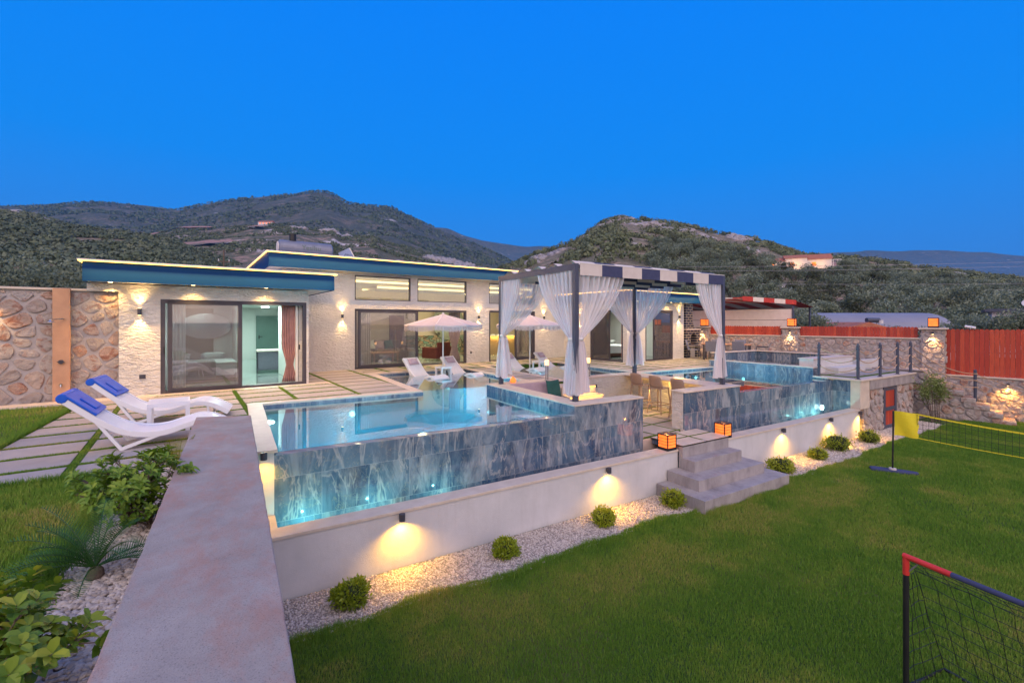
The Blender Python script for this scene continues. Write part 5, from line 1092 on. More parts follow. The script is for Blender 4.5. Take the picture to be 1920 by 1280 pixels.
tied('sheer_curtain', 'white sheer panel on the right front pergola post beside the far pool', (10.93, 7.40), (9.95, 7.40), (10.90, 7.38), .30, PZ - .22, .3, 77)
# ================================================================ SUN LOUNGERS
def lounger(label, group, loc, rz, pil, slats=True, L=1.92, wide=.66, hi=.80, cover=False):
    """resin lounger: head at -x, foot at +x, origin mid on the ground"""
    T = thing('sun_lounger', label, 'sun lounger', loc, rz, group)
    pr = [(-.98, hi), (-.78, hi * .76), (-.58, hi * .53), (-.38, hi * .36), (-.16, hi * .28), (.06, hi * .28), (.28, hi * .36), (.46, hi * .42), (.62, hi * .40), (.80, hi * .29), (.96, hi * .15)]
    P_ = [Vector((p[0], 0, p[1])) for p in pr]; sm = []
    for i in range(len(P_) - 1):
        p0, p1, p2, p3 = P_[max(0, i - 1)], P_[i], P_[i + 1], P_[min(len(P_) - 1, i + 2)]
        for t_ in (0, .25, .5, .75): sm.append(.5 * ((2 * p1) + (p2 - p0) * t_ + (2 * p0 - 5 * p1 + 4 * p2 - p3) * t_ ** 2 + (3 * p1 - p0 - 3 * p2 + p3) * t_ ** 3))
    sm.append(P_[-1]); h = wide / 2
    def strip(mb, y0_, y1_, top, bot, a=0, b=None):
        pts = sm[a:b]; n_ = len(pts); nn = []
        for i in range(n_):
            d = (pts[min(i + 1, n_ - 1)] - pts[max(i - 1, 0)]).normalized(); nn.append(Vector((-d.z, 0, d.x)))
        V_ = []
        for p_, q in zip(pts, nn):
            for y, o_ in ((y0_, top), (y1_, top), (y1_, bot), (y0_, bot)): r_ = p_ + q * o_; V_.append((r_.x, y, r_.z))
        F_ = [(4 * i + k, 4 * i + (k + 1) % 4, 4 * i + 4 + (k + 1) % 4, 4 * i + 4 + k) for i in range(n_ - 1) for k in range(4)] + [(0, 1, 2, 3), (4 * n_ - 1, 4 * n_ - 2, 4 * n_ - 3, 4 * n_ - 4)]
        mb.add(V_, F_)
    mb = MB()
    if slats:
        ns_ = 11
        for k in range(ns_): y = -h + .05 + (wide - .1) * k / ns_; strip(mb, y + .004, y + (wide - .1) / ns_ - .004, .0, -.016)
    else: strip(mb, -h + .04, h - .04, 0, -.02)
    mb.build('lying_surface', M['whitemetal'], T, smooth=False)
    for s_ in (-1, 1): mb = MB(); strip(mb, min(s_ * h, s_ * (h - .05)), max(s_ * h, s_ * (h - .05)), .012, -.065); mb.build('side_rail', M['whitemetal'], T, bevel=.006)
    for s_ in (-1, 1):
        y = s_ * (h - .025)
        mb = MB()
        a, b = Vector((-.72, y, hi * .66)), Vector((-.40, y, .0)); mb.tube([a, b], .028, 4)
        mb.build('leg', M['whitemetal'], T)
        mb = MB(); mb.tube([Vector((-.40, y, .02)), Vector((.02, y, hi * .22)), Vector((.34, y, hi * .36))], [.03, .028, .02], 4); mb.build('brace', M['whitemetal'], T)
        mb = MB(); mb.tube([Vector((.62, y, hi * .36)), Vector((.66, y, 0))], .022, 4); mb.build('leg', M['whitemetal'], T)
    if cover:
        mb = MB(); strip(mb, -h - .012, h + .012, .045, .016, 0, 7); V0 = sm[0]
        mb.tube([(V0.x - .02, -h - .01, V0.z - .0), (V0.x - .02, h + .01, V0.z - .0)], .062, 10)
        mb.build('head_cover', pil, T, bevel=.012, smooth=False)
        mb = MB(); strip(mb, -.14, .14, .062, .044, 2, 6); mb.build('cover_print', M['navyfabric'] if False else M['bluepillow'], T, bevel=.01)
    else:
        pl_ = pillow('head_pillow', None, None, .42, .26, .10, pil, (-.80, 0, hi * .86), (R(90 - 48), 0, R(90)), T)
        pl_.rotation_euler = Matrix.Rotation(R(90), 3, 'Z').to_euler(); pl_.rotation_euler = (R(-40), 0, R(90))
    return T
lounger('white plastic lounger with blue head cover on the terrace, nearest the foreground wall', 'white loungers on the left terrace', (-.93, 8.42, 0), R(2), M['bluepillow'], False, cover=True, hi=.76)
lounger('white plastic lounger with blue head cover on the terrace, closer to the stone wall', 'white loungers on the left terrace', (-1.02, 10.28, 0), R(-5), M['bluepillow'], False, cover=True, hi=.76)
def side_table(label, loc, rz, s=.5, h=.48):
    T = thing('side_table', label, 'side table', loc, rz, 'white slatted side tables'); a = s / 2
    mb = MB(); 
    for k in range(8): y = -a + s * k / 8; mb.box(-a + .03, a - .03, y + .006, y + s / 8 - .006, h - .02, h)
    mb.build('slatted_top', M['whitemetal'], T)
    mb = MB(); mb.box(-a, a, -a - .02, -a, h - .06, h + .002); mb.box(-a, a, a, a + .02, h - .06, h + .002); mb.box(-a, -a + .03, -a, a, h - .06, h + .002); mb.box(a - .03, a, -a, a, h - .06, h + .002); mb.build('apron', M['whitemetal'], T)
    for sx in (-1, 1):
        for sy in (-1, 1): mb = MB(); mb.box(sx * (a - .03) - .03, sx * (a - .03) + .03, sy * (a - .025) - .03, sy * (a - .025) + .03, 0, h - .061); mb.build('leg', M['whitemetal'], T)
side_table('white slatted side table between the two terrace loungers', (-.92, 9.30, 0), R(4), .55, .47)
LZp = -.36
for (lb, x, y, rz, pm) in [('white lounger in the pool shallows left of the first parasol', 5.55, 14.62, -73, 'pinkpillow'), ('white lounger in the pool shallows right of the first parasol', 7.0, 14.65, -70, 'pinkpillow'), ('white lounger in the far pool left of the second parasol', 9.75, 14.95, -68, 'pinkpillow'), ('white lounger in the far pool right of the second parasol', 11.35, 15.0, -66, 'pinkpillow')]:
    if lb.startswith('white lounger in the pool'): x = max(x, 5.5)
    lounger(lb, 'white loungers standing in the pool shallows', (x, y, LZp), R(rz), M[pm], True, hi=.86, wide=.62)
side_table('white side table in the pool under the first parasol', (6.28, 14.98, LZp), R(10), .42, .55); side_table('white side table in the far pool under the second parasol', (10.55, 15.2, LZp), R(10), .42, .55)
def parasol(label, loc, rz, r=1.42, z0=1.66, z1=2.06):
    T = thing('fringed_parasol', label, 'parasol', loc, rz, 'white fringed parasols in the pool')
    zb = loc[2]; z0 -= zb; z1 -= zb
    mb = MB(); mb.lathe([(.26, 0), (.26, .06), (.05, .09), (.05, .25)], 20); mb.build('base', M['whitemetal'], T)
    mb = MB(); mb.tube([(0, 0, .05), (0, 0, z1 + .02)], .024, 12); mb.build('pole', M['whitemetal'], T)
    n, m_ = 8, 8; V_ = [(0, 0, z1)]; F_ = []; per = n * m_
    for ring_ in range(1, 7):
        q = ring_ / 6
        for j in range(per):
            a = 2 * math.pi * j / per; seg_ = (j % m_) / m_; chord = math.cos(math.pi / n) / math.cos(2 * math.pi / n * (seg_ - .5))
            rr = r * q * chord; sag = .05 * q * math.sin(math.pi * seg_); V_.append((rr * math.cos(a), rr * math.sin(a), z1 - (z1 - z0) * (q ** .88) - sag * .6))
    for j in range(per): F_.append((0, 1 + j, 1 + (j + 1) % per))
    for k in range(5):
        for j in range(per): a0 = 1 + k * per; F_.append((a0 + j, a0 + per + j, a0 + per + (j + 1) % per, a0 + (j + 1) % per))
    mb = MB(); mb.add(V_, F_); c_ = mb.build('canopy', M['canvas'], T); s_ = c_.modifiers.new('s', 'SOLIDIFY'); s_.thickness = .006
    fr = MB(); a0 = 1 + 5 * per
    for j in range(per):
        p0, p1 = Vector(V_[a0 + j]), Vector(V_[a0 + (j + 1) % per])
        fr.add([p0, p1, p1 - Vector((0, 0, .05)), p0 - Vector((0, 0, .05))], [(0, 1, 2, 3)])
        for q in range(4):
            pa_ = p0.lerp(p1, q / 4 + .03); pb = p0.lerp(p1, q / 4 + .17); l_ = .19 + .02 * math.sin(j * 7 + q)
            fr.add([pa_ - Vector((0, 0, .05)), pb - Vector((0, 0, .05)), pb - Vector((0, 0, l_)), pa_ - Vector((0, 0, l_))], [(0, 1, 2, 3)])
    fr.build('fringe', M['canvas'], c_)
    for k in range(n):
        a = 2 * math.pi * k / n; mb = MB(); mb.tube([(0.03 * math.cos(a), .03 * math.sin(a), z1 - .03), (r * math.cos(a), r * math.sin(a), z0 - .01)], .008, 5); mb.build('rib', M['whitemetal'], T)
    mb = MB(); mb.lathe([(.04, z1 - .01), (.03, z1 + .03), (0, z1 + .05)], 10); mb.build('finial', M['whitemetal'], T)
M['canvas'] = nmat('offwhite_canvas', (.52, .44, .45), (.58, .50, .50), 4, .85, 90, .3, .003)
parasol('white fringed parasol in front of the living room door', (6.42, 15.35, LZp), R(12)); parasol('white fringed parasol in front of the kitchen door, behind the pergola curtain', (10.35, 15.6, LZp), R(30))
# ================================================================ BOLLARD LIGHTS
for x, y, lb in [(7.58, 10.55, 'twin-post steel bollard light left of the lounge steps'), (9.12, 10.55, 'twin-post steel bollard light right of the lounge steps')]:
    T = thing('bollard_light', lb, 'bollard light', (x, y, ZT)); mb = MB(); mb.box(-.07, .07, -.05, .05, 0, .012); mb.build('base', M['chrome'], T)
    for s_ in (-1, 1): mb = MB(); mb.tube([(s_ * .035, 0, .01), (s_ * .035, 0, .42)], .018, 12); mb.build('post', M['chrome'], T)
    mb = MB(); mb.tube([(0, 0, .42), (0, 0, .56)], .055, 16); mb.build('glow_head', M['bollardglow'], T); light('POINT', 'glow', (0, 0, .7), 2.2, (1, .45, .12), T, shadow_soft_size=.0)
# small orange glass candle on the lounge rim
T = thing('candle_holder', 'small orange glass candle holder on the left rim of the lounge', 'candle holder', (6.45, 10.25 + .3, ZT)); mb = MB(); mb.lathe([(.06, 0), (.09, .05), (.07, .10), (.02, .16), (.0, .18)], 16); mb.build('glass', M['lantern'], T, smooth=True)
# ================================================================ BAR STOOLS
def stool(loc, rz, lb):
    T = thing('bar_stool', lb, 'bar stool', loc, rz, 'taupe bar stools at the sunken counter')   # faces +x
    h = .72; mb = MB(); mb.box(-.20, .20, -.20, .20, h - .03, h); mb.build('seat', M['stoolplastic'], T, bevel=.02)
    mb = MB(); V_ = []; n_ = 10
    for i in range(6):
        z = h + .0 + .34 * i / 5; lean = -.17 - .09 * i / 5
        for j in range(n_ + 1): y = -.2 + .4 * j / n_; V_.append((lean + .05 * (abs(y) / .2) ** 2, y * (1 - .10 * (i / 5) ** 3), z - .03 * (i == 5) * (abs(y) / .2) ** 3))
    mb.add(V_, [(i * (n_ + 1) + j, i * (n_ + 1) + j + 1, (i + 1) * (n_ + 1) + j + 1, (i + 1) * (n_ + 1) + j) for i in range(5) for j in range(n_)])
    o = mb.build('backrest', M['stoolplastic'], T, smooth=True); s_ = o.modifiers.new('s', 'SOLIDIFY'); s_.thickness = .018
    for sx in (-1, 1):
        for sy in (-1, 1): mb = MB(); mb.tube([(sx * .17, sy * .17, h - .02), (sx * .23, sy * .23, 0)], [.022, .013], 8); mb.build('leg', M['stoolplastic'], T)
    e = .205; mb = MB(); z = .26
    for a, b in (((-e, -e), (e, -e)), ((e, -e), (e, e)), ((e, e), (-e, e)), ((-e, e), (-e, -e))): mb.tube([(*a, z), (*b, z)], .012, 6)
    mb.build('footrest', M['stoolplastic'], T)
for k, (x, y, lb) in enumerate([(10.15, 9.45, 'taupe bar stool farthest along the sunken counter'), (10.12, 8.72, 'middle one of the three taupe bar stools'), (10.12, 7.98, 'taupe bar stool nearest, half hidden by the marble block')]): stool((x, y, FZ), R(4), lb)
#MARK2
# ================================================================ LEAF BUILDERS
def leafcloud(cent, rad, n, size, seed, squash=.8, aspect=.45, shell=.55, up=0.):
    g = np.random.default_rng(seed); cent = np.array(cent, float); rad = np.array(rad, float)
    w_ = rad ** 2; idx = g.choice(len(cent), n, p=w_ / w_.sum()); d = g.normal(size=(n, 3)); d /= np.linalg.norm(d, axis=1)[:, None]
    rr = rad[idx] * (shell + (1 - shell) * g.random(n) ** .6) * (1 + .18 * g.normal(size=n).clip(-1.5, 1.5)); p = cent[idx] + d * rr[:, None] * np.array([1, 1, squash])
    a = g.normal(size=(n, 3)) + d * .5; a[:, 2] += up; a /= np.linalg.norm(a, axis=1)[:, None]
    b = np.cross(a, g.normal(size=(n, 3))); b /= np.linalg.norm(b, axis=1)[:, None]
    s_ = size * (.6 + .8 * g.random(n))[:, None]; L = a * s_; Wd = b * s_ * aspect
    V = np.stack([p, p + L * .5 + Wd * .5, p + L, p + L * .5 - Wd * .5], 1).reshape(-1, 3); F = np.arange(4 * n).reshape(n, 4)
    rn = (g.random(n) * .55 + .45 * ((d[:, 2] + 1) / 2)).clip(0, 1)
    return V, F, rn
def tubes_np(paths):
    mb = MB()
    for p, r0, r1 in paths: mb.tube(p, r0, 6, True, r1)
    return mb
def tree_mesh(seed, h, cr, n, leaf, trunks=2):
    rs = random.Random(seed); cent = []; rad = []; paths = []
    for t_ in range(trunks):
        a = rs.uniform(0, 6.28); lean = rs.uniform(.05, .3) * cr; top = Vector((lean * math.cos(a), lean * math.sin(a), h * .45)); paths.append(([(rs.uniform(-.1, .1), rs.uniform(-.1, .1), -.4), top * .5 + Vector((.05, .05, .05)), top], .035 * h, .02 * h))
        for k in range(4):
            b = rs.uniform(0, 6.28); e = top + Vector((math.cos(b) * cr * .6, math.sin(b) * cr * .6, h * rs.uniform(.12, .35))); paths.append(([top, (top + e) / 2 + Vector((0, 0, .1)), e], .018 * h, .006 * h))
    for k in range(rs.randint(13, 18)):
        b = rs.uniform(0, 6.28); r_ = cr * math.sqrt(rs.random()) * .78; z = h * rs.uniform(.38, .86); z = min(z, h * (.92 - .32 * (r_ / cr) ** 2)); cent.append((r_ * math.cos(b), r_ * math.sin(b), z)); rad.append(cr * rs.uniform(.24, .42))
    return leafcloud(cent, rad, n, leaf, seed), tubes_np(paths)
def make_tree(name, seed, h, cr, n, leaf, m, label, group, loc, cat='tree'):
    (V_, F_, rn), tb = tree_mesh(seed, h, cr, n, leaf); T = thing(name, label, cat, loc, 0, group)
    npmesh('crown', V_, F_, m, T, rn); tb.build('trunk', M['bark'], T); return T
def DL(x, d): l = (x - 960) / 853. * d; return (d * math.sin(YAW) + l * math.cos(YAW), d * math.cos(YAW) - l * math.sin(YAW))
# ================================================================ HILLS
def prof(pts, x):
    xs_, ys_ = zip(*pts); return np.interp(x, xs_, ys_)
class Ridge:
    def __init__(s, pts, D1, D0, z0=-2.5, p=1.0, amp=1., x0=None, x1=None, D1f=None):
        s.pts = pts; s.D1 = D1; s.D0 = D0; s.z0 = z0; s.p = p; s.amp = amp; s.x0 = x0 if x0 is not None else pts[0][0]; s.x1 = x1 if x1 is not None else pts[-1][0]
    def z(s, x, t):       # t 0 foot, 1 crest, >1 back side
        zc_ = 1.75 + (604 - prof(s.pts, x)) / 853. * s.D1
        return np.where(t <= 1, s.z0 + (zc_ - s.z0) * np.clip(t, 0, 1) ** s.p, zc_ - (zc_ - s.z0) * ((t - 1) / .6) ** 1.6)
    def pos(s, x, t):
        d = s.D0 + (s.D1 - s.D0) * t; l = (x - 960) / 853. * d; z = s.z(x, t)
        X = d * FW[0] + l * FW[1]; Y = d * FW[1] - l * FW[0]; return X, Y, z
    def rough(s, X, Y, z, k=1.):
        q = s.amp * k; return z + q * (np.sin(X / (9 * q + 3) + np.sin(Y / (7 * q + 3))) * .5 + .35 * np.sin(Y / (4 * q + 2) + 1.3 * np.sin(X / (5 * q + 2)))) 
    def build(s, name, m, nx=220, nt=60):
        xs_ = np.linspace(s.x0, s.x1, nx); ts = np.concatenate([np.linspace(0, 1, nt), np.linspace(1.03, 1.6, 12)]); XX, TT = np.meshgrid(xs_, ts)
        X, Y, Z = s.pos(XX, TT); Z = s.rough(X, Y, Z) - s.amp * .45 * (TT > .9); V_ = np.stack([X, Y, Z], -1).reshape(-1, 3); ny, nx_ = XX.shape
        i = np.arange(ny - 1)[:, None] * nx_ + np.arange(nx_ - 1)[None]; F_ = np.stack([i, i + 1, i + nx_ + 1, i + nx_], -1).reshape(-1, 4)
        o = npmesh(name, V_, F_, m, None, None, True); o['kind'] = 'structure'; return o
mount = Ridge([(-700, 400), (-300, 388), (0, 383), (60, 381), (190, 379), (250, 385), (320, 388), (360, 386), (400, 380), (500, 370), (560, 363), (590, 360), (612, 360), (632, 368), (650, 379), (700, 383), (735, 386), (770, 402), (800, 420), (860, 445), (900, 462), (960, 492), (1010, 520), (1100, 560)], 1500, 420, 10, 1.0, 9)
mount.build('mountain', M['mountain'], 300, 70)
far1 = Ridge([(560, 440), (780, 418), (800, 424), (840, 428), (870, 438), (905, 447), (940, 452), (990, 458), (1040, 461), (1140, 470), (1300, 520)], 3600, 1700, 20, 1.1, 18); far1.build('distant_range', M['mountain'], 160, 40)
far2 = Ridge([(1100, 470), (1200, 472), (1500, 473), (1600, 471), (1650, 470), (1690, 469), (1740, 467), (1765, 469), (1850, 474), (1920, 477), (2300, 480), (2800, 500)], 5200, 1800, 0, 1.0, 20); far2.build('distant_range', M['mountain'], 160, 40)
mid = Ridge([(150, 470), (280, 440), (340, 426), (420, 424), (480, 423), (560, 425), (590, 431), (625, 430), (640, 440), (700, 440), (725, 452), (790, 470), (860, 487), (900, 497), (1000, 530)], 560, 110, 0, 1., 3.5); mid.build('rocky_hill', M['hillmid'], 260, 60)
left = Ridge([(-600, 350), (-200, 370), (0, 397), (30, 400), (75, 410), (120, 424), (165, 432), (230, 436), (300, 443), (330, 452), (360, 470), (420, 490), (520, 530)], 240, 62, 0, 1., 1.6); left.build('dark_hill', M['hillnear'], 200, 50)
right = Ridge([(860, 540), (930, 508), (970, 494), (1000, 480), (1040, 466), (1085, 445), (1110, 428), (1135, 416), (1165, 409), (1200, 412), (1240, 418), (1290, 426), (1340, 437), (1400, 448), (1450, 459), (1500, 472), (1540, 477), (1600, 481), (1650, 492), (1720, 500), (1780, 505), (1850, 518), (1925, 524), (2100, 540), (2500, 560)], 250, 46, -1.6, 1., 1.3); right.build('scrub_hill', M['hillnear'], 300, 80)
def lumps(name, R_, n, size, m, label, seed, tr=(0.02, 1.0), xr=None, leafs=26, pk=1., avoid=None, sink=.15):
    g = np.random.default_rng(seed); x = g.uniform(*(xr or (R_.x0, R_.x1)), n); t = tr[0] + (tr[1] - tr[0]) * g.random(n) ** pk
    X, Y, Z = R_.pos(x, t); Z = R_.rough(X, Y, Z)
    if avoid is not None: k = avoid(x, t, X, Y); X, Y, Z, t, x = X[k], Y[k], Z[k], t[k], x[k]; n = len(X)
    s_ = size * (.45 + .75 * g.random(n)); C_ = np.stack([X, Y, Z + s_ * sink], 1)
    # each shrub: leaf quads on a dome
    m_ = leafs; d = g.normal(size=(n, m_, 3)); d /= np.linalg.norm(d, axis=2)[:, :, None]; d[:, :, 2] = np.abs(d[:, :, 2]) * .95 - .12
    wob = 1 + .22 * g.normal(size=(n, m_)).clip(-1.5, 1.5); p = C_[:, None] + d * (s_[:, None] * wob)[..., None] * np.array([1, 1, .85])
    a = np.cross(d, g.normal(size=d.shape)); a /= np.linalg.norm(a, axis=2)[:, :, None] + 1e-9; b = np.cross(d, a) + g.normal(size=d.shape) * .35; q = s_[:, None, None] * (2.6 / math.sqrt(m_))
    V_ = np.stack([p - a * q * .5, p - b * q * .45, p + a * q * .5, p + b * q * .45], 2).reshape(-1, 3); F_ = np.arange(len(V_)).reshape(-1, 4)
    base = np.repeat(g.random(n), m_); rn = (base * .72 + .16 * g.random(n * m_) + .12 * d[:, :, 2].ravel()).clip(0, 1)
    # dark core so that shrubs are not see-through
    o = npmesh(name, V_, F_, m, None, rn); tag(o, label, 'scrub', None, 'stuff'); return o
def gaps(amt, f):
    def fn(x, t, X, Y): return np.array([mnoise.fractal(Vector((a * f, b * f, 0)), .6, 2.1, 3) > amt for a, b in zip(X, Y)])
    return fn
g1_ = gaps(-.02, .035)
lumps('hillside_scrub', right, 4600, 1.9, M['scrub'], 'grey green scrub covering the hill on the right', 101, (.30, 1.0), (880, 2000), 30, .75, lambda x, t, X, Y: g1_(x, t, X, Y) & ~((np.abs(x - 1500) < 62) & (t > .36) & (t < .58)))
def rocks(R_, n, size, label, seed, tr, xr, fn):
    g = np.random.default_rng(seed); x = g.uniform(*xr, n); t = g.uniform(*tr, n); X, Y, Z = R_.pos(x, t); Z = R_.rough(X, Y, Z); k = fn(x, t, X, Y); P = np.stack([X, Y, Z], 1)[k]; n = len(P); V0, F0 = ico(1); nv = len(V0)
    s_ = size * (.4 + g.random(n)); b_ = V0[None] * (1 + .28 * g.normal(size=(n, nv, 1))) * s_[:, None, None] * np.array([1.2, 1.2, .8]); V_ = (b_ + P[:, None]).reshape(-1, 3); F_ = (F0[None] + (np.arange(n) * nv)[:, None, None]).reshape(-1, 3)
    o = npmesh('rock_outcrop', V_, F_, M['rock'], None, np.repeat(g.random(n), len(F0))); tag(o, label, 'rocks', None, 'stuff')
def ico(sub):
    bm = bmesh.new(); bmesh.ops.create_icosphere(bm, subdivisions=sub, radius=1); V_ = np.array([v.co[:] for v in bm.verts]); F_ = np.array([[v.index for v in f.verts] for f in bm.faces]); bm.free(); return V_, F_
M['rock'] = nmat('pale_limestone', (.24, .22, .22), (.44, .40, .40), .8, .95, 3, .8, .2)
def near_px(cs):
    def fn(x, t, X, Y):
        k = np.zeros(len(x), bool)
        for (cx, ct, rx, rt) in cs: k |= ((x - cx) / rx) ** 2 + ((t - ct) / rt) ** 2 < 1
        return k
    return fn
rocks(right, 5500, 1.2, 'pale limestone outcrops near the top of the right hill', 201, (.4, 1.0), (960, 1520), near_px([(1165, .97, 26, .03), (1135, .90, 30, .05), (1190, .87, 26, .06), (1240, .80, 22, .07), (1290, .83, 34, .06), (1320, .75, 20, .05), (1095, .80, 12, .06), (1045, .80, 16, .08), (1005, .74, 18, .1), (1385, .90, 26, .04), (1400, .62, 20, .05), (1230, .92, 14, .03)]))
rocks(mid, 5000, 2.6, 'pale rock faces on the middle hill', 202, (.4, 1.0), (540, 900), near_px([(620, .93, 22, .06), (640, .86, 16, .07), (830, .80, 34, .13), (870, .72, 22, .10), (560, .9, 14, .05), (700, .95, 18, .04)]))
lumps('hillside_scrub', mid, 5200, 2.3, M['scrubfar'], 'dark shrubs dotted over the rocky middle hill', 102, (.35, 1.0), (200, 960), 16, .8, gaps(.0, .016))
lumps('hillside_scrub', left, 3000, 2.1, M['scrubfar'], 'dense dark scrub on the near left slope', 103, (.15, 1.0), (-40, 500), 26, .8, gaps(-.28, .03))
lumps('mountain_woods', mount, 12000, 4.2, M['scrubfar'], 'dark woodland spread over the high mountain', 104, (.25, .985), (-60, 1000), 4, .7, gaps(-.1, .006))
# ---- olive grove on the right slope: individual trees sharing five shapes
g = np.random.default_rng(55); protos = []
OL = 'olive tree among the grey green grove on the slope right of the pergola'
grp = 'olive trees of the grove on the right slope'
cand = []
for k in range(2000):
    x = g.uniform(1230, 2000); t = .01 + .42 * g.random() ** 1.1; X, Y, Z = right.pos(np.array([x]), np.array([t])); Z = right.rough(X, Y, Z); X, Y, Z = float(X[0]), float(Y[0]), float(Z[0])
    if x < 1560 and t < .05: continue
    if 1440 < x < 1790 and t < .035: continue
    if not (1440 < x < 1560 and t > .30) and all((X - q[0]) ** 2 + (Y - q[1]) ** 2 > 4.3 ** 2 for q in cand): cand.append((X, Y, Z))
    if len(cand) >= 190: break
for k, (X, Y, Z) in enumerate(cand):
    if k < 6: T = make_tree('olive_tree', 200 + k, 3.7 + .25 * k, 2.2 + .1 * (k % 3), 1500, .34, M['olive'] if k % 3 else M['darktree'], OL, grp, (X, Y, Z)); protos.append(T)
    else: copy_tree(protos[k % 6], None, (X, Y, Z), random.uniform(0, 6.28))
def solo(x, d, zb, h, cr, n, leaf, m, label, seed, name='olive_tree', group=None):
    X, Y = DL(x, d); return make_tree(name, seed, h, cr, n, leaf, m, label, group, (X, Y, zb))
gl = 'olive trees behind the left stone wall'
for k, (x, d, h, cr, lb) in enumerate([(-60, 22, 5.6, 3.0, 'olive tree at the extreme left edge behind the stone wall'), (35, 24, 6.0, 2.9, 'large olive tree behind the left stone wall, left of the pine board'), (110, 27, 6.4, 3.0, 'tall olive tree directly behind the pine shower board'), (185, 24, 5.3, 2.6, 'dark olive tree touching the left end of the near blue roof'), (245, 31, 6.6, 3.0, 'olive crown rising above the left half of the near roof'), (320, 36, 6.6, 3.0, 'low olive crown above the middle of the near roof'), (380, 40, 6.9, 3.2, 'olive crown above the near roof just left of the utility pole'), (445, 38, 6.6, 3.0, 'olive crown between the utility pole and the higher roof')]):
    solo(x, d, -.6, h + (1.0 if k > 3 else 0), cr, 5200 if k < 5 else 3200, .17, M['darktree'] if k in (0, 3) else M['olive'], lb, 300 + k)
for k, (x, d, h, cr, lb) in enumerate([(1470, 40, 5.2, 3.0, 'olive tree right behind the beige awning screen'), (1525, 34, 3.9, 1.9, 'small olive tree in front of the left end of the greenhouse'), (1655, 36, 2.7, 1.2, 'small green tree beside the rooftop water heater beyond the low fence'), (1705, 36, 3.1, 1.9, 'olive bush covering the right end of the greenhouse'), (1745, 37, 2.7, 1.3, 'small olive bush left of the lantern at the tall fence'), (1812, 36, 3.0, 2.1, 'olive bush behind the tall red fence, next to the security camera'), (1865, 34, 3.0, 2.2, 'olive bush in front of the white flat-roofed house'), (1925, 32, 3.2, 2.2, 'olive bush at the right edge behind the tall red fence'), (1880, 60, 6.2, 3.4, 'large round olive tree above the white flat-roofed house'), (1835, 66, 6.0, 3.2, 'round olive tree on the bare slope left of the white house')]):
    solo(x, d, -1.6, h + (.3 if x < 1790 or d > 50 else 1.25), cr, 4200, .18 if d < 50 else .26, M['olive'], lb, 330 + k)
# young plants poking above the left wall
def sprig(name, label, loc, h, n, seed, m, leaf=.09, spread=.5, stems=7):
    rs = random.Random(seed); T = thing(name, label, 'plant', loc); st = MB(); cent = []; rad = []
    for k in range(stems):
        a = rs.uniform(0, 6.28); e = Vector((math.cos(a) * spread * rs.random(), math.sin(a) * spread * rs.random(), h * rs.uniform(.6, 1))); st.tube([(0, 0, 0), e * .5 + Vector((0, 0, .05)), e], .012, 5, True, .004)
        for q in np.linspace(.35, 1, 6): cent.append(tuple(e * q)); rad.append(.09 + .05 * rs.random())
    V_, F_, rn = leafcloud(cent, rad, n, leaf, seed, 1., .3, .2, .5); npmesh('foliage', V_, F_, m, T, rn); st.build('stem', M['bark'], T); return T
for k, (x, d, lb) in enumerate([(40, 17.2, 'pale sapling above the stone wall near the left edge'), (62, 17.4, 'pale sapling above the stone wall, second from the left edge'), (118, 17.2, 'pale sapling above the stone wall right behind the pine board')]):
    X, Y = DL(x, d); sprig('sapling', lb, (X, Y, 1.6), 1.75, 260, 400 + k, M['olive'], .10, .5)
# ================================================================ FAR BUILDINGS, POLES, WIRES
def gable(T, x0_, x1_, y0_, y1_, z0_, z1_, zr, wm, rm):
    mb = MB(); mb.box(x0_, x1_, y0_, y1_, z0_, z1_); w_ = mb.build('wall', wm, T)
    mb = MB(); ym = (y0_ + y1_) / 2; e = .3; mb.extr([(y0_ - e, z1_), (y1_ + e, z1_), (ym, zr)], 'x', x0_ - e, x1_ + e); r_ = mb.build('roof', rm, T); return w_, r_
def facing(x, d): X, Y = DL(x, d); return X, Y, -YAW
X, Y, rz = facing(1497, 146); rz -= R(25); zb = 19.4
T = thing('hillside_house', 'white house with terracotta roofs and orange lights on the right hill', 'house', (X, Y, zb - 1), rz)
for (a, b, h0, h1, c0_) in [(-9.5, -4.0, 2.8, 4.3, 0), (-4.0, 2.0, 3.6, 5.0, 1), (2.0, 8.5, 3.0, 4.9, 2)]:
    gable(T, a, b, -3 + c0_ * .4, 4, 0, h0, h1, M['farwhite'], M['terracotta'])
    mb = MB(); mb.box(a + 1.2, a + 2.4, -3.05 + c0_ * .4, -2.99 + c0_ * .4, .9, 2.2); mb.build('window', M['lantern'], T)
mb = MB(); mb.box(8.6, 11.0, -2, 3, 0, .25); mb.box(8.6, 11.0, -2, 3, 2.6, 2.8)
for xx in (8.8, 9.9, 10.8): mb.box(xx, xx + .2, -2, -1.8, .25, 2.6)
mb.build('veranda', M['farwhite'], T)
for x_ in (-7.5, -1, 5.5): light('POINT', 'facade_glow', (x_, -4.6, 1.5), 150, (1, .5, .15), T, shadow_soft_size=.3)
X, Y, rz = facing(500, 640); zb = 1.75 + (604 - 421) / 853 * 640
T = thing('hillside_house', 'small orange lit house far away below the mountain', 'house', (X, Y, zb), rz); gable(T, -10, 10, -4, 4, -4, 2.5, 5, M['farwhite'], M['terracotta']); mb = MB(); [mb.box(q, q + 2.0, -4.1, -4.0, .3, 1.7) for q in (-8, -3.5, 1, 5.5)]; mb.build('lit_windows', M['lantern'], T)
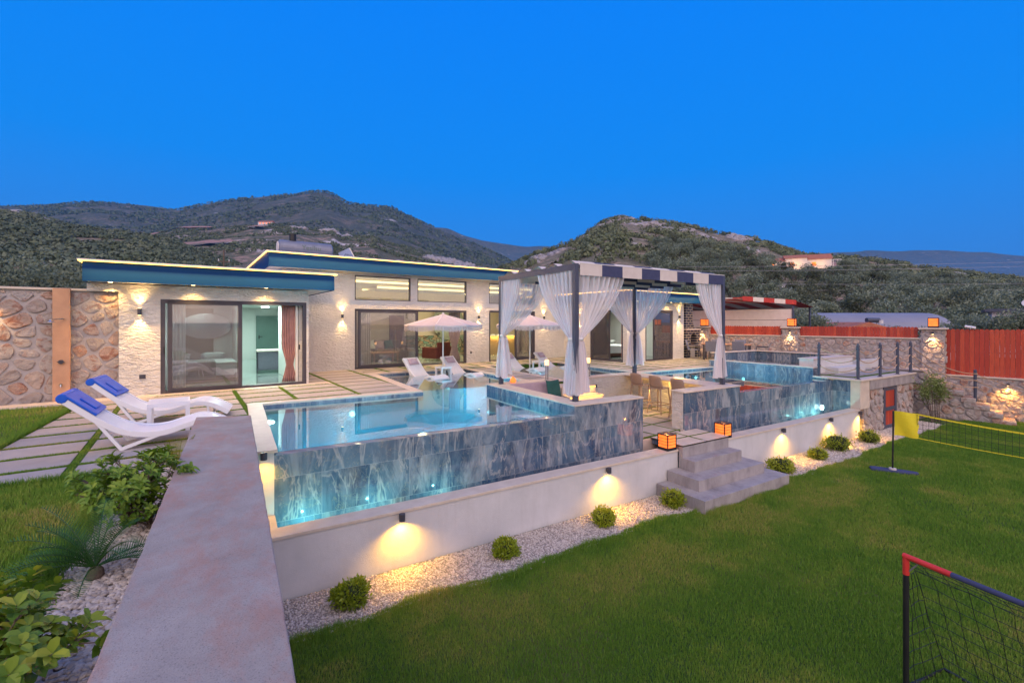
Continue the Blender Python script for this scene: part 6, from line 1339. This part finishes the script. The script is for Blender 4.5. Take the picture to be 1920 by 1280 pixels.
for k, (x, lb) in enumerate([(32, 'tiny white house on the skyline of the left ridge'), (55, 'second tiny white house on the left ridge, lower down')]):
    X, Y, rz = facing(x, 250); zb = 1.75 + (604 - 400 + (0 if k == 0 else -8)) / 853 * 250; T = thing('hillside_house', lb, 'house', (X, Y, zb - 1), rz); gable(T, -2, 2, -2, 2, 0, 2.2, 3.0, M['farwhite'], M['farwhite'])
X, Y, rz = facing(1618, 44)
T = thing('greenhouse', 'long pale tunnel greenhouse beyond the low red fence', 'greenhouse', (X, Y, -1.6), rz)
mb = MB(); n = 14; arc = [(3.6 * math.cos(math.pi * k / n), 1.9 + 2.35 * math.sin(math.pi * k / n)) for k in range(n + 1)]; mb.extr([(3.6, 0)] + arc + [(-3.6, 0)], 'x', -6.2, 5.8); mb.build('film_roof', M['greenhouse'], T, smooth=False)
mb = MB(); mb.box(-5.6, 5.2, -3.72, -3.62, 0, 1.7); mb.build('side_wall', M['farwhite'], T)
mb = MB(); [mb.box(q, q + .08, -3.76, -3.7, 0, 2.0) for q in np.arange(-5.6, 5.2, 1.7)]; mb.build('side_posts', M['post'], T)
X, Y, rz = facing(1930, 42); rz -= R(44)
T = thing('flat_roofed_house', 'white house with dark flat roof at the right edge beyond the fence', 'house', (X, Y, -1.6), rz); mb = MB(); mb.box(-2.4, 6, 0, 6, 0, 4.35); mb.build('wall', M['farwhite'], T); mb = MB(); mb.box(-2.9, 6.3, -.5, 6.3, 4.35, 4.62); mb.build('roof', M['post'], T)
T2 = thing('satellite_dish', 'white satellite dish on the dark flat roof', 'satellite dish', (X + .4, Y + .2, 3.02), rz); mb = MB(); mb.lathe([(.0, 0), (.2, .03), (.4, .12), (.38, .13), (.2, .05), (0, .02)], 18); o = mb.build('dish', M['farwhite'], T2, smooth=True); o.rotation_euler = (R(60), 0, 0); o.location = (0, 0, .45); mb = MB(); mb.tube([(0, .1, 0), (0, .05, .45)], .03, 6); mb.build('mast', M['post'], T2)
X, Y, rz = facing(1583, 33); T = thing('garden_shed', 'small terracotta gable roof peeking over the low red fence', 'shed', (X, Y, -1.6), rz + R(90)); gable(T, -2, 2, -1.6, 1.6, 0, 2.85, 3.36, M['farwhite'], M['terracotta'])
X, Y, rz = facing(1636, 33); T = thing('water_heater', 'dark rooftop solar water heater drum beyond the low red fence', 'water heater', (X, Y, 1.55), rz); mb = MB(); mb.tube([(-.45, 0, .35), (.45, 0, .35)], .17, 14); mb.build('drum', M['post'], T); mb = MB(); mb.tube([(.5, -.1, .1), (.5, -.1, .35)], .16, 14); mb.build('drum_end', M['farwhite'], T)
for s_ in (-.3, .3): mb = MB(); mb.box(s_ - .02, s_ + .02, -.02, .02, -3.1, .25); mb.build('leg', M['chrome'], T)
p = Wp(s2 + .55, .3, 1.55)
T = thing('security_camera', 'white bullet security camera beside the pillar of the tall red fence', 'security camera', Wp(s2 + .55, -.05, 1.50), WRZ + R(-20)); mb = MB(); mb.tube([(-.02, 0, .10), (.26, 0, .05)], .045, 12); mb.build('camera_body', M['whitemetal'], T); mb = MB(); mb.tube([(.12, .02, 0), (.12, 0, .06)], .015, 6); mb.build('bracket', M['whitemetal'], T)
# utility pole + wires
X, Y = DL(420, 62); T = thing('utility_pole', 'weathered wooden utility pole rising behind the near roof', 'utility pole', (X, Y, -1)); mb = MB(); mb.tube([(0, 0, 0), (0, 0, 12.6)], .17, 8, True, .10); mb.build('pole', M['bark'], T); mb = MB(); mb.box(-.7, .7, -.06, .06, 10.9, 11.05); mb.build('crossarm', M['bark'], T); mb = MB(); [mb.tube([(q, 0, 11.05), (q, 0, 11.35)], .06, 8) for q in (-.6, 0, .6)]; mb.build('insulators', M['farwhite'], T)
M['wire'] = nmat('grey_cable', (.34, .33, .40), (.4, .39, .46), 1, .6)
for k, (ya, yb, d, lb) in enumerate([(508, 486, 80, 'highest overhead cable crossing the right hill'), (500, 478, 80, 'second highest overhead cable crossing the right hill'), (529, 524, 80, 'third overhead cable crossing the right hill'), (540, 536, 80, 'lowest overhead cable crossing the right hill')]):
    a, b = DL(1180, d), DL(2300, d); za, zb_ = 1.75 + (604 - ya) / 853 * d, 1.75 + (604 - yb) / 853 * d
    mb = MB(); mb.tube([(a[0] + (b[0] - a[0]) * q, a[1] + (b[1] - a[1]) * q, za + (zb_ - za) * q - 1.2 * 4 * q * (1 - q) * .5) for q in np.linspace(0, 1, 24)], .022, 4); o = mb.build('overhead_cable', M['wire']); tag(o, lb, 'cable', 'overhead cables')
# red earth cuts on the slopes
def patch(name, R_, xa, xb, ta, tb, m, lift=.25, nx=30, nt=6):
    xs_ = np.linspace(xa, xb, nx); V_ = []
    for j in range(nt + 1):
        for i, x in enumerate(xs_):
            e = math.sin(math.pi * i / (nx - 1)) ** .5; t = ta + (tb - ta) * (.5 + (j / nt - .5) * e * (1 + .35 * math.sin(x * .13 + j * .2))); V_.append((x, t))
    V_ = np.array(V_); X, Y, Z = R_.pos(V_[:, 0], V_[:, 1]); Z = R_.rough(X, Y, Z) + lift; P_ = np.stack([X, Y, Z], 1); i = np.arange(nt)[:, None] * nx + np.arange(nx - 1)[None]; F_ = np.stack([i, i + 1, i + nx + 1, i + nx], -1).reshape(-1, 4); o = npmesh(name, P_, F_, m, None, None, True); o['kind'] = 'structure'
patch('bare_track', right, 1500, 1590, .56, .63, M['redearth'], 1.0); patch('bare_slope', right, 1760, 1880, .10, .17, M['earth'], .5); patch('gravel_road', right, 1775, 1850, .16, .21, M['pebblebed'], .7)
patch('bare_track', mid, 190, 400, .90, .955, M['redearth'], 2.5); patch('bare_track', mid, 455, 520, .80, .86, M['redearth'], 3.); patch('bare_slope', mid, 335, 440, .45, .50, M['redearth'], 2.5); patch('gravel_road', left, -20, 110, .93, .985, M['pebblebed'], 1.4)
# ================================================================ LAWN GRASS
def vnoise(P, f, seed):
    G = np.random.default_rng(seed).random((257, 257)); x, y = (P[:, 0] + 40) * f, (P[:, 1] + 40) * f; i, j = np.floor(x).astype(int), np.floor(y).astype(int); u, v = x - i, y - j; u, v = u * u * (3 - 2 * u), v * v * (3 - 2 * v); a = lambda p, q: G[p % 257, q % 257]
    return (a(i, j) * (1 - u) + a(i + 1, j) * u) * (1 - v) + (a(i, j + 1) * (1 - u) + a(i + 1, j + 1) * u) * v
def blades(name, label, P, hh, ww, seed, parent=None, lean=.5):
    g = np.random.default_rng(seed); n = len(P); a = g.uniform(0, 2 * np.pi, n); dx = np.stack([np.cos(a), np.sin(a), np.zeros(n)], 1); b = g.uniform(0, 2 * np.pi, n); ln = np.stack([np.cos(b), np.sin(b), np.zeros(n)], 1) * (lean * g.random(n))[:, None]
    h = hh * (.55 + .75 * g.random(n)); h = h[:, None]; w_ = (ww * (.7 + .6 * g.random(n)))[:, None]; up = np.array([0, 0, 1.])
    V_ = np.stack([P - dx * w_ / 2, P + dx * w_ / 2, P + (ln * .45 + up * .62) * h + dx * w_ * .3, P + (ln * .45 + up * .62) * h - dx * w_ * .3, P + (ln * 1.1 + up) * h], 1).reshape(-1, 3)
    k = np.arange(n)[:, None] * 5; F4 = k + np.array([[0, 1, 2, 3]]); F3 = k + np.array([[3, 2, 4, 4]])
    F3t = k + np.array([[3, 2, 4]])
    F_ = np.concatenate([F4, np.concatenate([F3t, F3t[:, :1]], 1)])
    patch_ = (vnoise(P, .9, 1) * .5 + vnoise(P, 2.3, 2) * .3 + vnoise(P, 6., 3) * .2 - .5) * 3.4 + .42; rn = (g.random(n) * .42 + .46 * patch_.clip(0, 1.15) + .20 * (g.random(n) > .9)).clip(0, 1)
    me = bpy.data.meshes.new(name); me.vertices.add(len(V_)); me.vertices.foreach_set('co', V_.astype(np.float32).ravel())
    li = np.concatenate([F4.ravel(), F3t.ravel()]).astype(np.int32); me.loops.add(len(li)); me.loops.foreach_set('vertex_index', li); me.polygons.add(2 * n)
    me.polygons.foreach_set('loop_start', np.concatenate([np.arange(n) * 4, 4 * n + np.arange(n) * 3]).astype(np.int32)); me.update(calc_edges=True)
    at = me.attributes.new('rnd', 'FLOAT', 'FACE'); at.data.foreach_set('value', np.concatenate([rn, rn]).astype(np.float32)); me.materials.append(M['grass'])
    o = bpy.data.objects.new(name, me); C.objects.link(o); tag(o, label, 'grass', None, 'stuff'); return o
g = np.random.default_rng(9)
def scat(n, xa, xb, ya, yb, z, cond=None):
    P = np.stack([g.uniform(xa, xb, n), g.uniform(ya, yb, n), np.full(n, z)], 1); return P if cond is None else P[cond(P)]
def inview(P, m=40):
    d = P[:, 0] * FW[0] + P[:, 1] * FW[1]; l = P[:, 0] * FW[1] - P[:, 1] * FW[0]; return (d > .5) & (np.abs(l) < d * 1.25) & ((1.75 - P[:, 2]) / d * 853 < 720 + m)
def eY(P): X = P[:, 0]; return 5.42 + .05 * np.sin(X * 1.3) + .035 * np.sin(X * 3.1 + 1) + .05 * np.sin(X * .45)
dist = lambda P: np.hypot(P[:, 0], P[:, 1])
stepmask = lambda P: ~((P[:, 0] > 7.2) & (P[:, 0] < 10.1) & (P[:, 1] > 5.18))
A1 = scat(520000, .2, 11, .3, 5.6, GZ, lambda P: inview(P) & (P[:, 1] < eY(P)) & stepmask(P)); A1 = A1[g.random(len(A1)) < np.clip(1.5 - dist(A1) / 11, .35, 1)]
A2 = scat(260000, 11, 23.6, -1., 5.6, GZ, lambda P: inview(P) & (P[:, 1] < eY(P)))
low = np.concatenate([A1, A2]); d_ = dist(low)
blades('lawn_grass', 'mown green lawn grass below the garden wall', low, .030 + .0016 * d_, .0035 + .00065 * d_, 1)
ex = g.uniform(.3, 20, 26000); ex = ex[(ex < 7.2) | (ex > 10.1)]; E_ = np.stack([ex, 5.40 - np.abs(g.normal(0, .07, len(ex))), np.full(len(ex), GZ)], 1); E_[:, 1] += .05 * np.sin(ex * 1.3) + .035 * np.sin(ex * 3.1 + 1) + .05 * np.sin(ex * .45) + .04 * np.sin(ex * 11.) * np.sin(ex * 4.3)
ez = np.stack([g.uniform(7.2, 10.1, 3600), 5.17 - np.abs(g.normal(0, .06, 3600)), np.full(3600, GZ)], 1)
E_ = np.concatenate([E_, ez]); blades('long_edge_grass', 'longer grass fringe along the pebble edge and steps', E_, .085 * (.5 + .7 * np.abs(np.sin(E_[:, 0] * 2.3)) ), .006, 2, lean=.7)
B1 = scat(230000, -6.5, -1.12, 2.0, 6.93, -.012, inview); B2 = scat(60000, -11, -2.77, 6.93, 13.0, -.012, inview); B_ = np.concatenate([B1, B2]); d_ = dist(B_); blades('upper_lawn_grass', 'green lawn grass left of the foreground wall and beside the terrace', B_, .034 + .002 * d_, .004 + .0006 * d_, 3, lean=.6)
Eb = np.stack([-1.12 + np.abs(g.normal(0, .05, 16000)) * np.sign(g.random(16000) - .25), g.uniform(1.5, 6.9, 16000), np.full(16000, -.01)], 1); Ec = np.stack([g.uniform(-4, -1.1, 5000), 6.93 - np.abs(g.normal(0, .05, 5000)), np.full(5000, -.01)], 1); Ed = np.stack([-2.77 - np.abs(g.normal(0, .05, 6000)), g.uniform(6.9, 13, 6000), np.full(6000, -.01)], 1)
blades('long_edge_grass', 'longer grass fringe along the left pebble strip and terrace edge', np.concatenate([Eb, Ec, Ed]), .085, .006, 4, lean=.8)
# turf tufts in the near paving joints
jt = []
for v in np.arange(5.45, 14.3, .74):
    n_ = 5200 if v < 10 else 2600; u = g.uniform(-4, 3.4 if v > 11 else 1.0, n_); vv = v + g.uniform(-.03, .03, n_); X = u * hc - vv * hs; Y = u * hs + vv * hc; k = (((X > -2.75) & (X < -.5) & (Y > 6.98)) | ((X > .26) & (Y > 11.4)) | ((X < .2) & (Y > 7.8) & (X > -2.75))) ; jt.append(np.stack([X, Y, np.full(n_, -.008)], 1)[k])
for u0 in US:
    if -3 < u0 < 5.2: n_ = 3500; vv = g.uniform(7, 16.9, n_); u = u0 + g.uniform(-.03, .03, n_); X = u * hc - vv * hs; Y = u * hs + vv * hc; k = (((X > -2.75) & (X < -.5) & (Y > 6.98)) | ((X > .26) & (Y > 11.4) & (X < 3.8)) | ((X < .2) & (Y > 7.8) & (X > -2.75))); jt.append(np.stack([X, Y, np.full(n_, -.008)], 1)[k])
jt = np.concatenate(jt); blades('joint_grass', 'short turf growing in the paving joints', jt, .026, .007, 5, lean=.5)
# ================================================================ PEBBLES
def ico(sub):
    bm = bmesh.new(); bmesh.ops.create_icosphere(bm, subdivisions=sub, radius=1); V_ = np.array([v.co[:] for v in bm.verts]); F_ = np.array([[v.index for v in f.verts] for f in bm.faces]); bm.free(); return V_, F_
def pebbles(name, label, P, size, sub, seed):
    g = np.random.default_rng(seed); V0, F0 = ico(sub); n = len(P); nv = len(V0); s_ = size * (.6 + .8 * g.random(n)); sc_ = np.stack([s_ * (.8 + .7 * g.random(n)), s_ * (.7 + .4 * g.random(n)), s_ * (.45 + .3 * g.random(n))], 1)
    base = V0[None] * sc_[:, None]; base = base * (1 + .10 * g.normal(size=(n, nv, 1))); a = g.uniform(0, 6.28, n); tl = g.uniform(-.5, .5, n); ca, sa, ct, st_ = np.cos(a)[:, None], np.sin(a)[:, None], np.cos(tl)[:, None], np.sin(tl)[:, None]
    x, y, z = base[..., 0], base[..., 1], base[..., 2]; x, z = x * ct + z * st_, -x * st_ + z * ct; x, y = x * ca - y * sa, x * sa + y * ca
    V_ = np.stack([x, y, z], -1) + P[:, None]; F_ = (F0[None] + (np.arange(n) * nv)[:, None, None]).reshape(-1, 3); rn = np.repeat(g.random(n), len(F0)); o = npmesh(name, V_.reshape(-1, 3), F_, M['pebble'], None, rn, True); tag(o, label, 'pebbles', None, 'stuff'); return o
P = scat(9500, -1.13, -.48, 2.2, 6.9, -.022); P[:, 2] += g.random(len(P)) * .016; pebbles('white_pebbles', 'white pebbles along the left side of the foreground wall', P, .017, 2, 6)
P = scat(16000, .2, 7.3, 5.2, 6.3, GZ + .006, lambda P: P[:, 1] > eY(P) - .07); P[:, 2] += g.random(len(P)) * .008; pebbles('white_pebbles', 'white pebbles along the garden wall left of the steps', P, .0125, 1, 7)
P = scat(17000, 9.9, 20.5, 5.2, 6.32, GZ + .006, lambda P: P[:, 1] > eY(P) - .07); P[:, 2] += g.random(len(P)) * .010; pebbles('white_pebbles', 'white pebbles along the garden wall right of the steps', P, .018, 1, 8)
# ================================================================ SHRUBS
def ball(x, y, r, lb, seed, sq=.85):
    rs = random.Random(seed); cent = [(0, 0, r * .55)]; rad = [r * .85]
    for k in range(16): a = rs.uniform(0, 6.28); e = rs.uniform(.1, 1.2); cent.append((r * .62 * math.cos(a) * math.cos(e), r * .62 * math.sin(a) * math.cos(e), r * .30 + r * .72 * math.sin(e) * sq)); rad.append(r * rs.uniform(.26, .42))
    sx_, sy_ = rs.uniform(.85, 1.25), rs.uniform(.8, 1.1); cent = [(q[0] * sx_, q[1] * sy_, q[2] * rs.uniform(.85, 1.12)) for q in cent]; V_, F_, rn = leafcloud(cent, rad, 2600, .05, seed, sq, .42, .7, .7); T = thing('ball_shrub', lb, 'shrub', (x, y, GZ), 0, 'round shrubs in the pebble strip'); npmesh('foliage', V_, F_, M['ballleaf'], T, rn)
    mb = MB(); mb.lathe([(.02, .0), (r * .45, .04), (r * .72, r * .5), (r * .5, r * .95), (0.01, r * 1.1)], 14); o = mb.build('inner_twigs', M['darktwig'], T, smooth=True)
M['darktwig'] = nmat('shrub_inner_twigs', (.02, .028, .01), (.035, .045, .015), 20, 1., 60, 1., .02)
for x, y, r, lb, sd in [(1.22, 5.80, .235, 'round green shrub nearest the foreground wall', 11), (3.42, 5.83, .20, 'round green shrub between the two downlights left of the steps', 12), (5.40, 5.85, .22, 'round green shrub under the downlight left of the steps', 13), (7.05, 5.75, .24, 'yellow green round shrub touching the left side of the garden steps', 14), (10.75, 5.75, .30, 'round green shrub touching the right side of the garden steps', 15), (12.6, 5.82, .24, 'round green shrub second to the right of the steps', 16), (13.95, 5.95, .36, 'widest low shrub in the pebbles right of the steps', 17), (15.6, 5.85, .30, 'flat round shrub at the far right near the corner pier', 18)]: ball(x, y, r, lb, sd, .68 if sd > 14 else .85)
def rosette_shrub(name, label, loc, h, spread, stems, seed, m, leaf=.09, lw=.032, per=11, tips=3):
    g = np.random.default_rng(seed); rs = random.Random(seed); T = thing(name, label, 'shrub', loc); st = MB(); Vs = []; Rn = []
    def ros(p, d, k, s_):
        d = d.normalized(); a = d.cross(Vector((.3, .2, 1))); a.normalize(); b = d.cross(a)
        for i in range(k):
            t = i * 2.4; e = rs.uniform(.15, .75) + .2 * (i / k); q = p - d * (i / k) * .07; o_ = (a * math.cos(t) + b * math.sin(t)) * math.cos(e) + d * math.sin(e); o_.normalize(); L = s_ * rs.uniform(.7, 1.15); w_ = o_.cross(d); w_.normalize(); w_ *= lw * rs.uniform(.8, 1.2); dn = Vector((0, 0, -1)) * L * .16
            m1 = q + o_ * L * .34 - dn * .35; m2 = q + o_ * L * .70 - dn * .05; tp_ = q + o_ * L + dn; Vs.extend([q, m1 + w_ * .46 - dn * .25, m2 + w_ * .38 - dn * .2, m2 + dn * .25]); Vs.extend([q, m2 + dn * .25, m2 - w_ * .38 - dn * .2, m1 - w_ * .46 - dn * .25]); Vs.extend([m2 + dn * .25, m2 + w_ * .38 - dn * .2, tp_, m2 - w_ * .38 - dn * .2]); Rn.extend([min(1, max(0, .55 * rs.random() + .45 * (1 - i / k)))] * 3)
    for k in range(stems):
        a = rs.uniform(0, 6.28); r_ = spread * rs.uniform(.25, 1); e = Vector((math.cos(a) * r_, math.sin(a) * r_, h * rs.uniform(.55, 1) * (1 - .25 * (r_ / spread) ** 2))); mid_ = e * .5 + Vector((0, 0, h * .08)); st.tube([(rs.uniform(-.04, .04), rs.uniform(-.04, .04), 0), mid_, e], .008, 5, True, .003)
        for q in (.62, .8): ros(mid_.lerp(e, (q - .5) * 2), (e - mid_) + Vector((0, 0, .1)), per // 2, leaf * .9)
        for j in range(tips):
            e2 = e + Vector((rs.uniform(-.09, .09), rs.uniform(-.09, .09), rs.uniform(-.03, .08))); st.tube([mid_.lerp(e, .7), e2], .004, 4, True, .002); ros(e2, (e2 - mid_) + Vector((0, 0, .12)), per, leaf)
    npmesh('foliage', np.array([v[:] for v in Vs]), np.arange(len(Vs)).reshape(-1, 4), m, T, np.array(Rn)); st.build('stem', M['bark'], T); return T
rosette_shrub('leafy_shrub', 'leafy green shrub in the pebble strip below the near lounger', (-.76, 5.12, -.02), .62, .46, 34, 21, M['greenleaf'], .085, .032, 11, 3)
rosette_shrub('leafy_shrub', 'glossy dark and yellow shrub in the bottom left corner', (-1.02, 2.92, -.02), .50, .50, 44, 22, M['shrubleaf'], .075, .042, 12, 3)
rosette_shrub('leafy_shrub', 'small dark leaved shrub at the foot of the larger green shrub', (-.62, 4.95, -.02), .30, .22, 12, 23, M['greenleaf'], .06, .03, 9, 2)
def fronds(name, label, loc, n, L, seed, m, cat='cycad', pitch=(.25, 1.15), leafl=.11, droop=.9, nl=34, yaws=(0, 6.28)):
    rs = random.Random(seed); T = thing(name, label, cat, loc); st = MB(); Vs = []; Rn = []
    for k in range(n):
        a = rs.uniform(*yaws); e = rs.uniform(*pitch); l_ = L * rs.uniform(.75, 1.1); p = Vector((0, 0, .08)); d = Vector((math.cos(a) * math.cos(e), math.sin(a) * math.cos(e), math.sin(e))); path = [p.copy()]; side = Vector((-math.sin(a), math.cos(a), 0))
        for i in range(nl):
            p = p + d * (l_ / nl); d = (d - Vector((0, 0, droop / nl * (.4 + i / nl)))).normalized(); path.append(p.copy())
            t = i / nl
            if t < .08: continue
            ll = leafl * math.sin(math.pi * min(1, .12 + t * .9)) ** .6; up_ = side.cross(d)
            for s_ in (-1, 1):
                o_ = (side * s_ * .8 + d * .55 + up_ * -.35 * 1).normalized() if up_.z < 0 else (side * s_ * .8 + d * .55 + up_ * .35).normalized()
                q = p; w_ = d * .0028; Vs.extend([q - w_, q + w_, q + o_ * ll * .6 + w_, q + o_ * ll]); Rn.append(rs.random())
        st.tube(path[::3], .005, 5, True, .002)
    npmesh('fronds', np.array([v[:] for v in Vs]), np.arange(len(Vs)).reshape(-1, 4), m, T, np.array(Rn)); st.build('leaf_stalk', m, T)
    mb = MB(); mb.lathe([(.03, 0), (.05, .02), (.045, .06), (.02, .09)], 12); mb.build('trunk', M['bark'], T); return T
fronds('cycad', 'small cycad palm with arching fronds in the left pebbles', (-.82, 4.16, -.01), 26, .50, 31, M['cycasleaf'], nl=30, droop=1.25)
fronds('young_palm', 'yellow green young palm fronds against the foreground wall', (-.56, 6.35, -.01), 14, .42, 32, M['bamboo'], 'palm', (.7, 1.35), .12, .5, 30)
def climber():
    rs = random.Random(8); T = thing('climbing_bush', 'tall thin stemmed bush with light green crown beside the platform stone front', 'bush', (20.75, 5.85, GZ)); st = MB(); cent = []; rad = []
    for k in range(9):
        a = rs.uniform(0, 6.28); s_ = rs.uniform(.1, .75); e = Vector((math.cos(a) * s_ * .9, math.sin(a) * s_ * .5, rs.uniform(.85, 1.65))); st.tube([(math.cos(a) * .2, math.sin(a) * .1, 0), e * .6, e], .013, 5, True, .005)
        for q in (.78, .9, 1.): cent.append(tuple(e * q + Vector((0, 0, .1)))); rad.append(rs.uniform(.16, .28))
    V_, F_, rn = leafcloud(cent, rad, 2400, .085, 8, 1., .28, .15, -.2); npmesh('foliage', V_, F_, M['climberleaf'], T, rn); st.build('stem', M['bark'], T)
climber()
# ================================================================ NETS
def net_mesh(mb, P00, P10, P01, P11, nu, nv, r=.0025, sag=0., wob=.0, seed=1):
    rs = random.Random(seed); A = [[None] * (nv + 1) for _ in range(nu + 1)]
    for i in range(nu + 1):
        for j in range(nv + 1):
            u, v = i / nu, j / nv; p = (Vector(P00) * (1 - u) + Vector(P10) * u) * (1 - v) + (Vector(P01) * (1 - u) + Vector(P11) * u) * v
            if 0 < j < nv or 0 < i < nu: p += Vector((rs.uniform(-wob, wob), rs.uniform(-wob, wob), rs.uniform(-wob, wob)))
            p.z -= sag * 4 * u * (1 - u); A[i][j] = p
    for i in range(nu + 1): mb.tube(A[i], r, 4, False)
    for j in range(nv + 1): mb.tube([A[i][j] for i in range(nu + 1)], r, 4, False)
VX, VY = 13.0, 4.42
T = thing('net_pole', 'leaning black net pole with yellow end flag and grey base on the lawn', 'net pole', (VX, VY, GZ), R(-60))
mb = MB(); pr_ = [(-.42, -.09), (-.32, -.13), (.30, -.10), (.46, -.05), (.46, .05), (.30, .10), (-.32, .13), (-.42, .09)]; mb.prism(pr_, 0, .07); mb.build('base', M['navyfabric'], T, bevel=.02)
mb = MB(); mb.tube([(0, 0, .05), (.02, .03, 1.42)], .018, 10); mb.build('pole', M['black'], T); mb = MB(); mb.tube([(0, 0, .06), (0, 0, .10)], .07, 14); mb.build('pole_socket', M['beigefabric'], T)
zt_, zb_ = GZ + 1.42, GZ + .86
nx_, ny_ = VX + .05, VY
n1 = Vector((VX + .03, VY - .02, 0)); endx, endy = 14.05, -.9
dn = (Vector((endx, endy, 0)) - n1).normalized()
o = MB(); V_ = []; F_ = []
for i in range(9):
    for j in range(9):
        u, v = i / 8, j / 8; p = n1 + dn * (.42 * u * (1 + .03 * math.sin(j * 2.1) * u)); V_.append((p.x + .02 * math.sin(u * 5 + v * 3), p.y, zb_ + .0 + (zt_ - zb_) * v + .01 * math.sin(u * 6)))
F_ = [(i * 9 + j, i * 9 + j + 1, (i + 1) * 9 + j + 1, (i + 1) * 9 + j) for i in range(8) for j in range(8)]
o.add([(p[0], p[1], p[2]) for p in V_], F_)
NT_ = thing('sports_net', 'sagging black sports net with yellow tapes stretched across the lawn', 'net', (13.4, 2.5, GZ)); nf = (-13.4, -2.5, -GZ)
fl = o.build('end_flag', M['yellow'], NT_, nf); s_ = fl.modifiers.new('s', 'SOLIDIFY'); s_.thickness = .006
a = n1 + dn * .40; b = Vector((endx, endy, 0)); za0, za1 = zt_ - .02, zt_ - .04; zb0, zb1 = zb_ + .01, zb_ - .02
mb = MB(); N_ = 26
def tp(u, z0_, z1_, sg): p = a.lerp(b, u); return Vector((p.x, p.y, z0_ + (z1_ - z0_) * u - sg * 4 * u * (1 - u)))
for (z0_, z1_, sg, w_) in ((za0, za1, .16, .015), (zb0, zb1, .10, .007)):
    pts = [tp(i / N_, z0_, z1_, sg) for i in range(N_ + 1)]; mb.add([q for p in pts for q in ((p.x, p.y, p.z - w_), (p.x, p.y, p.z + w_), (p.x + .006, p.y, p.z + w_), (p.x + .006, p.y, p.z - w_))], [(4 * i + k, 4 * i + (k + 1) % 4, 4 * i + 4 + (k + 1) % 4, 4 * i + 4 + k) for i in range(N_) for k in range(4)])
mb.build('tape', M['yellow'], NT_, nf)
mb = MB(); nu, nv = 52, 5
G_ = [[tp(i / nu, za0, za1, .16).lerp(tp(i / nu, zb0, zb1, .10), j / nv) for j in range(nv + 1)] for i in range(nu + 1)]
for i in range(nu + 1): mb.tube(G_[i], .0035, 4, False)
for j in range(1, nv): mb.tube([G_[i][j] for i in range(nu + 1)], .0035, 4, False)
mb.build('mesh', M['black'], NT_, nf)
# football goal bottom right
Gx, Gy, Gh = 4.62, 1.50, 1.26
ztop = GZ + Gh
p0 = Vector((5.42, 1.74, ztop)); 
T = thing('football_goal', 'black football goal with red corner sleeve and net in the bottom right', 'goal', (p0.x, p0.y, GZ)); fo = (-p0.x, -p0.y, -GZ)
kx = Vector((-.17, -.98, 0)).normalized()
p1 = p0 + kx * 1.9
mb = MB(); mb.tube([(p0.x, p0.y, GZ), (p0.x, p0.y, ztop - .16)], .0235, 14); mb.build('post', M['black'], T, fo)
mb = MB(); mb.tube([(p0.x, p0.y, ztop - .17), (p0.x, p0.y, ztop - .005)], .026, 14); mb.tube([p0 - kx * .02, p0 + kx * .34], .026, 14); mb.build('corner_sleeve', M['goalred'], T, fo, smooth=False)
mb = MB(); mb.tube([p0 + kx * .335, p1], .0235, 14); mb.tube([(p1.x, p1.y, ztop), (p1.x, p1.y, GZ)], .0235, 14); mb.build('crossbar', M['navyfabric'], T, fo)
bk = Vector((-kx.y, kx.x, 0)); bk = bk if bk.x > 0 else -bk
mb = MB(); r0, r1 = p0 + bk * .62, p1 + bk * .62; r0.z = r1.z = GZ + .01
mb.tube([Vector((p0.x, p0.y, GZ + .02)), Vector((r0.x, r0.y, GZ + .02)), Vector((r1.x, r1.y, GZ + .02)), Vector((p1.x, p1.y, GZ + .02))], .016, 8); mb.build('ground_frame', M['black'], T, fo)
mb = MB(); tpz = Vector((0, 0, -.03)); q0, q1 = p0 + bk * .14 + Vector((0, 0, -.16)), p1 + bk * .14 + Vector((0, 0, -.16))
net_mesh(mb, p0 + tpz, p1 + tpz, q0, q1, 14, 2, .0026, .01, .008, 3); net_mesh(mb, q0, q1, r0 + Vector((0, 0, .02)), r1 + Vector((0, 0, .02)), 14, 8, .0026, .01, .012, 4); net_mesh(mb, p0 + Vector((0, 0, -.18)), q0, Vector((p0.x, p0.y, GZ + .04)), r0 + Vector((0, 0, .02)), 4, 7, .0026, .0, .01, 5)
mb.build('net', M['black'], T, fo)
mb = MB(); mb.tube([p0 + Vector((0, 0, -.15)) + kx * .01, p0 + kx * .09 + Vector((0, 0, -.035))], .006, 6); mb.build('velcro_strap', M['greythrow'], T, fo)
#MARK3
# ================================================================ AIR
hm = bpy.data.materials.new('thin_air'); hm.use_nodes = True; hn = hm.node_tree; hn.nodes.remove(hn.nodes['Principled BSDF']); pv = hn.nodes.new('ShaderNodeVolumePrincipled'); pv.inputs['Color'].default_value = (.12, .50, 1, 1); pv.inputs['Density'].default_value = .00012; hn.links.new(pv.outputs[0], hn.nodes['Material Output'].inputs['Volume']); M['haze'] = hm
mb = MB(); mb.box(-6500, 8500, -200, 8500, -3.6, 450); hz = mb.build('haze', M['haze']); hz['kind'] = 'stuff'
